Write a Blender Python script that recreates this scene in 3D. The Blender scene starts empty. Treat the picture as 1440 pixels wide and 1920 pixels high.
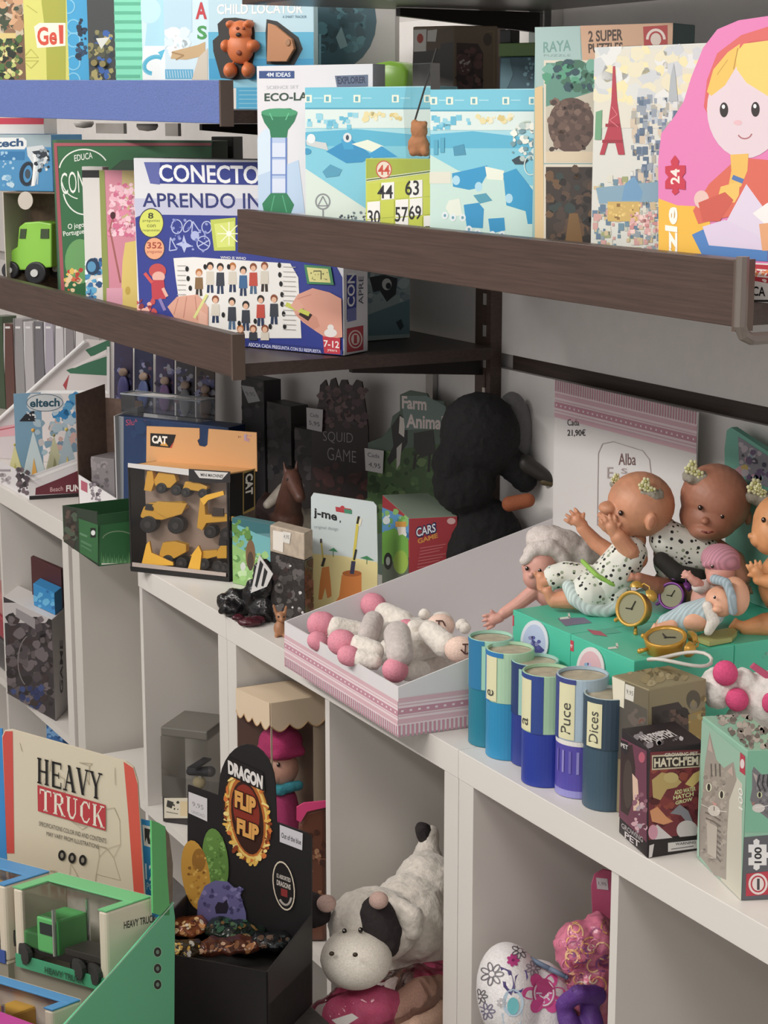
import bpy, bmesh, math, random
from mathutils import Vector, Matrix
C = bpy.context.scene.collection
sc = bpy.context.scene
V = Vector
# ------------------------------------------------------------------ camera
F, CX, CY, HZ, VX = 3500.0, 720.0, 960.0, 228.0, -1188.0
PITCH = math.atan((CY - HZ) / F)
YAW = math.atan((CX - VX) / math.hypot(F, CY - HZ))
EYE = V((0, 0, 1.544))
FH = V((-math.cos(YAW), math.sin(YAW), 0))
RT = V((FH.y, -FH.x, 0))
FW = FH * math.cos(PITCH) + V((0, 0, -math.sin(PITCH)))
DN = -RT.cross(FW)
cd = bpy.data.cameras.new('camera'); cam = bpy.data.objects.new('camera', cd); C.objects.link(cam)
cd.sensor_fit = 'VERTICAL'; cd.sensor_height = 24.0; cd.lens = 24.0 * F / 1920.0; cd.clip_start = .05; cd.clip_end = 50
cam.matrix_world = Matrix(((RT.x, -DN.x, -FW.x, EYE.x), (RT.y, -DN.y, -FW.y, EYE.y), (RT.z, -DN.z, -FW.z, EYE.z), (0, 0, 0, 1)))
sc.camera = cam
# ------------------------------------------------------------------ light, exposure
w = bpy.data.worlds.new('shop_ambient'); sc.world = w; w.use_nodes = True
w.node_tree.nodes['Background'].inputs[0].default_value = (1, .97, .95, 1)
w.node_tree.nodes['Background'].inputs[1].default_value = .72
def area(name, loc, target, sx, sy, power, col=(1, .96, .915)):
    l = bpy.data.lights.new(name, 'AREA'); l.shape = 'RECTANGLE'; l.size = sx; l.size_y = sy; l.energy = power; l.color = col
    o = bpy.data.objects.new(name, l); C.objects.link(o); o.location = loc
    o.rotation_euler = (V(target) - V(loc)).to_track_quat('-Z', 'Y').to_euler(); return o
area('ceiling_strip_light', (-2.2, -1.15, 2.70), (-2.2, 1.3, .8), 3.0, .22, 64)
area('wall_fill_light', (.3, .1, 2.7), (-1.6, 1.2, .9), .7, .7, 20)  # unseen fill lamp, added to brighten the wall under the shelves
area('ceiling_aisle_light', (-4.0, .0, 2.7), (-3.8, 1.0, .6), .6, .6, 12)
sc.view_settings.view_transform = 'Standard'; sc.view_settings.look = 'None'
sc.view_settings.exposure = 0.05; sc.view_settings.gamma = 1.0
sc.view_settings.use_curve_mapping = False
# ------------------------------------------------------------------ pixel <-> place
def ray(x, y): return FW * F + RT * (x - CX) + DN * (y - CY)
def P(x, y, X=None, Y=None, Z=None):
    d = ray(x, y)
    for a, v in enumerate((X, Y, Z)):
        if v is not None: return EYE + d * ((v - EYE[a]) / d[a])
def zat(p, y):                       # height at which the vertical through p shows at pixel row y
    lo, hi = -1.0, 4.0
    for _ in range(50):
        m = (lo + hi) / 2; v = V((p[0], p[1], m)) - EYE
        if CY + F * v.dot(DN) / v.dot(FW) > y: lo = m
        else: hi = m
    return lo
def lin(h):
    h = h.lstrip('#'); r = [int(h[i:i + 2], 16) / 255 for i in (0, 2, 4)]
    return [c / 12.92 if c <= .04045 else ((c + .055) / 1.055) ** 2.4 for c in r]
# ------------------------------------------------------------------ materials
MC = {}
def M(h, r=.5, m=0.0, kind=None):
    k = (h, r, m, kind)
    if k in MC: return MC[k]
    mt = bpy.data.materials.new('%s_%s' % (kind or 'paint', h)); mt.use_nodes = True
    nt = mt.node_tree; b = nt.nodes['Principled BSDF']; c = lin(h); y = .25 * c[0] + .6 * c[1] + .15 * c[2]; c = [v * .91 + y * .09 for v in c]
    b.inputs['Base Color'].default_value = (*c, 1); b.inputs['Roughness'].default_value = r; b.inputs['Metallic'].default_value = m
    N = nt.nodes.new; L = nt.links.new
    if kind == 'clear':
        out = nt.nodes['Material Output']; tr = N('ShaderNodeBsdfTransparent'); gl = N('ShaderNodeBsdfGlossy'); mx = N('ShaderNodeMixShader'); fr = N('ShaderNodeFresnel')
        fr.inputs[0].default_value = 1.35; tr.inputs[0].default_value = (*[min(1, .55 + .45 * x) for x in c], 1); gl.inputs[1].default_value = r
        L(fr.outputs[0], mx.inputs[0]); L(tr.outputs[0], mx.inputs[1]); L(gl.outputs[0], mx.inputs[2]); L(mx.outputs[0], out.inputs[0])
    elif kind in ('fur', 'cloth', 'wood', 'rough', 'skin', 'foil', 'wall'):
        no = N('ShaderNodeTexNoise'); tc = N('ShaderNodeTexCoord'); mp = N('ShaderNodeMapping'); bp = N('ShaderNodeBump'); mix = N('ShaderNodeMix'); mix.data_type = 'RGBA'; ra = N('ShaderNodeMapRange')
        S = dict(fur=160, cloth=420, wood=30, rough=90, skin=60, foil=70, wall=40)[kind]
        st = dict(fur=.9, cloth=.35, wood=.12, rough=.25, skin=.05, foil=.8, wall=.02)[kind]
        amt = dict(fur=.10, cloth=.12, wood=.22, rough=.15, skin=.1, foil=.2, wall=.02)[kind]
        if kind == 'wood': mp.inputs['Scale'].default_value = (.35, 6, 12)
        no.inputs['Scale'].default_value = S; no.inputs['Detail'].default_value = 4
        L(tc.outputs['Object'], mp.inputs[0]); L(mp.outputs[0], no.inputs['Vector'])
        L(no.outputs[0], ra.inputs[0]); ra.inputs[1].default_value = .3; ra.inputs[2].default_value = .7
        L(ra.outputs[0], mix.inputs[0]); mix.inputs[6].default_value = (*[x * (1 - amt) for x in c], 1); mix.inputs[7].default_value = (*[min(1, x * (1 + amt)) for x in c], 1)
        L(mix.outputs[2], b.inputs['Base Color']); L(no.outputs[0], bp.inputs['Height']); bp.inputs['Strength'].default_value = st; bp.inputs['Distance'].default_value = .002
        L(bp.outputs[0], b.inputs['Normal'])
        if kind == 'skin': b.inputs['Subsurface Weight'].default_value = .12; b.inputs['Subsurface Radius'].default_value = (.01, .004, .002)
        if kind == 'fur' and c[0] > .05: b.inputs['Sheen Weight'].default_value = .3
    elif kind in ('dots', 'knit', 'tulle'):
        tc = N('ShaderNodeTexCoord'); mix = N('ShaderNodeMix'); mix.data_type = 'RGBA'; bp = N('ShaderNodeBump')
        if kind == 'knit':
            vo = N('ShaderNodeTexWave'); vo.inputs['Scale'].default_value = 75; vo.inputs['Distortion'].default_value = 1.5; o_ = vo.outputs['Fac']
            mix.inputs[6].default_value = (*[x * .72 for x in c], 1); mix.inputs[7].default_value = (*c, 1); L(o_, mix.inputs[0])
        else:
            vo = N('ShaderNodeTexVoronoi'); vo.inputs['Scale'].default_value = 150; cr = N('ShaderNodeMath'); cr.operation = 'LESS_THAN'; cr.inputs[1].default_value = .33; o_ = cr.outputs[0]
            L(vo.outputs['Distance'], cr.inputs[0]); v2 = N('ShaderNodeMix'); v2.data_type = 'RGBA'; sp = N('ShaderNodeSeparateColor'); L(vo.outputs['Color'], sp.inputs[0]); g2 = N('ShaderNodeMath'); g2.operation = 'GREATER_THAN'; g2.inputs[1].default_value = .62; L(sp.outputs[0], g2.inputs[0])
            v2.inputs[6].default_value = (.02, .02, .02, 1); v2.inputs[7].default_value = (.28, .33, .22, 1); L(g2.outputs[0], v2.inputs[0])
            mix.inputs[6].default_value = (*c, 1); L(v2.outputs[2], mix.inputs[7]); L(o_, mix.inputs[0])
        L(tc.outputs['Object'], vo.inputs['Vector']); L(mix.outputs[2], b.inputs['Base Color'])
    MC[k] = mt; return mt
CL = lambda h='ffffff', r=.08: M(h, r, 0, 'clear')
# ------------------------------------------------------------------ mesh collector
TXT = {}
def glyphs(s, bold):
    k = (s, bold)
    if k not in TXT:
        c = bpy.data.curves.new('lettering', 'FONT'); c.body = s; c.resolution_u = 3; c.fill_mode = 'FRONT'; c.offset = bold
        o = bpy.data.objects.new('lettering', c); me = bpy.data.meshes.new_from_object(o)
        vs = [(v.co.x, v.co.y) for v in me.vertices]; fs = [tuple(p.vertices) for p in me.polygons]
        xs = [v[0] for v in vs]; ys = [v[1] for v in vs]; x0, x1, y0, y1 = min(xs), max(xs), min(ys), max(ys)
        TXT[k] = ([((a - x0) / (x1 - x0), (b - y0) / (y1 - y0)) for a, b in vs], fs)
        bpy.data.objects.remove(o); bpy.data.curves.remove(c); bpy.data.meshes.remove(me)
    return TXT[k]
class MB:
    def __init__(s): s.v = []; s.f = []; s.m = []; s.ms = []
    def mi(s, m):
        if isinstance(m, str): m = M(m)
        if m not in s.ms: s.ms.append(m)
        return s.ms.index(m)
    def add(s, vs, fs, m):
        b = len(s.v); i = s.mi(m); s.v += [V(p) for p in vs]
        for f in fs: s.f.append(tuple(b + k for k in f)); s.m.append(i)
        return s
    def hexa(s, p, m):  # p: 4 bottom then 4 top
        return s.add(p, [(0, 3, 2, 1), (4, 5, 6, 7), (0, 1, 5, 4), (1, 2, 6, 5), (2, 3, 7, 6), (3, 0, 4, 7)], m)
    def box(s, x0, x1, y0, y1, z0, z1, m):
        return s.hexa([(x0, y0, z0), (x1, y0, z0), (x1, y1, z0), (x0, y1, z0), (x0, y0, z1), (x1, y0, z1), (x1, y1, z1), (x0, y1, z1)], m)
    def prism(s, base, z0, z1, m):
        n = len(base); vs = [(p[0], p[1], z0) for p in base] + [(p[0], p[1], z1) for p in base]
        return s.add(vs, [tuple(range(n - 1, -1, -1)), tuple(range(n, 2 * n))] + [(i, (i + 1) % n, n + (i + 1) % n, n + i) for i in range(n)], m)
    def extr(s, a, b, m):  # two matching outlines
        n = len(a); return s.add(list(a) + list(b), [tuple(range(n - 1, -1, -1)), tuple(range(n, 2 * n))] + [(i, (i + 1) % n, n + (i + 1) % n, n + i) for i in range(n)], m)
    def ell(s, c, ax, ay, az, m, u=16, v=10):
        c = V(c); ax, ay, az = V(ax), V(ay), V(az); vs = [c + az]
        for j in range(1, v):
            t = math.pi * j / v
            for i in range(u):
                q = 2 * math.pi * i / u; vs.append(c + az * math.cos(t) + (ax * math.cos(q) + ay * math.sin(q)) * math.sin(t))
        vs.append(c - az); fs = [(0, 1 + i, 1 + (i + 1) % u) for i in range(u)]
        for j in range(v - 2):
            for i in range(u): a = 1 + j * u; fs.append((a + i, a + u + i, a + u + (i + 1) % u, a + (i + 1) % u))
        e = len(vs) - 1; a = 1 + (v - 2) * u
        fs += [(a + i, e, a + (i + 1) % u) for i in range(u)]
        return s.add(vs, fs, m)
    def sph(s, c, r, m, u=14, v=9): return s.ell(c, (r, 0, 0), (0, r, 0), (0, 0, r), m, u, v)
    def tube(s, pts, r, m, n=10, closed=False):
        pts = [V(p) for p in pts]; rs = r if isinstance(r, (list, tuple)) else [r] * len(pts); vs = []; k = len(pts); up = None
        for i, p in enumerate(pts):
            if closed: t = (pts[(i + 1) % k] - pts[i - 1]).normalized()
            else: t = (pts[min(i + 1, k - 1)] - pts[max(i - 1, 0)]).normalized()
            if up is None: up = t.orthogonal().normalized()
            up = (up - t * up.dot(t)).normalized(); q = t.cross(up)
            for j in range(n): a = 2 * math.pi * j / n; vs.append(p + (up * math.cos(a) + q * math.sin(a)) * rs[i])
        fs = []
        for i in range(k if closed else k - 1):
            a = i * n; b = ((i + 1) % k) * n
            for j in range(n): fs.append((a + j, a + (j + 1) % n, b + (j + 1) % n, b + j))
        if not closed: fs += [tuple(range(n - 1, -1, -1)), tuple(range((k - 1) * n, k * n))]
        return s.add(vs, fs, m)
    def cap(s, p, q, r1, r2, m): s.tube([p, q], [r1, r2], m, 12); s.sph(p, r1, m); return s.sph(q, r2, m)
    def lathe(s, c, axis, prof, m, n=24):  # prof: (radius, distance along axis)
        c = V(c); a = V(axis).normalized(); u = a.orthogonal().normalized(); w_ = a.cross(u); vs = []
        for r, h in prof:
            for j in range(n): q = 2 * math.pi * j / n; vs.append(c + a * h + (u * math.cos(q) + w_ * math.sin(q)) * max(r, 1e-5))
        fs = [(i * n + j, i * n + (j + 1) % n, (i + 1) * n + (j + 1) % n, (i + 1) * n + j) for i in range(len(prof) - 1) for j in range(n)]
        return s.add(vs, fs, m)
    def build(s, name, parent=None, label=None, smooth=False, remesh=0, disp=0, bevel=0, ds=.02, kind=None, sm=4):
        org = V((0, 0, 0))
        if parent is not None: org = parent.get('_o') and V(parent['_o']) or V((0, 0, 0))
        else:
            n = len(s.v); org = V((sum(p.x for p in s.v) / n, sum(p.y for p in s.v) / n, min(p.z for p in s.v)))
        me = bpy.data.meshes.new(name); me.from_pydata([p - org for p in s.v], [], s.f)
        for m in s.ms: me.materials.append(m)
        for p, i in zip(me.polygons, s.m): p.material_index = i
        bm = bmesh.new(); bm.from_mesh(me); bmesh.ops.recalc_face_normals(bm, faces=bm.faces) if remesh or smooth else None
        bm.to_mesh(me); bm.free()
        o = bpy.data.objects.new(name, me); C.objects.link(o)
        if parent is not None: o.parent = parent
        else: o.location = org
        o['_o'] = tuple(org)
        if bevel:
            b = o.modifiers.new('b', 'BEVEL'); b.width = bevel; b.segments = 2; b.limit_method = 'ANGLE'
        if remesh:
            r = o.modifiers.new('r', 'REMESH'); r.mode = 'VOXEL'; r.voxel_size = remesh
            q = o.modifiers.new('s', 'SMOOTH'); q.factor = .5; q.iterations = sm
            if disp:
                tx = bpy.data.textures.new('fur', 'CLOUDS'); tx.noise_scale = ds; tx.noise_depth = 2
                d = o.modifiers.new('d', 'DISPLACE'); d.texture = tx; d.strength = disp; d.texture_coords = 'LOCAL'
            bpy.context.view_layer.update()
            dg = bpy.context.evaluated_depsgraph_get(); nm = bpy.data.meshes.new_from_object(o.evaluated_get(dg))
            o.modifiers.clear(); o.data = nm; nm.name = name
            if not nm.materials:
                for m in s.ms: nm.materials.append(m)
            smooth = True
        if smooth:
            for p in o.data.polygons: p.use_smooth = True
        if label: o['label'] = label
        if kind: o['kind'] = kind
        return o
def tag(o, label, cat, group=None, kind=None):
    o['label'] = label; o['category'] = cat
    if group: o['group'] = group
    if kind: o['kind'] = kind
    return o
def thing(name, label, cat, loc, group=None):
    o = bpy.data.objects.new(name, None); C.objects.link(o); o.location = loc; o['_o'] = tuple(loc); o.empty_display_size = .02
    return tag(o, label, cat, group)
# ------------------------------------------------------------------ a flat face of a thing, measured in photo pixels
class Face:
    ST = .000013
    def __init__(s, o, n, mb=None):
        s.o = V(o); s.n = V(n).normalized(); s.k = 22; s.mb = mb or MB()
        if s.n.dot(EYE - s.o) < 0: s.n = -s.n
    def w(s, x, y, d=0.0):
        r = ray(x, y); q = s.o + s.n * d; return EYE + r * ((q - EYE).dot(s.n) / r.dot(s.n))
    def on(s, x, y, d=0.0): return s.w(x, y) + s.n * d      # point on the face moved out along its normal
    def nx(s): s.k += 1; return s.k * s.ST
    clip = None
    def bound(s, corners):           # printing stops at the edges of its face
        q = []
        for p in corners:
            v = V(p) - EYE; q.append((CX + F * v.dot(RT) / v.dot(FW), CY + F * v.dot(DN) / v.dot(FW)))
        if sum(q[i][0] * q[(i + 1) % len(q)][1] - q[(i + 1) % len(q)][0] * q[i][1] for i in range(len(q))) < 0: q.reverse()
        s.clip = q; return s
    def flat(s, pts, d, col):
        if s.clip:
            q = s.clip
            for i in range(len(q)):
                ax, ay = q[i]; bx, by = q[(i + 1) % len(q)]; out = []
                h = [(bx - ax) * (y - ay) - (by - ay) * (x - ax) for x, y in pts]
                for j in range(len(pts)):
                    k = (j + 1) % len(pts)
                    if h[j] >= 0: out.append(pts[j])
                    if (h[j] >= 0) != (h[k] >= 0):
                        t = h[j] / (h[j] - h[k]); out.append((pts[j][0] + t * (pts[k][0] - pts[j][0]), pts[j][1] + t * (pts[k][1] - pts[j][1])))
                pts = out
                if len(pts) < 3: return
        s.mb.add([s.on(x, y, d) for x, y in pts], [tuple(range(len(pts)))], col)
    def poly(s, pts, col): s.flat(pts, s.nx(), col); return s
    def rect(s, x0, y0, x1, y1, col): return s.poly([(x0, y0), (x1, y0), (x1, y1), (x0, y1)], col)
    def ell(s, cx, cy, rx, ry, col, n=24, rot=0, a0=0, a1=360):
        c, q = math.cos(math.radians(rot)), math.sin(math.radians(rot)); pts = []
        full = a1 - a0 >= 360
        for i in range(n + (0 if full else 1)):
            a = math.radians(a0 + (a1 - a0) * i / n); u, v = rx * math.cos(a), ry * math.sin(a); pts.append((cx + u * c - v * q, cy + u * q + v * c))
        return s.poly(pts, col)
    def line(s, pts, wd, col):
        d = s.nx()
        for (x0, y0), (x1, y1) in zip(pts, pts[1:]):
            l = math.hypot(x1 - x0, y1 - y0) or 1; u, v = -(y1 - y0) / l * wd / 2, (x1 - x0) / l * wd / 2
            s.flat([(x0 + u, y0 + v), (x1 + u, y1 + v), (x1 - u, y1 - v), (x0 - u, y0 - v)], d, col)
        return s
    def ring(s, cx, cy, rx, ry, wd, col, n=28, rot=0, a0=0, a1=360):
        c, q = math.cos(math.radians(rot)), math.sin(math.radians(rot)); pts = []
        for i in range(n + 1):
            a = math.radians(a0 + (a1 - a0) * i / n); u, v = rx * math.cos(a), ry * math.sin(a); pts.append((cx + u * c - v * q, cy + u * q + v * c))
        return s.line(pts, wd, col)
    def text(s, st, q, col, bold=0.0):  # q = TL, TR, BR, BL
        if len(q) == 4 and not hasattr(q[0], '__len__'): x0, y0, x1, y1 = q; q = ((x0, y0), (x1, y0), (x1, y1), (x0, y1))
        vs, fs = glyphs(st, bold); d = s.nx(); out = []
        for u, v in vs:
            v = 1 - v; out.append(tuple((1 - u) * (1 - v) * q[0][k] + u * (1 - v) * q[1][k] + u * v * q[2][k] + (1 - u) * v * q[3][k] for k in (0, 1)))
        if s.clip and any((s.clip[(i + 1) % len(s.clip)][0] - s.clip[i][0]) * (y - s.clip[i][1]) - (s.clip[(i + 1) % len(s.clip)][1] - s.clip[i][1]) * (x - s.clip[i][0]) < 0 for i in range(len(s.clip)) for x, y in out):
            for f in fs: s.flat([out[i] for i in f], d, col)
        else: s.mb.add([s.on(x, y, d) for x, y in out], fs, col)
        return s
    SER = {'H': [(.2, 0, .2, 1, .2), (.8, 0, .8, 1, .2), (.2, .5, .8, .5, .07)], 'E': [(.25, 0, .25, 1, .2), (.2, .04, .9, .04, .08), (.25, .5, .7, .5, .07), (.2, .96, .9, .96, .08), (.88, 0, .88, .25, .07), (.7, .38, .7, .62, .06), (.88, .75, .88, 1, .07)],
        'A': [(.14, 1, .5, .02, .09), (.84, 1, .46, .0, .22), (.28, .66, .7, .66, .07)], 'V': [(.14, 0, .52, 1, .22), (.86, 0, .5, .98, .09)], 'Y': [(.14, 0, .5, .55, .2), (.86, 0, .5, .55, .09), (.5, .5, .5, 1, .2)],
        'T': [(.5, 0, .5, 1, .2), (.05, .04, .95, .04, .08), (.06, 0, .06, .25, .07), (.94, 0, .94, .25, .07)], 'R': [(.24, 0, .24, 1, .2), (.2, .04, .6, .04, .08), (.6, .03, .78, .15, .15), (.78, .12, .78, .4, .2), (.78, .36, .6, .52, .12), (.24, .5, .62, .5, .07), (.5, .5, .88, 1, .2)],
        'U': [(.22, 0, .22, .7, .2), (.22, .66, .38, .95, .16), (.36, .94, .64, .94, .11), (.62, .95, .8, .68, .11), (.8, 0, .8, .7, .09)], 'C': [(.22, .25, .22, .75, .2), (.22, .28, .42, .05, .14), (.4, .05, .7, .05, .09), (.68, .05, .86, .3, .11), (.22, .72, .42, .95, .14), (.4, .95, .7, .95, .09), (.68, .95, .88, .72, .09), (.87, 0, .87, .3, .06)], 'K': [(.22, 0, .22, 1, .2), (.3, .6, .84, .02, .08), (.45, .42, .86, 1, .2)]}
    FEET = dict(H=((.2, 0), (.8, 0), (.2, 1), (.8, 1)), A=((.14, 1), (.84, 1)), V=((.14, 0), (.86, 0)), Y=((.14, 0), (.86, 0), (.5, 1)), T=((.5, 1),), R=((.22, 1), (.88, 1), (.2, 0)), U=((.22, 0), (.8, 0)), K=((.22, 0), (.84, 0), (.22, 1), (.86, 1)), E=(), C=())
    def serif(s, word, q, col):          # roman capitals drawn stroke by stroke
        n = len(word); k0 = s.k
        def at(u, v): return tuple((1 - u) * (1 - v) * q[0][k] + u * (1 - v) * q[1][k] + u * v * q[2][k] + (1 - u) * v * q[3][k] for k in (0, 1))
        for i, ch in enumerate(word):
            W = lambda x, y: at((i + .04 + .92 * x) / n, y)
            for x0, y0, x1, y1, wd in s.SER[ch] + [(x - .17, y + (.03 if y == 0 else -.03), x + .17, y + (.03 if y == 0 else -.03), .06) for x, y in s.FEET[ch]]:
                h = wd / 2
                if abs(x1 - x0) < abs(y1 - y0) * .95: pts = [W(x0 - h, y0), W(x0 + h, y0), W(x1 + h, y1), W(x1 - h, y1)]
                else: pts = [W(x0, y0 - h), W(x1, y1 - h), W(x1, y1 + h), W(x0, y0 + h)]
                s.k = k0 + 1; s.flat(pts, (s.k + (i % 2) * .3) * s.ST, col)
        s.k = k0 + 2; return s
    def fill(s, st, q, n, cols, sz, seed=1, sq=1.0):  # a collage of small printed shapes inside a quad
        R = random.Random(seed); n = int(n * 1.9); sz *= .72
        if not hasattr(q[0], '__len__'): x0, y0, x1, y1 = q; q = ((x0, y0), (x1, y0), (x1, y1), (x0, y1))
        for i in range(n):
            u, v = R.random(), R.random()
            x, y = [(1 - u) * (1 - v) * q[0][k] + u * (1 - v) * q[1][k] + u * v * q[2][k] + (1 - u) * v * q[3][k] for k in (0, 1)]
            a = sz * (.4 + R.random() * .8); col = R.choice(cols); d = s.ST * (s.k + 1 + (i % 8) * .4)
            m = 4 if st == 'b' else R.randint(6, 9); ph = R.random() * 6.28 if st != 'b' else .785
            s.flat([(x + a * math.cos(ph + 6.283 * j / m) * (1 if st == 'b' else .7 + .5 * R.random()), y + sq * a * math.sin(ph + 6.283 * j / m) * (1 if st == 'b' else .7 + .5 * R.random())) for j in range(m)], d, col)
        s.k += 5; return s
    # solid things standing out of the face
    def ext(s, pts, col, d0=0.0, d1=.003):
        s.k = max(s.k, int(d1 / s.ST) + 6); s.mb.extr([s.on(x, y, d0) for x, y in pts], [s.on(x, y, d1) for x, y in pts], col); return s
    def disc(s, cx, cy, rx, ry, col, d0, d1, n=20): return s.ext([(cx + rx * math.cos(6.283 * i / n), cy + ry * math.sin(6.283 * i / n)) for i in range(n)], col, d0, d1)
    def px(s, x, y, d=0): return (s.w(x + 1, y, d) - s.w(x, y, d)).length
    def blob(s, cx, cy, rx, ry, col, d=0.0, rz=None, rot=0, u=26, v=18):
        c, q = math.cos(math.radians(rot)), math.sin(math.radians(rot)); o = s.w(cx, cy, d)
        ax = s.w(cx + rx * c, cy + rx * q, d) - o; ay = s.w(cx - ry * q, cy + ry * c, d) - o
        s.mb.ell(o, ax, ay, s.n * (rz if rz is not None else (ax.length + ay.length) / 2), col, u, v); return s
    def limb(s, pts, col):  # (x, y, depth, radius px)
        q = [(s.w(x, y, d), r * s.px(x, y, d)) for x, y, d, r in pts]
        for (a, ra), (b, rb) in zip(q, q[1:]): s.mb.cap(a, b, ra, rb, col)
        return s
def stand(x, y, yaw=None, **k):      # an upright plane through a measured point, turned to the aisle
    o = P(x, y, **k) if k else V((x, y, 0)); a = math.degrees(math.atan2(RT.y, RT.x)) if yaw is None else yaw
    return Face(o, (math.sin(math.radians(a)), -math.cos(math.radians(a)), 0))
# ------------------------------------------------------------------ cartons
class Carton:
    """an upright carton: c = near corner, r = end of its right face, l = end of its left face (points on plan)"""
    def __init__(s, name, label, cat, c, r, l, z0, z1, col, group=None, bevel=.0012, body='carton', side=None, top=None):
        s.c, s.r, s.l = V((c[0], c[1], 0)), V((r[0], r[1], 0)), V((l[0], l[1], 0)); s.z0, s.z1 = z0, z1
        s.t = thing(name, label, cat, (*((s.r + s.l) / 2)[:2], z0), group)
        b = s.r + s.l - s.c; mb = MB()
        if body:
            q = [s.l, s.c, s.r, b]; mb.prism(q, z0, z1, col)
            if side or top:
                i = mb.mi(side or col); j = mb.mi(top or col)
                mb.m[3] = i; mb.m[4] = i; mb.m[5] = i; mb.m[1] = j
            s.body = mb.build(body, s.t, bevel=bevel)
        up = V((0, 0, 1)); z = V((0, 0, z0))
        s.L = Face(s.c + z, (s.c - s.l).cross(up)); s.R = Face(s.c + z, (s.r - s.c).cross(up)); s.T = Face(s.c + V((0, 0, z1)), up)
        q = lambda p, h: V((p.x, p.y, h))
        s.L.bound([q(s.l, z0), q(s.c, z0), q(s.c, z1), q(s.l, z1)]); s.R.bound([q(s.c, z0), q(s.r, z0), q(s.r, z1), q(s.c, z1)]); s.T.bound([q(s.c, z1), q(s.r, z1), q(b, z1), q(s.l, z1)])
    def done(s, L='front_print', R='side_print', T='top_print'):
        for f, n in ((s.L, L), (s.R, R), (s.T, T)):
            if f.mb.v: f.mb.build(n, s.t)
        return s.t
def carton(name, label, cat, xl, yt, xr, Y, yaw, zb, depth, col, group=None, **k):   # front face given by its top edge in the photo
    p0 = P(xl, yt, Y=Y); f = Face(p0, (math.sin(math.radians(yaw)), -math.cos(math.radians(yaw)), 0)); p1 = f.w(xr, yt)
    d = (p1 - p0); d.z = 0; d.normalize(); n = V((-d.y, d.x, 0))
    return Carton(name, label, cat, p1, p1 + n * depth, p0, zb, p0.z, col, group, **k)
ZC, ZM, ZU, ZB, ZS = .77, 1.198, 1.382, 1.560, .32      # counter top, shelf boards, cube shelf
YF, YW = 1.137, 1.555
# ================================================================== the setting
def struct(mb, name, **k): o = mb.build(name, **k); o['kind'] = 'structure'; return o
struct(MB().box(-6, 3, -3, 1.56, -.05, 0, M('8d867d', .35, 0, 'rough')), 'floor')
struct(MB().box(-6, 3, 1.571, 1.66, 0, 2.8, M('c2bebb', .6, 0, 'wall')), 'wall_back')
struct(MB().box(-6.1, -6, -3, 1.66, 0, 2.8, M('a8a29d', .6, 0, 'wall')), 'wall_left')
struct(MB().box(-6, 3, -3, 1.66, 2.8, 2.85, M('d8d4ce', .8, 0, 'wall')), 'ceiling')
# slatted wall panels: the dark grooves are gaps with a brown strip
zs = [.0, 1.172, 1.72, 2.3, 2.8]
for i in range(4):
    struct(MB().box(-5.9, 2.9, 1.556, 1.571, zs[i] + (.012 if i else 0), zs[i + 1] - .012, M('e4e0dd', .55, 0, 'wall')), 'trim_%d' % (i + 1), bevel=.001)
for i, z in enumerate((1.172, 1.72, 2.3)):
    m = MB(); m.box(-2.50, 2.9, 1.5655, 1.571, z - .012, z + .012, M('3a2c26', .5, 0, 'wood')); struct(m, 'trim_%d' % (5 + i))
# upright posts on the wall
def post(x0, x1, z0, z1, col, label):
    t = thing('shelf_upright', label, 'post', ((x0 + x1) / 2, 1.54, z0))
    MB().box(x0, x1, 1.535, 1.5555, z0, z1, col).build('channel', t)
    m = MB(); xm = (x0 + x1) / 2 + .006; zs_ = [z0 + .02]; z = z0 + .03
    while z < z1 - .04: zs_ += [z, z + .018]; z += .05
    zs_.append(z1 - .02)
    m.add([(x, y, q) for q in zs_ for x, y in ((xm - .004, 1.5352), (xm - .004, 1.5335), (xm + .004, 1.5335), (xm + .004, 1.5352))], [(4 * i + j, 4 * i + (j + 1) % 4, 4 * i + 4 + (j + 1) % 4, 4 * i + 4 + j) for i in range(len(zs_) - 1) for j in range(4)], col)
    bt = m.mi(M('d9d5cf', .3, .6)); m.m = [bt if (i // 4) % 2 else 0 for i in range(len(m.m))]
    m.build('slot_strip', t)
    return t
post(-2.566, -2.519, .78, 1.70, M('4b3a31', .5, 0, 'wood'), 'brown slotted shelf post on wall behind the black plush')
post(-2.42, -2.36, 1.60, 2.4, M('d0cecb', .25, .7), 'bright metal double shelf post above the pale puzzle box')
# ------------------------------------------------------------------ cube shelf units
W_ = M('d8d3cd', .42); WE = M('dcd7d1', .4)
def unit(label, x0, x1, divs, top0=None, lo=0.0):
    t = thing('cube_shelf', label, 'shelf unit', ((x0 + x1) / 2, 1.33, 0), 'white cube shelves along the wall')
    MB().box(top0 if top0 is not None else x0, x1, YF - .001, 1.53, ZC - .038, ZC, WE).build('top_panel', t, bevel=.0008)
    for a in (x0, x1 - .036):
        if a == x0 and top0 is not None: continue
        MB().box(a, a + .0355, YF, 1.53, 0, ZC - .0385, W_).build('side_panel', t, bevel=.0008)
    for d in divs: MB().box(d - .014, d, YF + .002, 1.528, .04, ZC - .0385, W_).build('divider', t)
    ins = [x0 + .0365] + sorted(divs) + [x1 - .0365]
    for a, b in zip(ins, ins[1:]):
        MB().box(a + .0005, b - .0145 if b in divs else b, YF + .002, 1.526, ZS - .016, ZS, W_).build('shelf_board', t)
    MB().box(x0 + .037, x1 - .037, YF, 1.53, 0, .038, W_).build('bottom_panel', t)
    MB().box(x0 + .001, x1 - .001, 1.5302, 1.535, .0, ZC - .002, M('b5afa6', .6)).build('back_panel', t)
    return t
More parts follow.
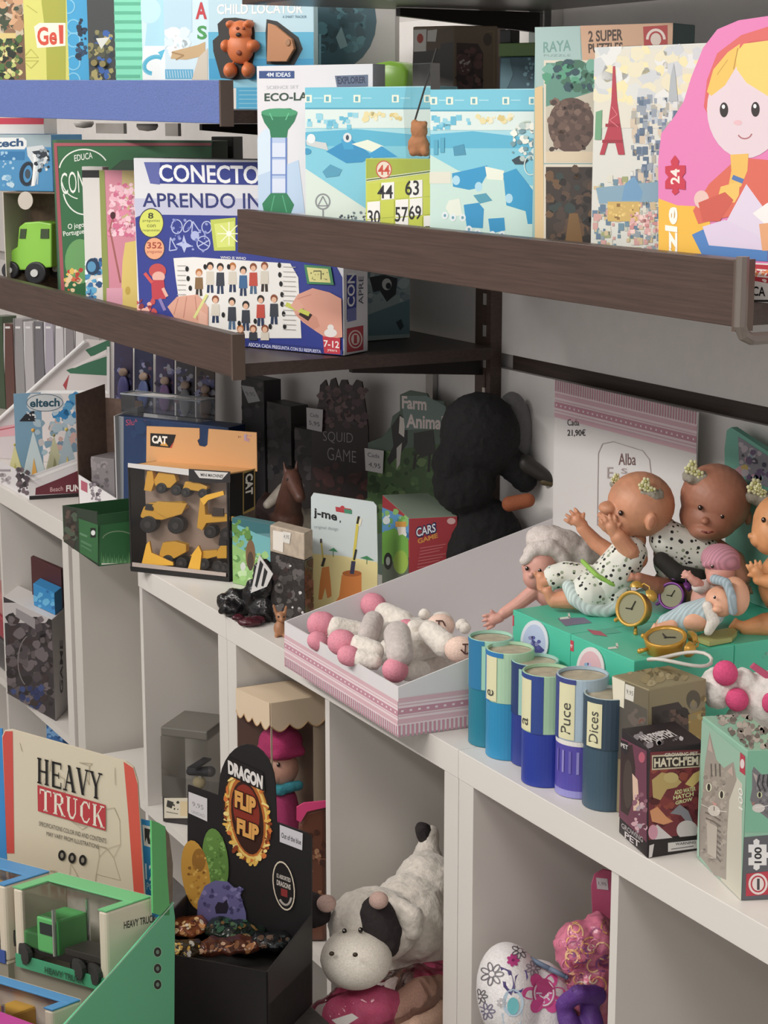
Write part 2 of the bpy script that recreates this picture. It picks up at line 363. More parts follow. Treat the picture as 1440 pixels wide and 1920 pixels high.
unit('white cube shelf at far left behind the truck display', -5.2, -3.452, [-3.915, -4.36, -4.80])
unit('white cube shelf unit under the yellow machines box', -3.40, -2.667, [-3.050], top0=-3.062)
MB().box(-3.394, -3.0625, 1.20, 1.53, ZC - .038, ZC, WE).build('top_panel', bpy.data.objects['cube_shelf.001'])
MB().box(-3.437, -3.394, YF + .003, 1.53, 0, ZC - .002, M('cfcac2', .42)).build('side_panel', bpy.data.objects['cube_shelf.001'])
unit('white cube shelf unit under the pink striped tray', -2.666, -1.931, [-2.301])
unit('white cube shelf unit under the row of blue tubes', -1.930, -1.00, [-1.584, -1.27])
# ------------------------------------------------------------------ dark wall shelves with an upstand along the front
DW = M('4a3831', .38, 0, 'wood'); GT = M('8d857c', .4)
def wall_shelf(label, x0, x1, zb, zt, y0=1.08, yl=None, zl=None, col=DW, trim=True, bc=M('40312b', .4, 0, 'wood')):
    yl = y0 if yl is None else yl; dz = (zl or zb) - zb
    t = thing('wall_shelf', label, 'shelf', ((x0 + x1) / 2, 1.3, zb), 'dark wall shelves')
    MB().hexa([(x0, yl + .0185, zb + dz), (x1, y0 + .0185, zb), (x1, 1.53, zb), (x0, 1.53, zb + dz), (x0, yl + .0185, zb + dz + .019), (x1, y0 + .0185, zb + .019), (x1, 1.53, zb + .019), (x0, 1.53, zb + dz + .019)], bc).build('board', t)
    h = zt - zb
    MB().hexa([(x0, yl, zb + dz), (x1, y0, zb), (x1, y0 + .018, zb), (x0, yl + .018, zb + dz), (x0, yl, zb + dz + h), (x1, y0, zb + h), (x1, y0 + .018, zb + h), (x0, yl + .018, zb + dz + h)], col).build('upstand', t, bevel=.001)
    if trim:
        m = MB(); m.box(x1 + .0003, x1 + .006, y0 - .001, y0 + .019, zb - .004, zt, M('5a4a41', .4)); m.build('end_cap', t)
    for x in (x0 + .04, x1 - .055):
        MB().hexa([(x, 1.30, zb - .012), (x + .012, 1.30, zb - .012), (x + .012, 1.534, zb - .03), (x, 1.534, zb - .03), (x, 1.30, zb - .001), (x + .012, 1.30, zb - .001), (x + .012, 1.534, zb - .001), (x, 1.534, zb - .001)], M('2a2523', .4, .5)).build('bracket', t)
    return t
pl = P(-60, 220, Y=1.08); q0 = P(0, 150, Y=1.08)
# the shelf with the blue-tinted upstand is drawn out a little at its far end
def at_depth(x, y, d): r = ray(x, y); return EYE + r * (d / F)
a = at_depth(-20, 184, 3.16); b = P(412, 190, Y=1.08)
wall_shelf('upper left wall shelf with blue front board', a.x, b.x, 1.541, 1.602, b.y, a.y, 1.552, M('5a6fae', .45, 0, 'cloth'))  # blue light reflected on dark wood is put into the upstand's colour
wall_shelf('lower left dark brown wall shelf under the game boxes', -3.75, -2.496, 1.178, 1.241)
wall_shelf('dark brown wall shelf above the dolls holding puzzles', -2.468, -1.350, 1.361, 1.422)
wall_shelf('topmost dark shelf whose underside crosses the upper edge', -2.44, -1.2, 1.702, 1.77, bc=M('7d7a77', .3))
o = bpy.data.objects['wall_shelf.002']
m = MB(); m.tube([(-1.341, 1.082, 1.425), (-1.341, 1.082, 1.362), (-1.341, 1.086, 1.354), (-1.341, 1.095, 1.350), (-1.341, 1.53, 1.350)], .006, M('6f665f', .4), 8); m.build('edge_band', o, 'grey rounded edge band on the shelf end')
# ================================================================== upper left shelf (blue-tinted upstand)
SB = 1.573
def up_box(name, label, cat, x0, x1, Y, col, yt=-70, depth=.03, yaw=35, group='boxes behind the blue shelf front'):
    return carton(name, label, cat, x0, yt, x1, Y, yaw, SB, depth, col, group)
k = up_box('toy_box', 'brown box with jungle plants picture at left end of blue shelf', 'box', -60, 42, 1.065, '7a5a42')
k.L.fill('p', (-20, -10, 40, 70), 40, ['b98a63', 'd4a47a', '8d6a50', 'c9b9a0', '3c4a35'], 16, 2).fill('p', (-20, 70, 40, 150), 60, ['2f4a2c', '4f7338', 'd9d08a', '1d261c', 'b9c46a'], 9, 3).rect(-20, 62, 30, 72, 'd8c27a'); k.done()
k = up_box('game_box', 'yellow green game box with red lettering behind blue shelf front', 'box', 40, 124, 1.075, 'd6d465')
k.L.poly([(78, -60), (123, -60), (123, 150), (88, 150), (86, 68), (78, 5)], 'a9ab2f').poly([(64, 50), (74, 43), (123, 43), (123, 86), (70, 90)], 'f3ecd8').text('Ge', ((69, 51), (107, 49), (107, 84), (71, 86)), 'd8452c', .03).text('l', ((110, 47), (119, 47), (119, 82), (112, 82)), 'd8452c', .03)
k.L.line([(44, 108), (58, 92), (72, 108), (44, 108)], 1.5, 'b9b74a').line([(44, 114), (58, 128), (72, 114), (44, 114)], 1.5, 'b9b74a').line([(50, 10), (70, 24)], 2, 'b9b74a'); k.done()
k = up_box('game_box', 'bright blue box with pale round badges on blue shelf', 'box', 122, 164, 1.085, '2aa3d8')
for y in (12, 50, 75, 118, 150): k.L.ring(138 if y % 4 else 128, y, 12, 13, 2.5, '7cc8ea')
k.L.fill('p', (146, 35, 162, 110), 16, ['14283f', '1d3a5c', '2b4a6a'], 7, 4); k.done()
k = up_box('kit_box', 'dark grey kit box with olive robot picture on blue shelf', 'box', 160, 214, 1.095, '3b3f40')
k.L.fill('p', (164, 60, 210, 148), 26, ['6a6a48', '8b8554', '4a4d3a', '2d5fae', 'a79b5f', '22303f'], 10, 5).poly([(180, 72), (206, 70), (190, 92)], 'd8d8d2').disc(180, 118, 6, 6, '8b7d45', 0, .006).disc(196, 120, 6, 6, '8b7d45', 0, .006); k.done()
k = up_box('folder_box', 'mint green ribbed box on blue shelf between dark and sky boxes', 'box', 211, 278, 1.10, '78dcb8')
for y in range(4, 150, 17): k.L.rect(214, y, 272 - (y > 60) * (y - 60) * .12, y + 6, '53b795')
k.done()
k = up_box('toy_box', 'pale blue box with curled fish drawing on blue shelf', 'box', 262, 318, 1.112, 'cfe9f2')
k.L.poly([(285, -60), (318, -60), (318, 86), (272, 86)], 'a9dcee').poly([(262, 150), (270, 86), (318, 86), (318, 150)], 'e8eef0').ring(290, 122, 20, 15, 8, '3fb3d6', rot=-20, a0=120, a1=330).poly([(296, 98), (310, 92), (304, 108)], '49b8da').ell(280, 20, 22, 24, 'bfe6f3')
k.done()
k = up_box('toy_box', 'sky blue box with sand toy picture and cut off red letters', 'box', 305, 395, 1.13, 'cfe6f2')
k.L.rect(306, -60, 360, 60, 'b9dbec').fill('p', (306, 60, 350, 100), 14, ['f2f6f8', 'dceef5'], 14, 6).poly([(320, 110), (324, 96), (372, 84), (385, 78), (385, 104), (350, 112)], 'c9a87a').line([(322, 98), (345, 104), (330, 112)], 3, 'a98455').rect(306, 130, 362, 148, '5aaed6').text('A', (367, 4, 388, 36), 'c9303c', .03).text('S', (370, 48, 388, 74), '3d9a4c', .03).poly([(360, 150), (372, 108), (390, 90), (390, 150)], 'cfc4b4')
for x in range(308, 360, 5): k.L.line([(x, 132), (x + 2, 146)], 1, 'cfe8f2')
k.done()
# the locator pack with two moulded plastic pieces
k = carton('blister_pack', 'pale to bright blue hanging pack holding an orange bear piece', 'pack', 389, -25, 588, 1.16, 45, 1.5615, .02, 'bfe2f0')
k.L.rect(389, 60, 588, 150, '55b9df').rect(389, 110, 588, 148, '2ba5da').rect(424, 150, 588, 206, '3fb0dd').rect(424, 150, 588, 164, '8fd2ea').rect(427, 165, 443, 204, 'ece7df').text('CHILD LOCATOR', ((407, 8), (568, 6), (568, 25), (407, 27)), 'f4f7f8', .025).text('A SMART TRACKER', (530, 29, 575, 34), '3a6c86')
k.L.poly([(408, 45), (420, 34), (442, 33), (474, 38), (478, 60), (478, 100), (468, 148), (440, 150), (414, 146), (400, 96), (399, 76), (410, 66)], '2c2a28').poly([(500, 36), (520, 40), (560, 70), (568, 92), (552, 122), (500, 121), (498, 60)], '2d3133')  # dark shapes paint in the shadow of the recesses around both pieces
for y in range(170, 204, 8): k.L.line([(448, y), (548, y)], 1.4, '8fd2ea')
k.done()
f = k.L; g = Face(f.o, f.n)
O_ = M('d9743a', .45)
for a in ((451, 60, 21, 22), (451, 90, 25, 30), (424, 86, 9, 12), (476, 86, 10, 12), (432, 132, 12, 15), (466, 132, 12, 15), (433, 46, 8, 8), (467, 45, 8, 8)): g.blob(*a, O_, .008, .014)
b = g.mb.build('bear_locator', remesh=.0012); tag(b, 'orange moulded bear set in the blue hanging pack', 'toy')
g = Face(f.o, f.n)
for x, y, r in ((445, 53, 3), (457, 53, 3), (448, 99, 5)): g.blob(x, y, r, r, '8a3d1c', .0225 if y < 60 else .0215, .002)
g.blob(447, 65, 5, 4, '2b1a14', .0225, .002); b['_o'] = tuple(b.location); g.mb.build('face_detail', b)
g = Face(f.o, f.n); g.ext([(507, 44), (520, 48), (552, 74), (556, 92), (542, 116), (505, 116)], 'c98a5c', .001, .012); g.disc(545, 80, 5, 7, 'b5835c', .012, .014)
tag(g.mb.build('locator_receiver', bevel=.002), 'tan rounded receiver half set beside the orange bear', 'toy')
# large pack with the dark round picture
k = carton('picture_box', 'grey box with big dark teal round picture behind white tube box', 'box', 588, -2, 742, 1.33, 50, 1.5615, .03, 'a3a19e')
k.L.ell(618, 40, 88, 95, '2b4f5a').fill('p', (596, 0, 680, 110), 26, ['24444e', '35606a', '1d3a43', '41707a'], 15, 7).poly([(640, 50), (652, 86), (638, 92), (630, 70)], '6f8d92').rect(598, 64, 602, 130, '6d9ba8'); k.done()
# ================================================================== lower left shelf
k = None
t = thing('kraft_box', 'brown card window box holding a green toy truck', 'box', (*P(60, 400, Y=1.15)[:2], ZM + .0005))
f = stand(6, 360, 40, Y=1.13); zt = f.w(6, 360).z; zb = ZM + .0005
p0 = f.w(6, 360); p1 = f.w(112, 360); p0.z = p1.z = 0; dv = (p1 - p0).normalized(); nv = V((-dv.y, dv.x, 0)); KB = M('7d6753', .7, 0, 'rough')
dpt = .10
def panel(a, b, z0, z1, th=.002):
    d = (b - a).normalized(); n = V((-d.y, d.x, 0)) * th; return [a, b, b + n, a + n], z0, z1
MB().prism(*panel(p0 + nv * dpt, p1 + nv * dpt, zb, zt), KB).build('back_panel', t)
MB().prism(*panel(p0, p0 + nv * dpt, zb, zt), M('c8bfb2', .6)).build('side_panel', t); MB().prism(*panel(p1 - dv * .002, p1 - dv * .002 + nv * dpt, zb, zt), KB).build('side_panel', t)
MB().prism([p0, p1, p1 + nv * dpt, p0 + nv * dpt], zb, zb + .002, KB).build('bottom_panel', t); MB().prism([p0, p1, p1 + nv * dpt, p0 + nv * dpt], zt - .002, zt, KB).build('top_panel', t)
g = Face(f.o, f.n); g.disc(48, 376, 14, 17, M('cdc4b8', .6), -.001, .001); g.mb.build('round_flap', t, 'pale round tab')
# green truck standing in it
GR = M('8fd33a', .35); fm = Face(f.o - f.n * .045, f.n)
t = thing('toy_truck', 'lime green plastic toy truck with black wheels in the brown box', 'toy truck', (*fm.w(62, 520)[:2], ZM + .003))
g = Face(fm.o, fm.n); g.ext([(22, 505), (23, 478), (36, 466), (44, 462), (47, 424), (58, 416), (84, 414), (108, 418), (108, 500), (60, 505)], GR, -.026, .024); g.mb.build('body', t, bevel=.003)
g = Face(fm.o, fm.n); g.ext([(49, 446), (51, 428), (62, 428), (60, 446)], '3a4c2a', .0241, .0255); g.mb.build('window', t); g = Face(fm.o, fm.n); g.ext([(88, 446), (89, 428), (104, 428), (104, 446)], '3a4c2a', .0241, .0255); g.mb.build('window', t)
for cx, cy, r, d in ((33, 505, 16, .01), (80, 510, 20, .01), (40, 500, 14, -.034), (98, 505, 16, -.034)):
    g = Face(fm.o, fm.n); g.disc(cx, cy, r, r * 1.05, '26262a', d, d + .02, 20); wl = g.mb.build('wheel', t, bevel=.003); wl['_o'] = t['_o']
    g = Face(fm.o, fm.n); g.disc(cx, cy, r * .35, r * .36, 'd7d9d6', d + .0201, d + .023, 12); g.mb.build('hub', wl)
k = carton('kit_box', 'blue kit box with motorcycle picture on top of brown box', 'box', -40, 252, 96, 1.11, 40, zt + .0006, .12, '3f8fc4')
k.L.rect(-40, 252, 96, 276, '9fb4bd').poly([(-40, 258), (44, 258), (50, 264), (50, 274), (46, 280), (-40, 280)], 'e6eaea').text('eltech', ((-27, 263), (44, 259), (44, 274), (-27, 278)), '1f4f7c', .035).rect(-40, 284, 46, 300, '2477b0').fill('p', (0, 286, 30, 316), 6, ['9cc8e4'], 4, 3).fill('p', (-40, 326, 30, 350), 12, ['7fb5d8', 'b8d4e4', '5fa3cf'], 10, 4)
k.L.ring(52, 326, 12, 20, 7, '1e2a38', rot=8).ell(52, 326, 5, 9, '3a4a58').poly([(50, 276), (80, 272), (92, 288), (86, 306), (72, 318), (66, 348), (58, 350), (64, 310), (52, 292)], 'd3dade').poly([(60, 284), (86, 280), (90, 292), (74, 300)], '2a3440').line([(66, 290), (62, 348)], 4, 'eef2f2').line([(74, 290), (70, 346)], 3, 'a9bcc8').fill('p', (60, 280, 92, 320), 14, ['e8ecec', '8d9aa4', '1f2c3a'], 5, 5); k.done()
k = carton('flat_box', 'flat white box with red stripe under the blue shelf', 'box', -40, 215, 82, 1.12, 40, k.z1 + .0006, .05, 'dcd6d0'); k.L.rect(-40, 221, 82, 233, 'c8324a'); k.done()
k = carton('game_box', 'tall dark green board game box with red edge and round white emblem', 'box', 98, 262, 398, 1.135, 33, ZM + .0005, .05, '2e4a36')
k.L.rect(98, 262, 398, 271, '2c5a3c').poly([(98, 262), (106, 262), (120, 548), (112, 548)], '3a6a48').poly([(101, 268), (396, 268), (396, 273), (107, 274), (122, 545), (115, 548)], 'a8505a').poly([(108, 275), (396, 275), (396, 300), (230, 300), (205, 320), (190, 560), (122, 560)], '2c6b40')
k.L.ring(158, 322, 47, 42, 2.5, 'e8ede4', a0=190, a1=330).text('EDUCA', ((139, 291), (173, 285), (174, 297), (140, 303)), 'e8ede4', .01).text('CON', ((113, 325), (158, 318), (160, 360), (116, 365)), 'eef2ea', -.005).ring(158, 350, 40, 52, 2.5, 'e8ede4', a0=60, a1=165).ring(152, 335, 36, 38, 2, 'e8ede4', a0=100, a1=170).text('O jogo', ((127, 420), (158, 416), (158, 428), (128, 433)), 'e8ede4', .01).text('Portugues', ((118, 434), (162, 428), (162, 440), (120, 446)), 'e8ede4', .01).ell(150, 490, 28, 42, '67a35e').fill('p', (122, 505, 152, 545), 14, ['d86a3c', 'e8c050', 'c03a30', 'f0d0a0'], 7, 8)
k.done()
k = carton('book_box', 'narrow white box with black top edge beside pink flower box', 'box', 153, 312, 192, 1.102, 33, ZM + .0005, .018, 'd9d7d2')
k.L.rect(154, 319, 190, 333, '1d1c1c').fill('p', (158, 480, 190, 560), 20, ['2d6fa8', '1f4f80', '58a8d0', 'e8f0f4', '3b8fc0'], 9, 9).ell(174, 500, 13, 16, '1c3a5a').ell(172, 500, 8, 10, '4f93bd'); k.done()
k = carton('picture_box', 'pink box with frilly pink flower picture and olive edge', 'box', 186, 319, 264, 1.118, 33, ZM + .0005, .018, 'd8899c')
k.L.poly([(186, 319), (196, 319), (206, 580), (192, 580)], '8f9a4a').rect(229, 319, 264, 420, 'c9b478').fill('p', (205, 345, 258, 440), 90, ['f2b8c8', 'e88aa8', 'f7cdd8', 'd86a90'], 8, 10).line([(214, 400), (206, 430), (214, 470), (226, 530)], 3, 'a8605a').ell(212, 404, 5, 7, '4a1c24').poly([(235, 455), (262, 450), (266, 585), (226, 585), (230, 490)], 'e3c869').ell(240, 545, 5, 8, 'c9a83f').rect(200, 540, 230, 590, 'e0a0b4'); k.done()
# the large quiz game box
c = P(645, 667, Z=ZM + .0005); f = Face(c, (math.sin(math.radians(24)), -math.cos(math.radians(24)), 0)); l = f.w(250, 296); r = P(690, 658, Z=ZM + .0005)
k = Carton('game_box', 'large blue and white quiz game box with cartoon people and hands', 'box', c, r, l, ZM + .0005, l.z, 'dfe0e6')
L = k.L
L.poly([(250, 372), (600, 372), (600, 408), (256, 408)], 'c3c5dd').poly([(254, 408), (268, 402), (560, 406), (600, 440), (642, 520), (644, 664), (430, 640), (262, 585)], '2f3d94').rect(268, 410, 560, 470, '2f3d94').poly([(270, 304), (560, 304), (560, 348), (282, 344)], '2b3a8e').poly([(270, 304), (300, 304), (300, 346), (282, 344)], '5c66ad').text('CONECTOR', ((297, 308), (512, 311), (512, 346), (300, 341)), 'f0f2f6', .02).text('APRENDO INGLES', ((266, 362), (574, 362), (574, 394), (268, 388)), '2a3576', .012)
L.ell(284, 418, 24, 28, '3f3a5c').ell(284, 418, 22, 26, 'd6dc58').text('8', (278, 399, 288, 410), '3a3d2a', .02).text('preguntas', (268, 412, 300, 417), '4a4d2a').text('con', (276, 421, 292, 426), '4a4d2a').text('respuestas', (268, 430, 300, 435), '4a4d2a').ell(290, 466, 20, 22, '3f3a5c').ell(290, 466, 18, 20, 'eba77e').text('352', (276, 454, 304, 466), 'a8432f', .02).text('preguntas', (276, 470, 304, 476), 'a8432f')
IC = 'b9c2ea'
L.ring(332, 425, 10, 13, 2, IC).ring(352, 424, 6, 12, 2, IC, rot=30).line([(362, 415), (376, 436), (360, 436), (362, 415)], 2, IC).ring(388, 426, 9, 11, 2, IC).line([(320, 445), (332, 468), (318, 470), (320, 445)], 2, IC).poly([(345, 440), (350, 455), (362, 462), (350, 464), (346, 474), (341, 462), (330, 458), (342, 453)], IC).ell(366, 442, 8, 9, 'aeb8e6').ring(382, 456, 12, 13, 2, IC).line([(372, 450), (392, 462)], 2, IC).line([(372, 462), (394, 450)], 2, IC).fill('p', (316, 412, 396, 472), 16, ['8f9ad6', '6b78c2'], 4, 3)
L.poly([(395, 412), (442, 408), (442, 470), (402, 470)], 'c2cf4e').poly([(402, 420), (440, 415), (440, 462), (408, 464)], 'd9e46e')
for a in range(0, 360, 45): L.line([(430, 438), (430 + 22 * math.cos(a * .01745), 438 + 22 * math.sin(a * .01745))], 2, 'f2f5d2')
L.ell(430, 438, 5, 5, 'fbfce8')
L.ell(296, 508, 16, 14, 'c84a4a').ell(298, 519, 12, 10, 'e8b0a0').poly([(284, 525), (308, 525), (312, 560), (286, 562)], 'c43a48').line([(286, 530), (272, 512)], 6, 'd8504a').line([(300, 560), (310, 582)], 6, '8a7ab8').line([(288, 560), (278, 584)], 6, 'c43a48').fill('p', (256, 560, 290, 600), 10, ['c84a4a', 'e8b0a0', '8a2f3c'], 8, 11).line([(306, 540), (314, 556)], 6, 'e8b0a0')
L.poly([(326, 484), (364, 482), (545, 494), (560, 520), (566, 634), (440, 634), (380, 615), (340, 590), (330, 520)], 'eceae6').text('WHO IS WHO', ((414, 480), (462, 482), (462, 487), (414, 485)), 'e8e8f0', .02)
R_ = random.Random(5)
for i, (x, y, s) in enumerate([(374, 528, 1), (395, 518, 1.15), (414, 520, 1.15), (437, 518, 1.1), (457, 525, 1.1), (476, 520, 1.15), (497, 517, 1.1), (405, 578, 1), (436, 585, 1.2), (462, 590, 1.1), (490, 580, 1.15), (515, 578, 1.1), (452, 628, .7), (476, 628, .7), (498, 628, .7)]):
    h = R_.choice(['2b211c', '8a4a2a', 'b8702f', '1f1a1a']); bcol = R_.choice(['c84a3a', '3a3f4a', '6a4a34', 'd8d0c0', '3a6a9a', '8a6a44']); lg = R_.choice(['2a3a5a', '3a2f2a', '4a6a8a'])
    if y < 620: L.line([(x - 3, y + 12 * s), (x - 4, y + 27 * s)], 5, lg).line([(x + 3, y + 12 * s), (x + 4, y + 27 * s)], 5, lg)
    L.poly([(x - 7, y - 8 * s), (x + 7, y - 8 * s), (x + 8, y + 14 * s), (x - 8, y + 14 * s)], bcol).ell(x, y - 17 * s, 6.5, 7.5, h).ell(x, y - 14.5 * s, 4.6, 5.4, 'e8b898')
for x, y in ((352, 504), (354, 522), (358, 540), (430, 500), (525, 497), (526, 515), (528, 532), (530, 552), (530, 570), (533, 588), (535, 612), (420, 590), (450, 606), (480, 602), (508, 612), (386, 500)): L.ell(x, y, 3, 5, '1a1a1c')
for y in range(500, 625, 9): L.line([(532, y), (556, y + 1)], 1.3, 'b5b2ae')
for y in range(498, 560, 9): L.line([(334, y), (350, y)], 1.3, 'b5b2ae')
L.poly([(316, 575), (334, 556), (372, 552), (392, 575), (392, 612), (370, 612), (330, 597)], 'e0a58e').line([(336, 560), (328, 590)], 1.5, 'c07f6a').line([(352, 556), (346, 596)], 1.5, 'c07f6a').line([(368, 556), (372, 600)], 1.5, 'c07f6a').line([(366, 596), (390, 552)], 5, 'dfe08a').poly([(376, 580), (390, 590), (388, 612), (374, 610)], 'e8b49e')
L.poly([(572, 496), (622, 500), (628, 534), (578, 532)], '3f8a5a').poly([(577, 501), (617, 504), (622, 530), (582, 528)], 'e3dd8c').line([(590, 508), (604, 508), (604, 524)], 2, '5a5a3a').fill('p', (582, 508, 616, 526), 10, ['7a7a4a'], 2, 4)
L.poly([(548, 572), (560, 552), (588, 540), (620, 548), (642, 560), (644, 632), (618, 636), (596, 622), (570, 604), (556, 590)], 'e0a08a').poly([(556, 590), (572, 582), (596, 594), (602, 612), (590, 618)], 'd4927c').line([(566, 584), (584, 596)], 14, '33241f').line([(538, 570), (582, 589)], 8, 'c9cf4a').line([(560, 560), (586, 552)], 1.5, 'c58470').poly([(546, 572), (560, 562), (572, 574), (560, 584)], 'e3a892')
L.poly([(428, 634), (644, 656), (644, 666), (428, 648)], '27347f').text('RESPUESTA', ((424, 637), (462, 641), (462, 649), (424, 646)), 'e8e8f0', .02).text('ASOCIA CADA PREGUNTA CON SU RESPUESTA', ((468, 642), (604, 656), (604, 662), (468, 649)), 'cfd2ea', .02).poly([(607, 630), (640, 634), (640, 664), (610, 662)], 'c83244').text('7-12', ((609, 637), (638, 640), (638, 653), (609, 650)), 'f4ece8', .02).text('years', ((616, 654), (634, 656), (634, 661), (616, 659)), 'f4ece8').ell(622, 624, 12, 8, 'ebe6e2').ell(622, 614, 6, 6, 'ebe6e2')
R = k.R
R.poly([(650, 515), (668, 516), (668, 590), (650, 600)], '2f3d94').poly([(651, 580), (668, 576), (668, 600), (651, 604)], '6f78b6').text('CON', ((651, 576), (651, 512), (665, 512), (665, 574)), 'eef0f6', .02).text('APRE', ((672, 572), (672, 518), (681, 518), (681, 570)), '4a4f66', .005).poly([(650, 616), (681, 610), (681, 656), (650, 661)], 'b83a48').ring(666, 636, 12, 16, 2.5, 'e8d8d4').ell(666, 636, 8, 11, 'e8d8d4').rect(663, 628, 669, 644, 'b83a48')
k.done()
c = V((-2.652, 1.352, 0)); r = P(768, 633, Z=ZM); l = V((-2.86, 1.33, 0))
k = Carton('toy_box', 'pale teal box with dark animal shape at inner end of shelf', 'box', c, r, l, ZM + .0005, 1.345, '8ba0a2')
k.R.poly([(690, 500), (770, 500), (770, 635), (690, 640)], '93a9aa').fill('p', (690, 510, 768, 565), 14, ['a9bcbc', '8598a0', '6f8890'], 14, 12).poly([(692, 520), (720, 515), (745, 522), (742, 552), (725, 566), (712, 545), (700, 548)], '2a3038').ell(725, 533, 9, 11, 'c9cfce').ell(728, 536, 5, 6, '2a3038').poly([(690, 590), (770, 560), (770, 626), (690, 630)], '5f8088').poly([(742, 604), (752, 598), (757, 612), (750, 620)], '2c3c44'); k.done()
# ================================================================== middle right shelf
U = ZU - .0015 + .001
k = carton('toy_box', 'white box with green funnel tube toy at left end of middle shelf', 'box', 481, 124, 699, 1.102, 28, U, .03, 'dcdbe0', bevel=.0008)
L = k.L; L.rect(486, 133, 552, 147, '2b4a86').text('4M IDEAS', ((500, 136), (545, 136), (545, 144), (500, 144)), 'dfe6f0', .02).text('ECO-LAB', ((496, 175), (590, 172), (590, 188), (496, 190)), '2f4a3c', .025).text('SCIENCE SET', ((500, 161), (560, 160), (560, 166), (500, 167)), 'b5b8bc').poly([(628, 142), (690, 140), (690, 162), (632, 164)], '5b6b86').text('EXPLORER', ((632, 144), (686, 143), (686, 156), (634, 158)), '2a3450', .03)
L.ell(505, 300, 30, 60, 'cfe0ee').poly([(482, 400), (482, 330), (560, 300), (572, 400)], 'b8cfe8')
L.poly([(490, 214), (505, 204), (545, 203), (558, 212), (552, 228), (540, 244), (538, 258), (508, 258), (506, 244), (496, 230)], '1f7a52').ell(524, 211, 34, 8, '3a9a6c').rect(508, 258, 538, 362, 'b4c6e6')
for y in (268, 300, 335): L.rect(510, y, 536, y + 26, 'd3dcee').line([(508, y + 28), (538, y + 28)], 2, '6f8cc8')
L.line([(509, 258), (509, 362)], 3, '5f80c4').line([(537, 258), (537, 362)], 3, '5f80c4').poly([(508, 362), (538, 362), (552, 384), (546, 400), (496, 400), (492, 382)], '267f55').line([(515, 366), (508, 398)], 2, '4aa87a').line([(530, 366), (538, 398)], 2, '4aa87a').line([(512, 225), (506, 212)], 2, '5fbf92').line([(536, 225), (542, 212)], 2, '5fbf92')
k.done()
def rail_box(label, x0, x1, yt, Y, seed):
    k = carton('train_set_box', label, 'box', x0, yt, x1, Y, 28, U, .06, '9fd6e2', 'light blue train boxes on the middle shelf'); L = k.L; W = x1 - x0; X = lambda u: x0 + u * W; S = yt - 166
    L.rect(x0, yt, x1, yt + 38, '6cc3da').rect(x0, yt + 38, x1, yt + 41, '3f9fba').rect(x0, yt + 41, x1, yt + 76, 'd6e6e2').poly([(x0, yt + 84), (X(.4), yt + 78), (x1, yt + 92), (x1, yt + 190), (x0, yt + 190)], '4fb3d3').rect(x0, yt + 110, x1, yt + 300, '78c8dd')
    for u in (0, .15, .38, .68, .93):
        if x0 + u * W + 13 < x1: L.rect(X(u), yt + 14, X(u) + 13, yt + 28, 'e9ecd8').rect(X(u) + 3, yt + 17, X(u) + 9, yt + 26, '57a8bc').line([(X(u) + 16, yt + 20), (X(u) + 34, yt + 20)], 2, 'a9dcea')
    L.fill('b', (X(.02), yt + 50, X(.4), yt + 74), 12, ['6fc3dc', '8fd0e2', '5ab6d4'], 9, seed).fill('p', (X(.45), yt + 48, X(.78), yt + 60), 10, ['e3d7a0', 'd8c27a', 'e8e2c0'], 8, seed + 1)
    return k, L, X, yt
k, L, X, T = rail_box('light blue train set box left of the number card box', 572, 812, 164, 1.102, 3)
L.poly([(572, 315), (700, 400), (812, 400), (812, 470), (572, 470)], 'd3e2d8').poly([(612, 284), (640, 268), (660, 262), (700, 292), (680, 304), (650, 306)], '1f8fc4').poly([(640, 262), (652, 253), (660, 262), (664, 280), (646, 280)], '2fa0d0').poly([(660, 270), (690, 262), (720, 274), (700, 286)], 'e2ead8').poly([(690, 290), (716, 274), (746, 294), (700, 296)], '1f9ad2').poly([(574, 262), (612, 268), (616, 282), (576, 272)], 'c9cfd0').ell(584, 260, 8, 9, 'dfe7ea').ell(652, 258, 8, 9, 'd6dde0').ell(652, 258, 3, 5, '3a4a58').poly([(605, 322), (620, 308), (642, 318), (636, 330), (612, 333)], '4a9cbc').ell(576, 284, 8, 6, '2f98c4')
L.ring(606, 378, 13, 14, 3, '8a8f92').line([(606, 368), (597, 386), (615, 386), (606, 368)], 2.5, '8a8f92').rect(605, 392, 608, 408, '8a8f92').fill('p', (634, 398, 690, 420), 16, ['4a5560', '6a7a84', '2f3a44'], 4, 5); k.done()
k, L, X, T = rail_box('light blue train set box with toy train between number card and puzzle boxes', 807, 1006, 168, 1.102, 8)
L.poly([(807, 290), (860, 320), (1006, 350), (1006, 480), (807, 480)], 'c3e0d6').poly([(848, 325), (880, 318), (914, 310), (912, 330), (900, 352), (880, 356), (850, 350)], '1f98cc').poly([(910, 312), (946, 320), (944, 338), (914, 336)], 'e6ecdc').poly([(944, 325), (968, 316), (1004, 362), (1004, 420), (990, 420), (986, 396), (950, 385)], '1f9acb').ell(856, 338, 7, 9, 'a9d8ea').ell(898, 350, 7, 9, 'a9d8ea').ell(955, 372, 7, 9, 'a9d8ea').poly([(850, 275), (870, 270), (874, 290), (852, 292)], '3f93b3').poly([(888, 366), (912, 362), (924, 376), (900, 382)], '4b9cb4').poly([(870, 384), (898, 380), (908, 392), (906, 428), (876, 426), (872, 400)], '1f93c8').poly([(916, 410), (946, 408), (948, 432), (920, 438)], '1f93c8').poly([(842, 376), (862, 372), (868, 404), (846, 406), (836, 390)], 'e1e8da').rect(806, 322, 846, 344, 'dcdccc')
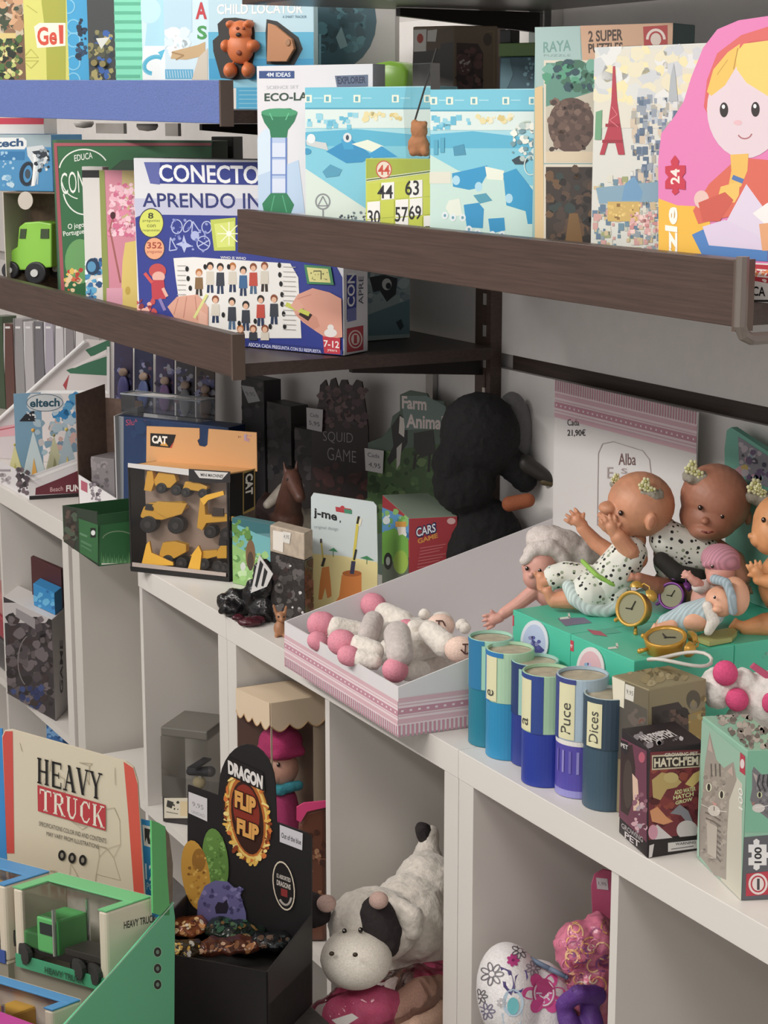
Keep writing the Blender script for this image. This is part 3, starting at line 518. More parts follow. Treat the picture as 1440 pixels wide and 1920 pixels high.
for x, y in ((868, 408), (880, 430), (896, 436), (850, 408), (924, 440), (942, 440), (835, 404)): L.ell(x, y, 6, 7, 'dfe8ea').ell(x, y, 2.5, 3, '6aa0b4')
L.rect(814, 262, 822, 290, '4aa6c4').rect(826, 258, 834, 286, '4aa6c4').poly([(960, 300), (974, 292), (992, 300), (984, 308), (966, 308)], '33454f').ring(990, 258, 26, 30, 3, 'b8c8b8', a0=170, a1=280).fill('p', (962, 235, 1004, 300), 18, ['dfe4dc', 'b5c8c4', '6f98a4', 'f0f0e4'], 8, 6).ring(996, 310, 12, 18, 2, 'd6e6e2')
k.done()
k = carton('game_box', 'lime green number card game box in front of train box', 'box', 685, 297, 813, 1.1005, 28, U, .028, 'c6cf4a')
L = k.L; L.poly([(687, 298), (812, 299), (812, 318), (687, 336)], '9fae2e').line([(687, 338), (812, 321)], 5, 'e4ead0').line([(687, 338), (812, 321)], 2.5, '4f6a2a').ell(720, 318, 15, 17, 'e0d3c0').ring(720, 318, 14, 16, 2, 'c84a3a').text('44', (709, 309, 731, 328), 'c8452f', .02)
for i, r in enumerate([[0, 1, 0, 1, 0], [1, 0, 1, 1, 0], [1, 0, 1, 0, 1]]):
    for j, q in enumerate(r): L.poly([(689 + j * 26.5, 345 + i * 34 - j * 2), (713 + j * 26.5, 343 + i * 34 - j * 2), (713 + j * 26.5, 375 + i * 34 - j * 2), (689 + j * 26.5, 377 + i * 34 - j * 2)], 'edebe6' if q else 'c3cc3a')
L.text('44', (708, 347, 737, 372), '26262a', .012).text('63', (760, 338, 786, 366), '26262a', .012).text('30', (690, 394, 713, 420), '26262a', .012).text('57', (741, 388, 765, 416), '26262a', .012).text('69', (767, 385, 790, 412), '26262a', .012).text('71', (798, 424, 812, 440), '26262a', .012); k.done()
# gold window box, on a plain carton, behind the train boxes
c = P(851, 48, Y=1.335); f = Face(c, (math.sin(.60), -math.cos(.60), 0)); l = f.w(774, 56); f2 = Face(c, (math.sin(1.2), -math.cos(1.2), 0)); r = f2.w(934, 52)
z1 = min(c.z, 1.69); zg = 1.535
tag(MB().prism([(-2.285, 1.37), (-2.155, 1.37), (-2.155, 1.52), (-2.285, 1.52)], U, zg - .0006, M('4a453e', .6)).build('storage_carton'), 'plain dark carton under the gold window box', 'box')
BR_ = M('6f5b45', .4)
def window_box(name, label, c, r, l, z0, z1, col, inner, group=None):
    k = Carton(name, label, 'box', c, r, l, z0, z1, col, group); return k
k = window_box('window_box', 'dark gold window box behind the train boxes on middle shelf', c, r, l, zg, z1, M('78634a', .35), None)
k.L.poly([(776, 62), (851, 50), (851, 170), (772, 170)], '6d5b49').poly([(776, 98), (826, 92), (826, 82), (851, 78), (851, 170), (772, 170)], '55504c').poly([(776, 56), (800, 55), (799, 96), (776, 97)], 'dcd6cc').ell(788, 72, 6, 9, 'b84a3a').poly([(802, 57), (820, 55), (817, 78), (801, 78)], 'd2ccc2')
k.R.poly([(856, 80), (896, 82), (906, 100), (905, 165), (856, 170)], '46332f').fill('p', (860, 95, 900, 160), 26, ['5d3f3c', '6f4a44', '3a2826', '7f5c50'], 11, 4).ell(870, 122, 14, 20, '5a3b3a').fill('p', (862, 112, 880, 135), 8, ['b8a8a0', '8a7a76'], 4, 4).ell(914, 74, 8, 12, '57493c').line([(912, 60), (926, 58), (926, 160)], 2, '8d7852'); k.done()
# green things behind
f = stand(737, 165, 40, Y=1.40)
g = Face(f.o, f.n)
g.ext([(698, 190), (698, 134), (712, 120), (742, 115), (770, 120), (779, 134), (779, 190)], M('7fb62c', .25), -.05, .03); o = g.mb.build('toy_case', bevel=.008, smooth=True); tag(o, 'glossy lime green toy case behind white tube box', 'toy')
z0 = U; m = MB(); p = f.w(700, 150); q = f.w(778, 150); d = (q - p); d.z = 0; n = V((-d.y, d.x, 0)).normalized()
zq = min(v.co.z for v in o.data.vertices) + o.location.z
tag(MB().prism([p - n * .028, q - n * .028, q + n * .05, p + n * .05], U, zq - .0006, M('3d4348', .6)).build('storage_carton'), 'plain grey carton under the lime green toy case', 'box')
k = carton('flat_box', 'dark teal box behind train box beside the gold window box', 'box', 937, 107, 1004, 1.29, 35, U, .05, '2f5563'); k.L.poly([(940, 110), (956, 110), (962, 140), (950, 168), (938, 168)], '4c7480').fill('p', (980, 110, 1000, 160), 8, ['22404c', '6a94a0'], 5, 5); kt = k.z1; k.done()
k = carton('flat_box', 'dull green flat box lying on dark teal box', 'box', 935, 81, 1006, 1.29, 35, kt + .0006, .05, '5c7a3c'); kt = k.z1; k.done()
k = carton('small_case', 'small black case on top of dull green flat box', 'box', 937, 56, 958, 1.30, 35, kt + .0006, .03, '2c2d2e'); k.done()
# film puzzle box
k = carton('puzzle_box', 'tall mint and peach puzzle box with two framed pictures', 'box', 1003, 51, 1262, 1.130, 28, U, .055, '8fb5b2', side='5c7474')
L = k.L; L.poly([(1003, 51), (1088, 49), (1090, 115), (1020, 115), (1020, 165), (1005, 162)], '9fbdb9').poly([(1088, 48), (1262, 42), (1262, 200), (1100, 200), (1092, 110)], 'caa182').poly([(1003, 165), (1018, 160), (1020, 460), (1003, 458)], 'd9bd8c').text('RAYA', ((1019, 79), (1071, 74), (1071, 95), (1019, 99)), '6f9a92', .02).text('2 SUPER', ((1103, 58), (1168, 54), (1168, 76), (1104, 79)), '4a3a30', .03).text('PUZZLES', ((1103, 82), (1168, 79), (1168, 98), (1104, 100)), '4a3a30', .03).poly([(1206, 50), (1252, 47), (1252, 90), (1208, 90)], 'b03a3a').ring(1230, 74, 16, 18, 5, 'e3d5cb', a0=180, a1=360).ell(1230, 74, 10, 12, 'd9c9bd').text('line text here'.replace('line text here', 'PUZZLE'), (1020, 102, 1070, 106), '7f9a94')
L.rect(1020, 113, 1120, 306, 'd8cfbd').rect(1024, 118, 1120, 285, '5b8f80').fill('p', (1024, 120, 1120, 165), 26, ['3f6f5a', '2f4f58', '4f9a7a', '6faa96'], 14, 6).poly([(1024, 200), (1120, 170), (1120, 285), (1024, 285)], 'c2bba8').ell(1072, 235, 44, 52, '5b473f').fill('p', (1034, 190, 1108, 280), 30, ['6b5449', '4a3a34', '7a6256'], 10, 7).poly([(1024, 284), (1120, 284), (1120, 304), (1024, 304)], 'd4c3a6')
L.rect(1020, 308, 1120, 470, 'd8cfbd').rect(1024, 313, 1120, 470, '3c332e').fill('p', (1026, 316, 1116, 465), 40, ['4a3d35', '2a2422', '5a4536', '6a4f36', '35413f'], 14, 9).poly([(1068, 400), (1084, 400), (1096, 470), (1058, 470)], '7a5a32')
k.done()
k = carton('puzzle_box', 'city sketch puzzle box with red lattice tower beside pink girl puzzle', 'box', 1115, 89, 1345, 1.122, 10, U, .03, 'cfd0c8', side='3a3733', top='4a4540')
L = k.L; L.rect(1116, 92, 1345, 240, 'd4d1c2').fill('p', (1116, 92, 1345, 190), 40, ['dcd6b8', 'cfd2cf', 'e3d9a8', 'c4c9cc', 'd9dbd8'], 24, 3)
L.fill('b', (1185, 185, 1340, 345), 190, ['8f9aa6', 'b3bcc4', '6f8096', 'd3d6d4', '5a6f86', 'a9a79c', 'c9b9a4'], 9, 4, 1.6).fill('b', (1116, 335, 1340, 475), 240, ['8a98a0', 'b8bcae', '6a8a9a', 'd0cfc0', '98a070', 'c9b48c', '5f7a92', 'c99a94'], 9, 5, 1.3).poly([(1118, 352), (1240, 340), (1236, 378), (1124, 382)], '7fa0b4').poly([(1172, 345), (1190, 330), (1206, 360), (1202, 376), (1166, 376)], '6a98bc').rect(1140, 378, 1200, 415, 'c9a85c').fill('b', (1140, 382, 1200, 412), 14, ['e3c878', '8a6a3a', 'd8b868'], 6, 6).fill('b', (1180, 400, 1240, 440), 30, ['d8a8a4', 'e8c8c0', 'c98a88'], 7, 7)
L.poly([(1150, 124), (1154, 124), (1158, 190), (1166, 248), (1172, 290), (1160, 290), (1153, 262), (1142, 262), (1134, 290), (1125, 290), (1140, 240), (1147, 190)], 'b0384a').rect(1136, 232, 1164, 238, '9a2c3c').rect(1130, 262, 1168, 268, '9a2c3c').line([(1148, 200), (1158, 215), (1144, 225), (1160, 238)], 1.2, 'd87a84').poly([(1118, 210), (1130, 206), (1128, 262), (1116, 262)], '6aa07a').poly([(1258, 145), (1264, 118), (1268, 145), (1272, 190), (1254, 190)], 'a8b0b4')
k.done()
# shaped girl puzzle
f = Face(P(1235, 400, Y=1.103), (math.sin(.16), -math.cos(.16), 0)); t = thing('shaped_puzzle', 'bright pink arched puzzle box with cartoon girl at shelf end', 'puzzle', (*(f.w(1400, 480))[:2], U))
zq = lambda x: CY  # outline foot lies on the board
def foot(x):
    a, b = 400.0, 700.0
    for _ in range(40):
        m_ = (a + b) / 2
        if f.w(x, m_).z > U + .0006: a = m_
        else: b = m_
    return a
g = Face(f.o, f.n); g.ext([(1235, foot(1235)), (1234, 300), (1240, 250), (1262, 222), (1282, 190), (1296, 145), (1318, 90), (1345, 55), (1385, 38), (1440, 30), (1500, 40), (1550, 80), (1580, 200), (1600, 300), (1600, foot(1600))], M('e07bb4', .35), -.026, 0); g.mb.build('shaped_box', t)
L = Face(f.o, f.n)
L.poly([(1235, 372), (1270, 385), (1330, 388), (1340, 560), (1235, foot(1235) - 4)], 'ecb52c')
L.poly([(1326, 150), (1345, 100), (1390, 66), (1440, 50), (1500, 60), (1520, 300), (1340, 240), (1320, 200)], 'd8605c').poly([(1340, 140), (1365, 100), (1405, 78), (1500, 70), (1500, 280), (1345, 200)], 'c9534e').ell(1398, 205, 72, 92, 'dcc8d0', 32)
L.poly([(1326, 172), (1338, 130), (1365, 98), (1388, 82), (1384, 120), (1360, 160), (1334, 180)], 'e6bb50').poly([(1380, 100), (1395, 82), (1440, 76), (1500, 100), (1500, 200), (1440, 180), (1400, 155), (1382, 130)], 'ecc860').line([(1384, 90), (1376, 130)], 2, 'b98a34').line([(1345, 140), (1365, 112)], 1.5, 'c99c40')
for x, y in ((1358, 206), (1417, 205)): L.ell(x, y, 8, 14, '2c2426').ell(x - 1, y - 6, 3, 4, 'f3eeee')
L.ell(1384, 230, 8, 5, 'e0b4bc').ring(1397, 246, 14, 14, 2.5, 'b06a70', a0=20, a1=150)
L.poly([(1300, 395), (1330, 345), (1385, 295), (1440, 300), (1500, 320), (1500, 470), (1400, 400), (1350, 410), (1310, 420)], 'd86350').poly([(1400, 345), (1440, 400), (1470, 470), (1320, 460), (1360, 420)], 'd9cbe0').poly([(1370, 290), (1404, 288), (1402, 320), (1390, 350), (1366, 352), (1372, 320)], 'e6b650').poly([(1352, 350), (1388, 340), (1386, 366), (1378, 380), (1345, 376)], 'e8bd58').line([(1374, 332), (1394, 340)], 9, '4f74b0').ell(1316, 374, 14, 17, 'e2bcb4').poly([(1310, 380), (1360, 360), (1376, 375), (1350, 415), (1318, 415)], 'cc5747').poly([(1298, 440), (1330, 425), (1440, 462), (1440, 490), (1320, 484)], '4a7fc0').poly([(1318, 425), (1360, 412), (1420, 440), (1440, 470), (1330, 460)], 'd6c6de')
L.poly([(1412, 400), (1440, 380), (1470, 400), (1470, 420), (1440, 425)], 'ece6e4').poly([(1424, 420), (1440, 418), (1470, 430), (1470, 470), (1430, 470)], 'e0a070')
PZ = [(1248, 312), (1260, 310), (1258, 302), (1266, 291), (1274, 302), (1272, 310), (1286, 310), (1286, 324), (1280, 332), (1286, 340), (1286, 356), (1272, 354), (1274, 360), (1266, 366), (1260, 360), (1262, 354), (1248, 354), (1248, 340), (1254, 332), (1248, 324)]
L.poly(PZ, 'c83048').text('24', ((1258, 346), (1258, 318), (1275, 316), (1275, 344)), 'f0dcd4', .03).text('puzzle', ((1248, 560), (1248, 386), (1278, 390), (1278, 566)), 'f4efe4', .03)
L.poly([(1390, 492), (1600, 500), (1600, 660), (1388, foot(1388) - 3)], 'e4dfda').poly([(1390, 494), (1600, 506), (1600, 560), (1390, 522)], 'c03040').text('PUZZLES', ((1398, 502), (1470, 508), (1470, 524), (1398, 517)), 'eee4de', .03).fill('p', (1400, 505, 1440, 530), 8, ['e88a4a', 'f0d8d0'], 6, 4).text('EDUCA', ((1378, 534), (1436, 538), (1436, 556), (1378, 552)), '1c1a1a', .02).rect(1385, 562, 1480, 566, '3a3634')
L.mb.build('front_print', t)
# little pouch with a wicker toy and its thin stick
f = stand(790, 290, 30, Y=1.112); o = f.w(787, 290)
kz = bpy.data.objects['game_box.004']
t = thing('gift_pouch', 'clear cellophane pouch with small wicker toy on number card box', 'pouch', (o.x, o.y, o.z))
g = Face(f.o, f.n); g.ext([(770, 296), (764, 200), (776, 120), (815, 118), (816, 240), (812, 297)], CL('e8ecec', .12), -.012, .010); g.mb.build('cellophane', t)
g = Face(f.o, f.n)
for a in ((785, 272, 20, 22, -.001, .008), (786, 244, 15, 18, 0, .007), (778, 232, 6, 8, 0, .004), (796, 234, 6, 8, 0, .004), (776, 284, 8, 10, .002, .006), (798, 284, 8, 10, .002, .006)): g.blob(*a[:4], M('b8743f', .7, 0, 'rough'), a[4], a[5])
o2 = g.mb.build('wicker_toy', remesh=.0016, disp=.003, ds=.008); tag(o2, 'small orange brown wicker animal inside the clear pouch', 'toy')
tag(MB().tube([f.w(776, 232, -.018), f.w(819, 90, -.018)], .0012, '2a2624', 6).build('thin_stick'), 'thin dark stick leaning behind the clear pouch', 'stick')
# round clips under shelves, small metal hangers
for nm, pts, zc_, Yc in (('wall_shelf', ((157, 1), (276, 1)), 1.5405, 1.12), ('wall_shelf.003', ((735, 1), (890, 1)), 1.7015, 1.13)):
    sh = bpy.data.objects[nm]
    for x, _ in pts:
        p = P(x, 228 if Yc == 1.12 else 15, Y=Yc); zz = zc_ + (.004 if x < 200 else 0)
        MB().lathe((p.x, Yc, zz), (0, 0, -1), [(0, 0), (.017, 0), (.018, .004), (.014, .010), (0, .012)], M('b4b0ac', .4)).build('light_puck', sh, 'round pale puck', smooth=True)
for x0, x1, yy, Y in ((180, 232, 250, 1.2), (310, 334, 255, 1.28)):
    p, q = P(x0, yy, Y=Y), P(x1, yy, Y=Y); MB().box(p.x, q.x, Y, Y + .006, p.z, 1.541, M('c9c5c0', .25, .6)).build('metal_strip', bpy.data.objects['wall_shelf'])
k = carton('small_case', 'small black case beside green board game under blue shelf', 'box', 396, 256, 437, 1.36, 40, ZM, .04, '151515'); k.done()
# ================================================================== the counter, left to right
Z = ZC + .0006
# far left: a white sloped display side with a printed triangular header
f = stand(130, 760, 40, Y=1.36); zf = f.w(130, 760)
def plan_y(face, x, z):                  # photo row at which the face reaches height z under column x
    a, b = 300.0, 2400.0
    for _ in range(45):
        m_ = (a + b) / 2
        if face.w(x, m_).z > z: a = m_
        else: b = m_
    return a
t = thing('card_display', 'white sloped card display with green triangles behind the tent toys', 'display', (*f.w(120, 800)[:2], Z))
g = Face(f.o, f.n); g.ext([(48, plan_y(f, 48, Z)), (48, 742), (162, 636), (206, 640), (206, plan_y(f, 206, Z))], M('cfc6c4', .5), -.004, 0); g.mb.build('header_card', t)
g = Face(f.o, f.n); g.poly([(160, 656), (206, 636), (206, 660), (170, 668)], '2f6b4c').poly([(124, 694), (200, 668), (200, 704), (132, 700)], '2f6b4c').poly([(118, 722), (130, 702), (124, 732)], 'a83a40').line([(52, 735), (204, 735)], 6, 'e6e4e4').line([(203, 650), (203, 735)], 5, 'd9d5d4').poly([(130, 690), (200, 655), (200, 664), (140, 690)], 'ddd4d2'); g.mb.build('header_print', t)
MB().tube([f.w(-30, 812, .01), f.w(160, 640, .01)], .0045, M('e9e6e6', .4), 8).build('white_edge', t)
g = Face(f.o, f.n); g.ext([(-40, plan_y(f, -40, Z)), (-40, 830), (0, 790), (50, 744), (50, plan_y(f, 50, Z))], M('c3b9bb', .5), -.003, 0); g.poly([(-30, 808), (0, 800), (48, 792), (48, 815), (-30, 822)], 'd09aa2').line([(-30, 812), (50, 796)], 2, 'b0404c'); g.mb.build('side_card', t)
# tent toys display
c, r, l = P(55, 937, Z=Z), P(152, 931, Z=Z), P(-10, 900, Z=Z); b = r + l - c
t = thing('counter_display', 'white counter display of small pyramid tent toys at far left', 'display', (*((r + l) / 2)[:2], Z))
WD = M('dcd8da', .45)
def wall(a, b, z0, za, zb, m, th=.002):   # upright card from a to b whose top runs from za to zb
    d = V((b.x - a.x, b.y - a.y, 0)).normalized(); n = V((-d.y, d.x, 0)) * th
    return MB().hexa([V((a.x, a.y, z0)), V((b.x, b.y, z0)), V((b.x, b.y, z0)) + n, V((a.x, a.y, z0)) + n, V((a.x, a.y, za)), V((b.x, b.y, zb)), V((b.x, b.y, zb)) + n, V((a.x, a.y, za)) + n], m)
zbk = zat(b, 736)
wall(c, r, Z, zat(c, 893), zat(r, 858), WD).build('front_panel', t); wall(l, c, Z, zat(l, 858), zat(c, 893), WD).build('side_panel', t)
wall(l * .55 + b * .45, b, Z, zbk, zbk, M('7fa9c6', .5)).build('header_card', t)
fl = Face(c, (c - l).cross(V((0, 0, 1)))); fr = Face(c, (r - c).cross(V((0, 0, 1)))); fb = Face(b, (b - l).cross(V((0, 0, 1))))
fr.poly([(66, 928), (67, 915), (110, 898), (152, 880), (152, 924)], '6b2836').text('Beach', ((94, 914), (118, 911), (118, 920), (94, 922)), 'd9b0b0').text('FUN', ((124, 910), (150, 908), (150, 921), (124, 922)), 'efe6e4', .03).poly([(55, 930), (152, 924), (152, 931), (55, 937)], '1d1a1c').poly([(57, 896), (152, 862), (152, 866), (57, 903)], 'efecec'); fr.mb.build('front_print', t)
fl.fill('p', (32, 880, 54, 925), 16, ['4a4048', '6a5a62', '2f2a30', '8a8088'], 7, 3).rect(0, 880, 20, 884, '9a9298').fill('p', (0, 890, 20, 905), 6, ['b0a8ac', '8f878c'], 5, 3); fl.mb.build('side_print', t)
fb.fill('p', (70, 785, 140, 850), 24, ['b8cfdc', '8fb0c4', 'd8d0d0', 'e0b8b0', '7fa0b8'], 12, 5).fill('p', (100, 740, 146, 790), 16, ['2f8fd0', '5fb0e0', 'c0d8e8'], 12, 6).poly([(52, 745), (58, 738), (112, 738), (118, 745), (118, 764), (110, 772), (56, 770), (50, 762)], 'dfe3e6').ring(84, 755, 34, 16, 1.5, '6a7a8a').text('eltech', ((56, 748), (112, 746), (112, 762), (56, 764)), '24566a', .03).poly([(48, 776), (64, 770), (66, 790), (36, 790)], '2a2c34').fill('b', (46, 772, 66, 788), 6, ['e8e8e8'], 3, 2); fb.mb.build('header_print', t)
for x, y, s, cs, lb in ((66, 880, 1.05, ('b9c9cc', 'd9a23c'), 'small pale blue pyramid tent toy nearest the corner of display'), (30, 868, .7, ('cfc78a', 'b8b04a'), 'small yellowish pyramid tent toy at left end of display'), (104, 866, .85, ('b8b48e', '8d8a5a'), 'small olive pyramid tent toy in the display middle'), (128, 872, 1.0, ('9aabb4', 'c9b24a'), 'small grey blue pyramid tent toy at right of display')):
    base = P(x, y + 30, Z=Z + .012); h = .125 * s; w2 = .044 * s
    tt = thing('tent_toy', lb, 'toy', (base.x, base.y, Z + .0005), 'pyramid tent toys')
    q = [base + V((w2 * math.cos(a), w2 * math.sin(a), 0)) for a in (.5, 2.07, 3.64, 5.21)]
    for p in q: p.z = Z + .0005
    ap = V((base.x, base.y, Z + h)); m = MB(); m.add(q + [ap], [(3, 2, 1, 0), (0, 1, 4), (1, 2, 4), (2, 3, 4), (3, 0, 4)], M(cs[0], .5)); m.build('tent', tt)
    m = MB(); m.sph(ap, .004 * s, cs[1]); m.build('tip', tt)
    m = MB(); m.add([q[3] * .62 + ap * .08 + q[0] * .30 + V((.0, -.0016, .002)), q[0] * .62 + ap * .08 + q[3] * .30 + V((0, -.0016, .002)), (q[0] + q[3]) * .22 + ap * .56 + V((.0006, -.0012, .001))], [(0, 1, 2)], cs[1]); m.build('door_flap', tt)
# brown open display with grey carton in it
f = stand(180, 930, 30, Y=1.225); t = thing('card_display', 'open brown card display with white right edge beside tent toys', 'display', (*f.w(180, 930)[:2], Z))
a0, a1 = f.w(149, 940), f.w(218, 940); dn = V((-math.sin(math.radians(30)), math.cos(math.radians(30)), 0)) * .09
for p in (a0, a1): p.z = Z
MB().hexa([p + V((0, 0, h)) for h in (0, .22) for p in (a0 + dn, a1 + dn, a1 + dn * 1.02, a0 + dn * 1.02)], M('6b554a', .7, 0, 'rough')).build('back_panel', t)
wall(a1, a1 + dn, Z, zat(a1, 780), zat(a1, 770), M('b9b6b6', .5), -.003).build('side_panel', t); wall(a0, a0 + dn, Z, zat(a0, 740), zat(a0, 730), M('6b554a', .7, 0, 'rough')).build('side_panel', t)
wall(a0, a1, Z, zat(a0, 890), zat(a1, 935), WD).build('front_panel', t)
g = Face(a0 + V((0, 0, .01)), f.n); g.poly([(152, 900), (164, 906), (164, 924), (152, 918)], 'b0586a').fill('p', (168, 908, 190, 938), 10, ['8a8088', '5a5058'], 5, 3); g.mb.build('front_print', t)
e = a0 * .55 + a1 * .45 + dn * .3
k = Carton('small_carton', 'small grey printed carton inside the brown display', 'box', (a1 + dn * .12 - (a1 - a0) * .12), (a1 + dn * .85 - (a1 - a0) * .12), (a1 + dn * .12 - (a1 - a0) * .75), Z, zat(a1 + dn * .12, 862), '7d777a'); k.L.fill('p', (165, 850, 205, 920), 16, ['8f888a', '6a6266', '5a5458'], 8, 4); k.done()
# navy box with clear tray on top
f = stand(222, 790, 30, Y=1.26); p0 = f.w(222, 778); p1 = f.w(428, 776)
k = carton('toy_box', 'dark navy toy box behind the yellow machines pack', 'box', 222, 780, 428, 1.262, 30, Z, .055, '1f3a66')
k.L.rect(222, 780, 232, 1060, '8d9298').text('Sluban', ((236, 787), (274, 784), (274, 796), (236, 798)), 'b84a68', .01).text('6-12', ((388, 775), (416, 775), (416, 784), (388, 784)), '2f5a80', .01).fill('p', (240, 800, 420, 860), 10, ['22406c', '1b345c'], 20, 3); zt = k.z1; k.done()
k = carton('clear_box', 'clear plastic tray box on top of navy toy box', 'box', 226, 738, 376, 1.272, 30, zt + .0006, .045, CL('c8d0d8', .1)); k.T.poly([(222, 744), (300, 736), (340, 742), (260, 752)], CL('ffffff', .05)); k.R.clip = None; q = k.done()
m = MB(); pp = [k.l, k.c, k.r, k.r + k.l - k.c]
for i in range(4): m.tube([V((*pp[i][:2], k.z1)), V((*pp[(i + 1) % 4][:2], k.z1))], .0016, M('aab2ba', .2), 6)
m.build('rim', q)
# hanging figures in dark blister packs below the shelf
R_ = random.Random(8)
hg = ['purple', 'navy', 'violet', 'grey', 'brown']
for i, x in enumerate((214, 252, 292, 330, 368)):
    f = stand(x, 800, 8, Y=1.50); bz = P(x, 800, Y=1.50)
    lb = 'dark %s figure card leaning on wall, %s behind the navy box' % (hg[i], ['leftmost', 'second from left', 'middle', 'second from right', 'rightmost'][i])
    t = thing('figure_card', lb, 'pack', (*f.w(x + 15, 800)[:2], Z), 'figure cards along the wall')
    yb = plan_y(f, x, Z); g = Face(f.o, f.n); g.ext([(x, yb), (x, 640 + (x - 214) * .2), (x + 34, 648 + (x - 214) * .2), (x + 34, plan_y(f, x + 34, Z))], ['3a3450', '2a3050', '40385a', '45424a', '4a3c38'][i], -.002, 0); g.mb.build('card', t)
    g = Face(f.o, f.n); g.fill('p', (x + 3, 668 + i * 8, x + 31, 840), 26, ['5a5a8a', '3a3a60', '8a8ab0', '241f38', '6a4a5a', '9a9aa8'], 8, i + 4); g.mb.build('card_print', t)
    g = Face(f.o, f.n); g.blob(x + 17, 730 + i * 8, 9, 26, ['5a5a9a', '4a5a8a', '6a4a7a', '7a7a80', '7a5a4a'][i], .008, .008); g.blob(x + 17, 698 + i * 8, 7, 8, 'a08878', .008, .007); g.mb.build('figure', t)
# yellow machines pack
c, r, l = P(430, 1091, Z=Z), P(481, 1080, Z=Z), P(245, 1071, Z=Z); z1 = zat(l, 872)
b = r + l - c
t = thing('machines_pack', 'black and orange window pack of yellow mini machines', 'pack', (*((r + l) / 2)[:2], Z))
BK = M('231f20', .4); dv = (c - l).normalized(); nv = (r - c); fc = Face(c, (c - l).cross(V((0, 0, 1)))); fs_ = Face(c, (r - c).cross(V((0, 0, 1))))
def boxp(a, b, dpt, z0, z1, m): return MB().prism([a, b, b + dpt, a + dpt], z0, z1, m)
boxp(l, c, nv, Z, Z + .006, BK).build('bottom_panel', t); boxp(l, l + dv * .0025, nv, Z, z1, BK).build('side_panel', t); boxp(c - dv * .0025, c, nv, Z, z1 - .002, BK).build('side_panel', t)
boxp(l + nv * .55, c + nv * .55, nv * .45, Z + .006, z1 - .004, M('b49c8b', .6)).build('inner_card', t)
ztop = zat(b, 812)
boxp(l, c, nv, z1 - .003, z1, M('e0a868', .5)).build('top_panel', t)
g = Face(c + nv, fc.n); u_ = [(274, 862), (276, 800), (290, 798), (371, 804), (372, 830), (378, 838), (386, 835), (386, 826), (383, 822), (384, 812), (396, 812), (398, 838), (392, 846), (478, 812), (480, 878)]
g.ext([(274, 872), (275, 799), (374, 803), (374, 822), (370, 826), (374, 836), (384, 838), (389, 834), (391, 804), (481, 811), (482, 884)], M('dda468', .5), -.002, 0); g.mb.build('header_card', t)
g = Face(c + nv, fc.n); g.poly([(282, 812), (330, 815), (322, 840), (282, 836)], '1d1a1a').poly([(330, 815), (326, 828), (318, 840), (322, 840)], 'c8483a').poly([(300, 835), (308, 826), (316, 837)], 'd9a03a').text('CAT', ((285, 816), (314, 818), (313, 833), (285, 831)), 'f2ede4', .05).text('3+', (446, 817, 452, 821), '8a5a30').fill('b', (456, 816, 472, 828), 6, ['c98a9a', 'b89ab0'], 4, 3); g.mb.build('header_print', t)
fc.poly([(240, 868), (356, 880), (362, 884), (432, 888), (432, 893), (358, 892), (240, 876)], 'd9d6d4').poly([(354, 879), (432, 884), (432, 905), (388, 906), (354, 902)], '2c292a').poly([(364, 882), (428, 886), (416, 899), (374, 896)], 'd6d3d0').text('MINI MACHINES', ((376, 887), (420, 890), (418, 896), (377, 893)), '2c292a', .02).poly([(244, 1062), (430, 1082), (430, 1091), (245, 1070)], '161414').poly([(248, 1054), (424, 1074), (424, 1081), (248, 1062)], 'b5a69e'); fc.mb.build('front_print', t)
fs_.poly([(455, 885), (478, 878), (478, 955), (455, 965)], 'a58a48').poly([(457, 888), (476, 881), (476, 950), (457, 960)], '1c1919').text('CAT', ((474, 886), (474, 926), (460, 930), (460, 890)), 'e8e2d8', .04); fs_.mb.build('side_print', t)
g = Face(fc.o, fc.n); g.ext([(246, 1060), (242, 876), (430, 893), (430, 1080)], CL('ffffff', .12), -.0015, -.001); g.mb.build('window', t)
YL = M('f0b418', .35); BW = M('2b2827', .45); fm = Face(c + nv * .22, fc.n)
def machine(label, body, wheels, extra=()):
    xs = [p[0] for p in body]; tt = thing('toy_digger', label, 'toy digger', fm.w(sum(xs) / len(xs), max(p[1] for p in body)), 'yellow mini machines in the pack')
    g = Face(fm.o, fm.n); g.ext(body, YL, -.006, .006); g.mb.build('body', tt, bevel=.0012)
    for cx, cy, rr in wheels:
        g = Face(fm.o, fm.n); g.disc(cx, cy, rr, rr, BW, -.007, .0085, 16); wl = g.mb.build('wheel', tt, bevel=.0015); wl['_o'] = tt['_o']
        g = Face(fm.o, fm.n); g.disc(cx, cy, rr * .4, rr * .4, '4a4442', .0086, .0098, 10); g.mb.build('hub', wl)
    for nm, pts, col, d0, d1 in extra: g = Face(fm.o, fm.n); g.ext(pts, col, d0, d1); g.mb.build(nm, tt, bevel=.0006)
machine('yellow mini wheel loader with raised scoop, top left in pack', [(290, 902), (300, 884), (330, 888), (334, 902), (322, 914), (296, 912)], ((306, 914, 10), (334, 918, 10)), (('scoop', [(274, 918), (280, 882), (290, 880), (293, 904), (288, 920)], YL, -.006, .008),))
machine('yellow mini roller, top right beneath the white name strip', [(345, 916), (350, 902), (376, 904), (392, 912), (388, 922)], ((352, 922, 9), (384, 924, 9)), (('canopy', [(360, 902), (362, 890), (378, 891), (378, 903)], BW, -.005, .005),))
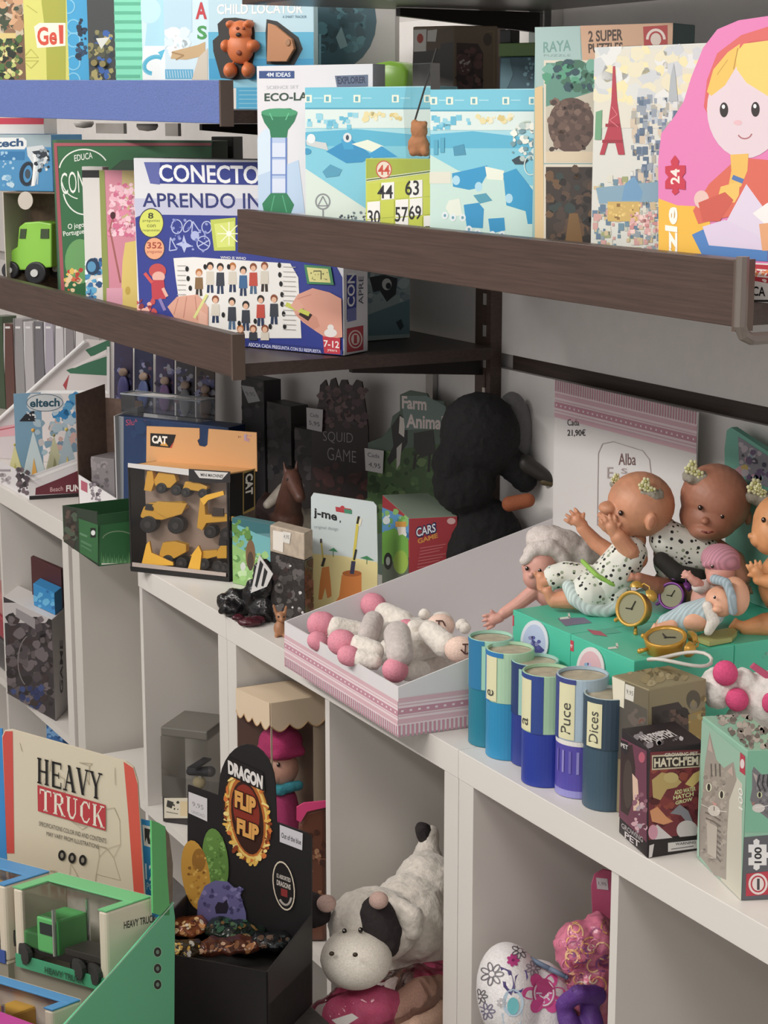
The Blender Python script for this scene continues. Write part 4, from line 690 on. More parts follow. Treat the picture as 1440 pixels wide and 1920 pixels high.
machine('yellow mini dump truck with two big wheels, middle left in pack', [(266, 966), (272, 950), (282, 942), (344, 940), (352, 952), (330, 968), (306, 974), (268, 970)], ((282, 982, 16), (334, 984, 16)), (('dump_bed', [(290, 946), (300, 938), (356, 942), (346, 962), (318, 970), (300, 960)], 'e3b02a', .0062, .010), ('cab', [(276, 954), (278, 943), (292, 944), (291, 956)], '3a3432', .0062, .009)))
machine('yellow mini excavator with upright arm, middle right in pack', [(372, 988), (378, 932), (386, 930), (388, 964), (410, 966), (424, 962), (440, 968), (440, 976), (390, 980), (382, 994)], ((398, 996, 12), (428, 1000, 12)), (('boom', [(380, 934), (392, 926), (424, 918), (426, 926), (396, 936), (388, 946)], YL, .0062, .011), ('cab', [(402, 966), (404, 950), (424, 952), (424, 966)], '4a3a30', .0062, .010)))
machine('yellow mini bulldozer with wide blade, bottom left in pack', [(302, 1036), (308, 1016), (330, 1014), (352, 1020), (352, 1034), (330, 1046), (302, 1046)], ((318, 1050, 11), (344, 1054, 11)), (('blade', [(270, 1060), (280, 1018), (286, 1012), (290, 1034), (330, 1052), (331, 1058), (286, 1058), (276, 1063)], YL, .0062, .011),))
machine('yellow mini grader with tall shovel, bottom middle in pack', [(358, 1040), (380, 1032), (410, 1030), (410, 1042), (380, 1050)], ((386, 1056, 11), (412, 1060, 11)), (('shovel', [(357, 1066), (366, 1036), (378, 1020), (384, 1034), (380, 1070), (360, 1068)], YL, .0062, .011),))
machine('yellow mini tractor at bottom right corner of the pack', [(408, 1036), (416, 1022), (428, 1022), (428, 1046), (410, 1046)], ((424, 1062, 9),), (('cab', [(412, 1022), (414, 1006), (428, 1007), (428, 1022)], BW, -.005, .005),))
# green open carton
c, r, l = P(185, 1062, Z=Z), P(262, 1054, Z=Z), P(120, 1016, Z=Z); b = r + l - c; zl, zc_ = zat(l, 948), zat(c, 972)
r = c + (r - c).normalized() * .20; b = r + l - c
t = thing('open_carton', 'dark green open carton bridging the gap between white shelves', 'box', (*((r + l) / 2)[:2], Z)); DG = M('24532f', .5)
wall(l, c, Z, zl, zc_ + .012, M('2a3a2c', .5)).build('front_panel', t); wall(c, r, Z, zc_ + .006, zc_ + .012, DG).build('side_panel', t); wall(l, b, Z, zl, zl + .004, DG).build('side_panel', t); wall(b, r, Z, zl, zl, DG).build('back_panel', t)
MB().prism([l, c, r, b], Z, Z + .002, DG).build('bottom_panel', t)
fl = Face(c, (c - l).cross(V((0, 0, 1)))); fr = Face(c, (r - c).cross(V((0, 0, 1))))
fl.poly([(122, 950), (140, 960), (146, 1000), (138, 1030), (122, 1015)], '3c3630').fill('p', (124, 960, 142, 1015), 16, ['5a4a40', '2a2420', '4a5a48'], 8, 3).poly([(148, 972), (184, 984), (184, 1056), (150, 1036)], '2c6a3a').rect(170, 990, 180, 1008, '0f1a12').ell(175, 999, 4, 5, 'dfe4e0').line([(150, 1000), (164, 1006)], 4, '5a8a62').line([(152, 1014), (172, 1024)], 4, '4f8058').line([(152, 1022), (172, 1033)], 2.5, '4f8058'); fl.mb.build('front_print', t)
fr.poly([(187, 985), (262, 975), (262, 1054), (186, 1061)], '2d6b3c').poly([(190, 1056), (260, 1050), (260, 1053), (190, 1059)], 'dfe6da').ring(222, 1012, 30, 16, 2, '7f9a78', a0=190, a1=340)
for i in range(16): fr.poly([(188 + i * 4, 1056), (190 + i * 4, 1034 + (i * 7) % 13), (193 + i * 4, 1056)], '6aa068' if i % 2 else '4a8a54')
fr.mb.build('side_print', t)
g = Face(b * .5 + r * .5 + V((0, 0, .02)) - (r - c).normalized() * .05, fr.n); g.blob(218, 985, 20, 18, '33302c', 0, .02); tag(g.mb.build('dark_figure', smooth=True), 'dark rounded toy lying inside the dark green open carton', 'toy')
# ------------------------------------------------------------------ behind: horse, cow, animal box, foil bags
def quad_toy(name, label, x, y, Y, s, col, face=.6):
    o = P(x, y, Y=Y); o.z = Z; d = V((math.cos(face), math.sin(face), 0)); n = V((-d.y, d.x, 0))
    t = thing(name, label, 'toy animal', o); m = MB(); mt = M(col, .5, 0, 'rough'); W = lambda a, b_, h: o + d * a * s + n * b_ * s + V((0, 0, h * s))
    for a, q in ((-.06, .02), (-.06, -.02), (.06, .02), (.06, -.02)): m.cap(W(a, q, .008), W(a, q * .9, .09), .009 * s, .016 * s, mt)
    m.cap(W(-.06, 0, .11), W(.06, 0, .11), .034 * s, .036 * s, mt); m.cap(W(.065, 0, .13), W(.10, 0, .20), .03 * s, .02 * s, mt); m.cap(W(.10, 0, .205), W(.155, 0, .175), .019 * s, .012 * s, mt)
    for q in (.011, -.011): m.cap(W(.093, q, .215), W(.09, q * 1.3, .24), .006 * s, .002 * s, mt)
    m.cap(W(-.095, 0, .13), W(-.115, 0, .05), .010 * s, .006 * s, mt); m.build('body', t, remesh=.003)
    m = MB(); m.tube([W(.085, 0, .225), W(.06, 0, .18), W(.045, 0, .145)], .007 * s, M('241a16', .8), 8); m.build('mane', t, smooth=True)
    for q in (.013, -.013): m = MB(); m.sph(W(.115, q, .205), .0035 * s, '120e0c'); m.build('eye', t)
    return t
quad_toy('horse_figure', 'brown toy horse with upright ears behind small animal box', 524, 1060, 1.36, .84, '5a382c', -.15)
quad_toy('cow_figure', 'white and tan toy cow beside the brown horse', 590, 1060, 1.42, .70, 'c2b8aa', -1.3)
c, r, l = P(508, 1109, Z=Z), P(524, 1104, Z=Z), P(437, 1093, Z=Z)
k = Carton('picture_box', 'small teal and green animal picture box beside black foil bag', 'box', c, r, l, Z, zat(l, 970), '5a8a90')
k.L.rect(435, 960, 515, 1000, '2f6a72').poly([(436, 980), (460, 990), (480, 1000), (512, 1010), (512, 1120), (436, 1120)], '6ab0b4').fill('p', (436, 975, 468, 1050), 24, ['5a8a3a', '7fa85a', '3f6a30'], 8, 4).poly([(436, 1020), (470, 1040), (512, 1060), (512, 1120), (436, 1120)], '8ab86a').fill('p', (438, 1040, 500, 1100), 26, ['7fae58', '9ac878', '5f8f48', 'b8d8a0'], 9, 5).ell(470, 1040, 9, 28, '7a5a3a').ell(470, 1052, 6, 18, '4a3a2c').ell(456, 1062, 5, 8, 'c8d0c8'); k.done()
def foil(name, label, pts, col, cat='bag', seed=1, group=None, remesh=.0028, disp=.012, ds=.018):
    m = MB()
    for x, y, zz, rx, ry in pts:
        p = P(x, y, Z=zz); sc_ = (p - EYE).length / F; m.ell(p, RT * rx * sc_, FH * (rx * .7) * sc_, V((0, 0, ry * sc_)), col)
    return tag(m.build(name, remesh=remesh, disp=disp, ds=ds, sm=2), label, cat, group)
FB = M('1b191b', .22, 0, 'foil')
zb_ = foil('foil_bag', 'crumpled black foil bag with zebra print on counter edge', ((452, 1128, .79, 44, 26), (486, 1122, .805, 32, 44), (494, 1085, .84, 22, 40), (436, 1142, .783, 26, 16), (495, 1142, .79, 28, 26)), FB)
fz = stand(490, 1085, 50, Y=P(480, 1120, Z=.80).y - .028); zb_['_o'] = tuple(zb_.location); fz.ext([(470, 1112), (486, 1040), (512, 1076), (500, 1100)], M('dcdad8', .3), -.001, .0005).poly([(478, 1098), (488, 1050), (494, 1058), (482, 1102)], '2a2a2c').poly([(490, 1098), (496, 1064), (502, 1072), (494, 1100)], '2a2a2c').mb.build('zebra_label', zb_, 'white zebra striped label')
foil('foil_bag', 'small red and black foil bag below the zebra striped one', ((468, 1166, .777, 24, 9), (448, 1158, .776, 14, 6), (486, 1162, .778, 14, 10)), M('4a1c26', .25, 0, 'foil'), seed=2, disp=.008)
c, r, l = P(572, 1186, Z=Z), P(588, 1176, Z=Z), P(508, 1166, Z=Z)
zt = zat(l, 984); za = zat(l, 1034)
k = Carton('header_bag', 'clear bag of dark toy with tan card header beside white card', 'bag', c, r, l, Z, za - .0005, M('34302f', .15, 0, 'foil'), body='clear_bag')
k.L.fill('p', (512, 1040, 575, 1170), 30, ['4a4644', '2a2726', '5f5a58', '3a2a28'], 12, 4).fill('p', (520, 1050, 572, 1160), 5, ['c8c6c4', '9a9896'], 5, 6); k.R.fill('p', (572, 1050, 590, 1170), 16, ['6a2a2c', '4a2422', '7a4a40'], 10, 5)
t = k.done(); b = k.r + k.l - k.c; m = MB(); m.prism([k.l, k.c, k.r, b], za, zt, M('b3a390', .6, 0, 'rough')); m.build('card_header', t, bevel=.002)
fh_ = Face(k.c + (k.c - k.l).cross(V((0, 0, 1))).normalized() * .0005, (k.c - k.l).cross(V((0, 0, 1)))); fh_.poly([(512, 994), (532, 998), (531, 1036), (512, 1030)], 'e0d9cf').poly([(531, 996), (546, 999), (543, 1020), (530, 1016)], 'd8d4cc').text('4,95', ((532, 1002), (543, 1004), (542, 1012), (532, 1010)), '6a6460'); fh_.mb.build('price_sticker', t)
# small deer-like figure at the very edge
o = P(527, 1192, Z=Z); sc_ = (o - EYE).length / F; t = thing('animal_figure', 'tiny brown long eared animal figure at tray corner', 'toy animal', o); m = MB(); W = lambda a, h, d=0: o + RT * a * sc_ + V((0, 0, h * sc_)) + FH * d * sc_; mt = M('a5714c', .5, 0, 'rough')
m.ell(W(-2, 14), RT * 12 * sc_, FH * 14 * sc_, V((0, 0, 15 * sc_)), mt); m.ell(W(0, 36), RT * 10 * sc_, FH * 10 * sc_, V((0, 0, 11 * sc_)), mt); m.sph(W(2, 33, -9), 5 * sc_, mt); m.cap(W(-8, 42), W(-13, 58), 3.5 * sc_, 2.5 * sc_, mt); m.cap(W(7, 42), W(10, 56), 3.5 * sc_, 2.5 * sc_, mt); m.cap(W(-7, 12, -6), W(-8, 2, -9), 4 * sc_, 4 * sc_, mt); m.cap(W(6, 12, -6), W(7, 2, -9), 4 * sc_, 4 * sc_, mt); m.build('body', t, remesh=.0012)
for a in (-4, 6): m = MB(); m.sph(W(a, 39, -9), 1.8 * sc_, '17100c'); m.build('eye', t)
# white hanging card with orange toothbrush holders
f = Face(P(580, 1158, Z=Z), (math.sin(.80), -math.cos(.80), 0)); fy = lambda x: plan_y(f, x, Z)
t = thing('backing_card', 'pale blue and yellow backing card standing behind pink tray corner', 'pack', f.w(640, 1125))
g = Face(f.o, f.n); g.ext([(578, fy(578)), (584, 1100), (583, 932), (588, 924), (700, 941), (706, 948), (708, 1050), (707, fy(707))], M('cbd7d8', .45), -.0022, 0); g.mb.build('card', t)
g = Face(f.o, f.n); g.poly([(584, 1038), (640, 1042), (707, 1054), (708, 1060), (707, fy(707) - 2), (579, fy(579) - 3), (584, 1100)], 'e3d593').text('j-me', ((588, 952), (632, 962), (632, 982), (588, 972)), '1d1d1f', .03).text('original design', ((589, 984), (634, 989), (634, 997), (589, 992)), '9aa4a6').rect(637, 976, 639, 980, '3a3a3c')
g.poly([(629, 950), (658, 954), (660, 964), (630, 959)], 'b8333c').poly([(645, 954), (660, 956), (660, 964), (646, 962)], '3f8a6a').ell(642, 952, 4, 4, 'c03a40').poly([(616, 1032), (626, 1027), (634, 1035)], '3a8a58').poly([(675, 1046), (688, 1042), (702, 1051), (690, 1050)], '3a8a58').line([(688, 1046), (688, 1058)], 1.5, '4a7a50').line([(625, 1033), (625, 1044)], 1.5, '4a7a50')
g.poly([(604, 1064), (617, 1062), (620, 1090), (622, 1118), (614, 1122), (610, 1102), (604, 1124), (597, 1124), (600, 1090)], 'd9873c').poly([(641, 1078), (678, 1074), (678, 1112), (668, 1125), (636, 1140), (622, 1138), (636, 1118)], 'dd8330').ell(660, 1075, 18, 6, 'b8651f').line([(608, 1062), (605, 1040), (602, 1010)], 3, 'c9b84a').line([(604, 1062), (609, 1046)], 5, '3a3436').line([(602, 1010), (602, 1018)], 4, '4a4446').line([(662, 1074), (665, 1030), (672, 970)], 5, 'd8c840').line([(660, 1076), (663, 1052)], 8, '3a3a5a').line([(670, 982), (673, 968)], 4, '1f1d1d').line([(664, 1050), (668, 1030)], 4, '2a2a2c').poly([(674, 974), (679, 972), (676, 986), (672, 986)], 'e8e0c8'); g.mb.build('card_print', t)
# red car game box
c = P(767, 972, Y=1.355); fR = Face(c, (math.sin(1.30), -math.cos(1.30), 0)); r = fR.w(858, 958); d = (r - c); d.z = 0; n = V((-d.y, d.x, 0)).normalized()
k = Carton('game_box', 'red car game box with green car picture behind white card', 'box', c, r, c + n * .19, Z, c.z, 'a8333c', top='8a9a88')
R = k.R; R.text('CARS', ((778, 989), (818, 978), (819, 999), (780, 1010)), '1f2f5a', .09).text('CARS', ((780, 991), (816, 981), (817, 997), (781, 1007)), 'e8ecf2', .02).text('GAME', ((782, 1011), (820, 999), (821, 1008), (784, 1020)), 'd8913c', .04).ell(846, 977, 8, 6, 'd8b0ae')
for i in range(9): R.line([(788 - i, 1028 + i * 6), (836 - (i % 3) * 6, 1020 + i * 6)], 2, 'c46468')
L = k.L; L.poly([(690, 940), (767, 972), (767, 1010), (690, 985)], '5a9ad0').fill('p', (700, 960, 765, 1010), 24, ['6aa84a', '8ac06a', '4f9ad0', 'e0e8e0'], 10, 4).poly([(700, 1005), (740, 990), (766, 1010), (767, 1075), (708, 1090), (700, 1060)], '6fae3c').poly([(708, 1060), (767, 1045), (767, 1080), (708, 1096)], '5f6a58').ell(728, 1052, 8, 16, '22241f').ell(728, 1052, 4, 8, 'a0a8a0').ell(752, 1054, 14, 22, '98bc3c').poly([(744, 984), (760, 980), (762, 1000), (748, 1004)], 'e3dcd0').ell(725, 976, 7, 7, 'd8e0e4').rect(742, 978, 762, 988, 'd89a3c'); k.done()
# dark cards along the wall
f = stand(640, 1000, 14, Y=1.49); t = thing('figure_display', 'dark card display with ragged top and grey lettering', 'display', (*f.w(640, 950)[:2], Z)); yb = lambda x: plan_y(f, x, Z)
g = Face(f.o, f.n); g.ext([(580, yb(580)), (585, 800), (596, 768), (600, 722), (610, 712), (616, 730), (620, 712), (628, 708), (634, 728), (640, 712), (650, 712), (656, 730), (668, 712), (678, 716), (684, 760), (690, 800), (690, yb(690))], M('2b2221', .5), -.003, 0); g.mb.build('card', t)
g = Face(f.o, f.n); g.fill('p', (598, 725, 686, 800), 40, ['4a3438', '5f4448', '2a2022', '6a5054', '3a3034'], 10, 6).fill('p', (590, 870, 688, 960), 20, ['4a2c2a', '3a2220', '55302c'], 14, 4).text('SQUID', ((606, 808), (662, 812), (662, 834), (606, 830)), '8d878a', -.01).text('GAME', ((614, 838), (668, 846), (668, 868), (614, 862)), '8d878a', -.01); g.mb.build('card_print', t)
g = Face(f.o + f.n * .004, f.n); g.ext([(575, 764), (606, 768), (604, 810), (576, 804)], M('bfbcbe', .6), 0, .0008); g.text('Cada', ((582, 774), (598, 776), (598, 783), (582, 781)), '3a3a40').text('5,95', ((580, 788), (600, 792), (600, 801), (580, 797)), '3a3a40'); g.mb.build('price_card', t)
f2 = stand(760, 900, 14, Y=1.50); t = thing('animal_display', 'green meadow card display with cow picture and pale lettering', 'display', (*f2.w(770, 900)[:2], Z)); yb = lambda x: plan_y(f2, x, Z)
g = Face(f2.o, f2.n); g.ext([(688, yb(688)), (690, 830), (716, 820), (732, 800), (736, 780), (750, 770), (750, 740), (768, 732), (800, 738), (806, 750), (832, 752), (838, 790), (842, 900), (842, yb(842))], M('53645a', .55), -.003, 0); g.mb.build('card', t)
g = Face(f2.o, f2.n); g.poly([(690, 850), (842, 830), (842, 1000), (690, 1000)], '3f5a34').fill('p', (690, 850, 842, 980), 50, ['4a6a3a', '35502c', '5f7a48', '2a4024'], 12, 7).poly([(734, 800), (750, 776), (764, 790), (764, 830), (752, 850), (730, 872), (726, 862), (738, 836)], '2a2a2a').poly([(750, 780), (760, 786), (758, 820), (748, 812)], 'cfc8c0').poly([(744, 840), (754, 830), (750, 870), (744, 880)], 'b8b4ae').poly([(776, 812), (812, 806), (818, 850), (790, 858), (776, 840)], '33312e').line([(780, 850), (776, 880)], 5, '2a2826').line([(806, 850), (804, 885)], 5, '2a2826').poly([(752, 742), (800, 742), (836, 762), (836, 804), (760, 806)], '6a7f7a').text('Farm', ((754, 742), (800, 746), (800, 770), (754, 766)), 'd8c8c4', .03).text('Animal', ((762, 776), (832, 780), (832, 806), (762, 802)), 'd8c8c4', .03); g.mb.build('card_print', t)
g = Face(f2.o + f2.n * .004, f2.n); g.ext([(684, 840), (720, 845), (718, 888), (686, 882)], M('b9b7b8', .6), 0, .0008); g.text('Cada', ((690, 848), (712, 852), (712, 859), (690, 856)), '3a3a40').text('4,95', ((692, 866), (714, 870), (714, 880), (692, 876)), '3a3a40'); g.mb.build('price_card', t)
# dark row of cartons under the shelf end
for i, (x0, x1, y0, Y, col, lb) in enumerate(((452, 494, 705, 1.46, '2c2a2c', 'black carton with small white price tag under the shelf'), (500, 545, 752, 1.47, '34302f', 'dark carton right of tagged black carton below the shelf'), (552, 592, 800, 1.48, '2a2424', 'low dark brown carton beside the ragged dark display'))):
    k = carton('storage_carton', lb, 'box', x0, y0, x1, Y, 8, Z, .04, col, 'dark cartons under the shelf'); k.L.fill('p', (x0, y0 + 10, x1, y0 + 150), 14, ['3a3638', '242224', '4a4446', '1c1a1c'], 14, i)
    if i == 0: k.L.poly([(452, 722), (476, 726), (488, 752), (466, 756)], 'a09ea0').text('9,95', ((460, 734), (476, 736), (480, 744), (464, 744)), '55535a')
    k.done()
# metal bracket hanging below the shelf and its wire
bp = bpy.data.objects['wall_shelf.001']; p = P(805, 690, Y=1.545)
m = MB(); m.box(p.x - .012, p.x + .012, 1.545, 1.5535, p.z - .06, 1.176, M('a5a29f', .25, .7)); m.build('metal_plate', bp)
# ================================================================== pink bordered tray with lambs
c, r, l = V((-2.008, 1.092, 0)), V((-1.974, 1.527, 0)), V((-2.367, 1.100, 0)); b = r + l - c
TW = M('dedadc', .5); PK = 'd8b0ba'; PD = 'c78fa0'; PL = 'ecd9de'
t = thing('card_tray', 'white display tray with pink striped border holding plush lambs', 'tray', (*((r + l) / 2)[:2], Z))
MB().prism([l, c, r, b], Z, Z + .0025, TW).build('bottom_panel', t)
zl, zc2 = zat(l, 1167), zat(c, 1286); zbl = zat(b, 972); zbr = zat(r, 1100)
zf_ = (zl + zc2) / 2
wall(l, c, Z, zf_, zf_, TW).build('front_panel', t); wall(l, b, Z, zf_, zbl, TW, -.002).build('side_panel', t); wall(c, r, Z, zf_, zbl, TW).build('side_panel', t)
hd0, hd1 = b + V((.002, 0, 0)), r
f = Face(hd0, (math.sin(-.02), -1, 0)); zt = 1.165
wall(hd0, hd1, Z, zt, zt, M('dad6d4', .5)).build('header_card', t)
def bands(p, q, z0, h, nrm, stripes=True, flip=False):
    """woven looking border: p, q ends on plan, z0 outer rim, going inward"""
    m = MB(); d = q - p; n = V(nrm).normalized(); s_ = -1 if flip else 1
    Q = lambda u0, u1, a, b_, k, col: m.add([V((*(p + d * u)[:2], z0 + s_ * h * v)) + n * k for u, v in ((u0, a), (u1, a), (u1, b_), (u0, b_))], [(0, 1, 2, 3)], col)
    Q(0, 1, .28, 1, .0003, PL)
    N_ = int(d.length / .0062)
    for i in range(N_): Q(i / N_, (i + .55) / N_, 0, .30, .0005, PD)
    for a, b_, col in ((.34, .46, PK), (.52, .55, PK), (.58, .74, PD), (.80, .83, PK), (.88, 1, PK)): Q(0, 1, a, b_, .0006, col)
    N_ = int(d.length / .012)
    for i in range(N_): Q((i + .3) / N_, (i + .6) / N_, .64, .69, .0008, 'efe0e4')
    return m
ff = (c - l).cross(V((0, 0, 1))); fr = (r - c).cross(V((0, 0, 1)))
bands(l, c, Z, .048, ff).build('front_border', t); bands(c, r, Z, .052, fr).build('side_border', t)
bands(hd0, hd1, zt, .056, (0, -1, 0), flip=True).build('header_border', t)
g = Face(hd0 + (hd1 - hd0).cross(V((0, 0, 1))).normalized() * .0004, (hd1 - hd0).cross(V((0, 0, 1)))); g.text('Cada', (1064, 786, 1086, 798), '3a3636').text('21,90€', (1064, 805, 1098, 819), '3a3636', .01)
g.line([(1120, 985), (1122, 850), (1130, 832), (1150, 828), (1205, 845), (1218, 862), (1222, 900)], 1.5, 'b0a4a2').text('Alba', (1160, 850, 1192, 872), '7a5a58').text('E', (1139, 876, 1150, 897), 'a89a98').text('s', (1165, 878, 1176, 888), 'a89a98'); g.mb.build('header_print', t)
# lambs
WF = M('e3dcd2', .9, 0, 'fur'); GF = M('c6bbb6', .9, 0, 'fur'); PF = M('dd8a9c', .8, 0, 'cloth'); FF = M('ecccbb', .8, 0, 'cloth')
def pr(x, y, zz, rr): p = P(x, y, Z=zz); return p, rr * (p - EYE).length / F
def lamb(label, body, belly, legs, head=None, face=None, ears=(), mouth=None, flip=None):
    o = pr(*body[0])[0]; t = thing('plush_lamb', label, 'plush toy', (o.x, o.y, Z + .003), 'plush lambs in the striped tray')
    m = MB(); q = [pr(*a) for a in body]
    for (p, r1), (p2, r2) in zip(q, q[1:]): m.cap(p, p2, r1, r2, WF)
    for L_ in legs:
        p, r1 = pr(*L_[0]); p2, r2 = pr(*L_[1]); m.cap(p, p2, r1 * 1.25, r2 * 1.25, WF)
    if head: m.sph(*pr(*head), WF)
    m.build('body', t, remesh=.003, disp=.002, ds=.005)
    if belly:
        m = MB(); q = [pr(*a) for a in belly]
        for (p, r1), (p2, r2) in zip(q, q[1:]): m.cap(p, p2, r1 * 1.2, r2 * 1.2, GF)
        m.build('belly', t, remesh=.003, disp=.001)
    for L_ in legs:
        if len(L_) < 3: continue
        p, r1 = pr(*L_[0]); p2, r2 = pr(*L_[2]); e = p2 + (p2 - p).normalized() * r2 * .3
        m = MB(); m.cap(p2, e, r2 * 1.12, r2 * 1.08, PF); m.build('foot', t, remesh=.002)
    if face:
        p, r1 = pr(*face); m = MB(); m.ell(p, RT * r1 * 1.05, FH * r1 * .8, V((0, 0, r1 * .92)), FF); fo = m.build('face', t, remesh=.002); fo['_o'] = t['_o']
        if mouth:
            fc_ = Face(p - FH * r1 * .84 + V((0, 0, .002)), FW * -1); x, y = mouth; mm = MB()
            for a, b_ in (((x - 9, y - 12), (x + 4, y - 12)), ((x - 3, y - 12), (x - 4, y + 6)), ((x - 12, y - 2), (x - 4, y + 6)), ((x - 4, y + 6), (x + 7, y + 4)), ((x + 4, y - 12), (x + 9, y - 2))): mm.tube([fc_.w(*a), fc_.w(*b_)], .0009, '4a2420', 6)
            mm.build('stitched_mouth', fo)
    for x, y, zz, rr in ears: m = MB(); p, r1 = pr(x, y, zz, rr); m.ell(p, RT * r1, FH * r1 * .8, V((0, 0, r1 * 1.0)), WF); m.build('ear', t, remesh=.0025, disp=.002, ds=.006)
lamb('plush lamb at back of tray with stitched smile and raised pink foot', [(700, 1195, .822, 26), (740, 1190, .825, 26), (790, 1180, .826, 24)], [(700, 1165, .852, 17), (690, 1190, .846, 17)], [((668, 1185, .838, 17), (630, 1178, .845, 18), (606, 1172, .848, 23)), ((755, 1165, .838, 17), (722, 1150, .845, 17), (702, 1136, .850, 21)), ((800, 1180, .85, 14), (775, 1178, .853, 13), (764, 1176, .853, 14))], (828, 1172, .842, 26), (826, 1174, .852, 26), ((796, 1152, .858, 12), (866, 1172, .856, 13)), (826, 1176))
lamb('plush lamb at front of tray lying on its back with grey belly', [(735, 1225, .826, 30), (775, 1215, .83, 29), (815, 1205, .834, 27)], [(745, 1190, .862, 22), (750, 1225, .855, 22)], [((700, 1222, .846, 17), (672, 1212, .851, 18), (644, 1206, .854, 23)), ((835, 1210, .852, 20), (805, 1184, .864, 17)), ((700, 1240, .838, 14), (675, 1234, .842, 14), (656, 1230, .844, 18))], (868, 1222, .842, 27), (862, 1218, .856, 28), ((872, 1178, .858, 12),), (876, 1220))
lamb('plush lamb mostly hidden under the others at tray front with pink foot', [(800, 1250, .80, 24), (840, 1238, .802, 24)], None, [((790, 1256, .812, 14), (765, 1258, .826, 16), (742, 1256, .834, 22)), ((650, 1225, .815, 14), (620, 1208, .826, 14), (598, 1203, .834, 17))], None)
# ------------------------------------------------------------------ mint boxes
MI = '3fbf9f'
xs = [-1.9655, -1.8325, -1.7]; ys = [1.236, 1.383, 1.53]; ZT = .932
nm_ = {(0, 0): 'mint green doll box at front beside tray with blue round tag', (1, 0): 'mint green doll box at front right with pink round tag', (0, 1): 'mint green doll box in back row under the bonnet doll', (1, 1): 'mint green doll box in back row at right, under brown doll'}
for i in (0, 1):
    for j in (0, 1):
        c, r, l = V((xs[i + 1] - .0006, ys[j], 0)), V((xs[i + 1] - .0006, ys[j + 1] - .0008, 0)), V((xs[i], ys[j], 0))
        k = Carton('doll_box', nm_[i, j], 'box', c, r, l, Z, ZT, M(MI, .35), 'mint doll boxes')
        if j == 0:
            x0 = 944 + i * 112; y0 = 1136 + i * 48
            k.L.poly([(x0 + 4, y0 + 12), (x0 + 20, y0 + 18), (x0 + 20, y0 + 38), (x0 + 4, y0 + 32)], 'c23a4c').text('Baby', ((x0 + 6, y0 + 18), (x0 + 18, y0 + 23), (x0 + 18, y0 + 32), (x0 + 6, y0 + 27)), 'efd8da', .02)
            k.T.poly([(1045 + i * 55, 1160 + i * 18), (1095 + i * 55, 1158 + i * 18), (1110 + i * 55, 1168 + i * 18), (1060 + i * 55, 1174 + i * 18)], '7a6f8a' if i == 0 else '4fae94').line([(1066 + i * 90, 1150 + i * 56), (1068 + i * 90, 1158 + i * 56), (1050 + i * 90, 1160 + i * 56)], 4, 'd6dbd0').poly([(1100, 1180), (1126, 1184), (1140, 1194), (1112, 1190)], 'b8586a')
        k.R.fill('p', (1245 + j * 180, 1225, 1370 + j * 140, 1260), 8, ['5aa58e', '7ab8a4'], 4, 3)
        tt = k.done()
        if j == 0:
            cx, cy = (1003, 1205) if i == 0 else (1108, 1255); g = Face(V((xs[i], ys[0] - .001, 0)), (0, -1, 0)); rx, ry = 26, 42
            g.disc(cx, cy, rx, ry, M('d6dce6', .5) if i == 0 else M('e3dcdc', .5), 0, .0012, 28); g.ell(cx, cy, rx * .82, ry * .82, 'b4c3e0' if i == 0 else 'e0b4bc')
            g.poly([(cx - 4, cy - 8), (cx + 20, cy + 14), (cx + 8, cy + 24), (cx - 6, cy + 10)], '4a4a8a' if i == 0 else 'd8a0ac').fill('p', (cx - 10, cy - 10, cx + 12, cy + 10), 6, ['5a5aa0', '8a8ab8'] if i == 0 else ['c8b0d8', '8ab0d0'], 5, 3); g.mb.build('round_tag', tt)
# ------------------------------------------------------------------ dolls
SK = {0: M('d0906c', .5, 0, 'skin'), 1: M('ad7258', .5, 0, 'skin'), 2: M('dd9a62', .5, 0, 'skin'), 3: M('d69b8c', .5, 0, 'skin'), 4: M('e3a988', .5, 0, 'skin')}
def base_pt(f, x, y, z): o = f.w(x, y); o.z = z; return o
def body(f, t, blobs, limbs, mat, name='body', remesh=.00115, **k):
    g = Face(f.o, f.n)
    for a in blobs: g.blob(*a[:4], mat, a[4] if len(a) > 4 else 0, a[5] if len(a) > 5 else None, a[6] if len(a) > 6 else 0)
    for L_ in limbs: g.limb(L_, mat)
    k.setdefault('sm', 2); return g.mb.build(name, t, remesh=remesh, **k)
def eyes(f, t, pts, r=4.5, col='2a1712'):
    for x, y, d in pts:
        g = Face(f.o, f.n); g.blob(x, y, r, r * 1.15, M(col, .15), d); e = g.mb.build('eye', t, smooth=True); e['_o'] = t['_o']
        g = Face(f.o, f.n); g.blob(x - 1.2, y - 1.6, 1.2, 1.3, 'efe8e2', d + f.px(x, y) * r * .8); g.mb.build('eye_glint', e)
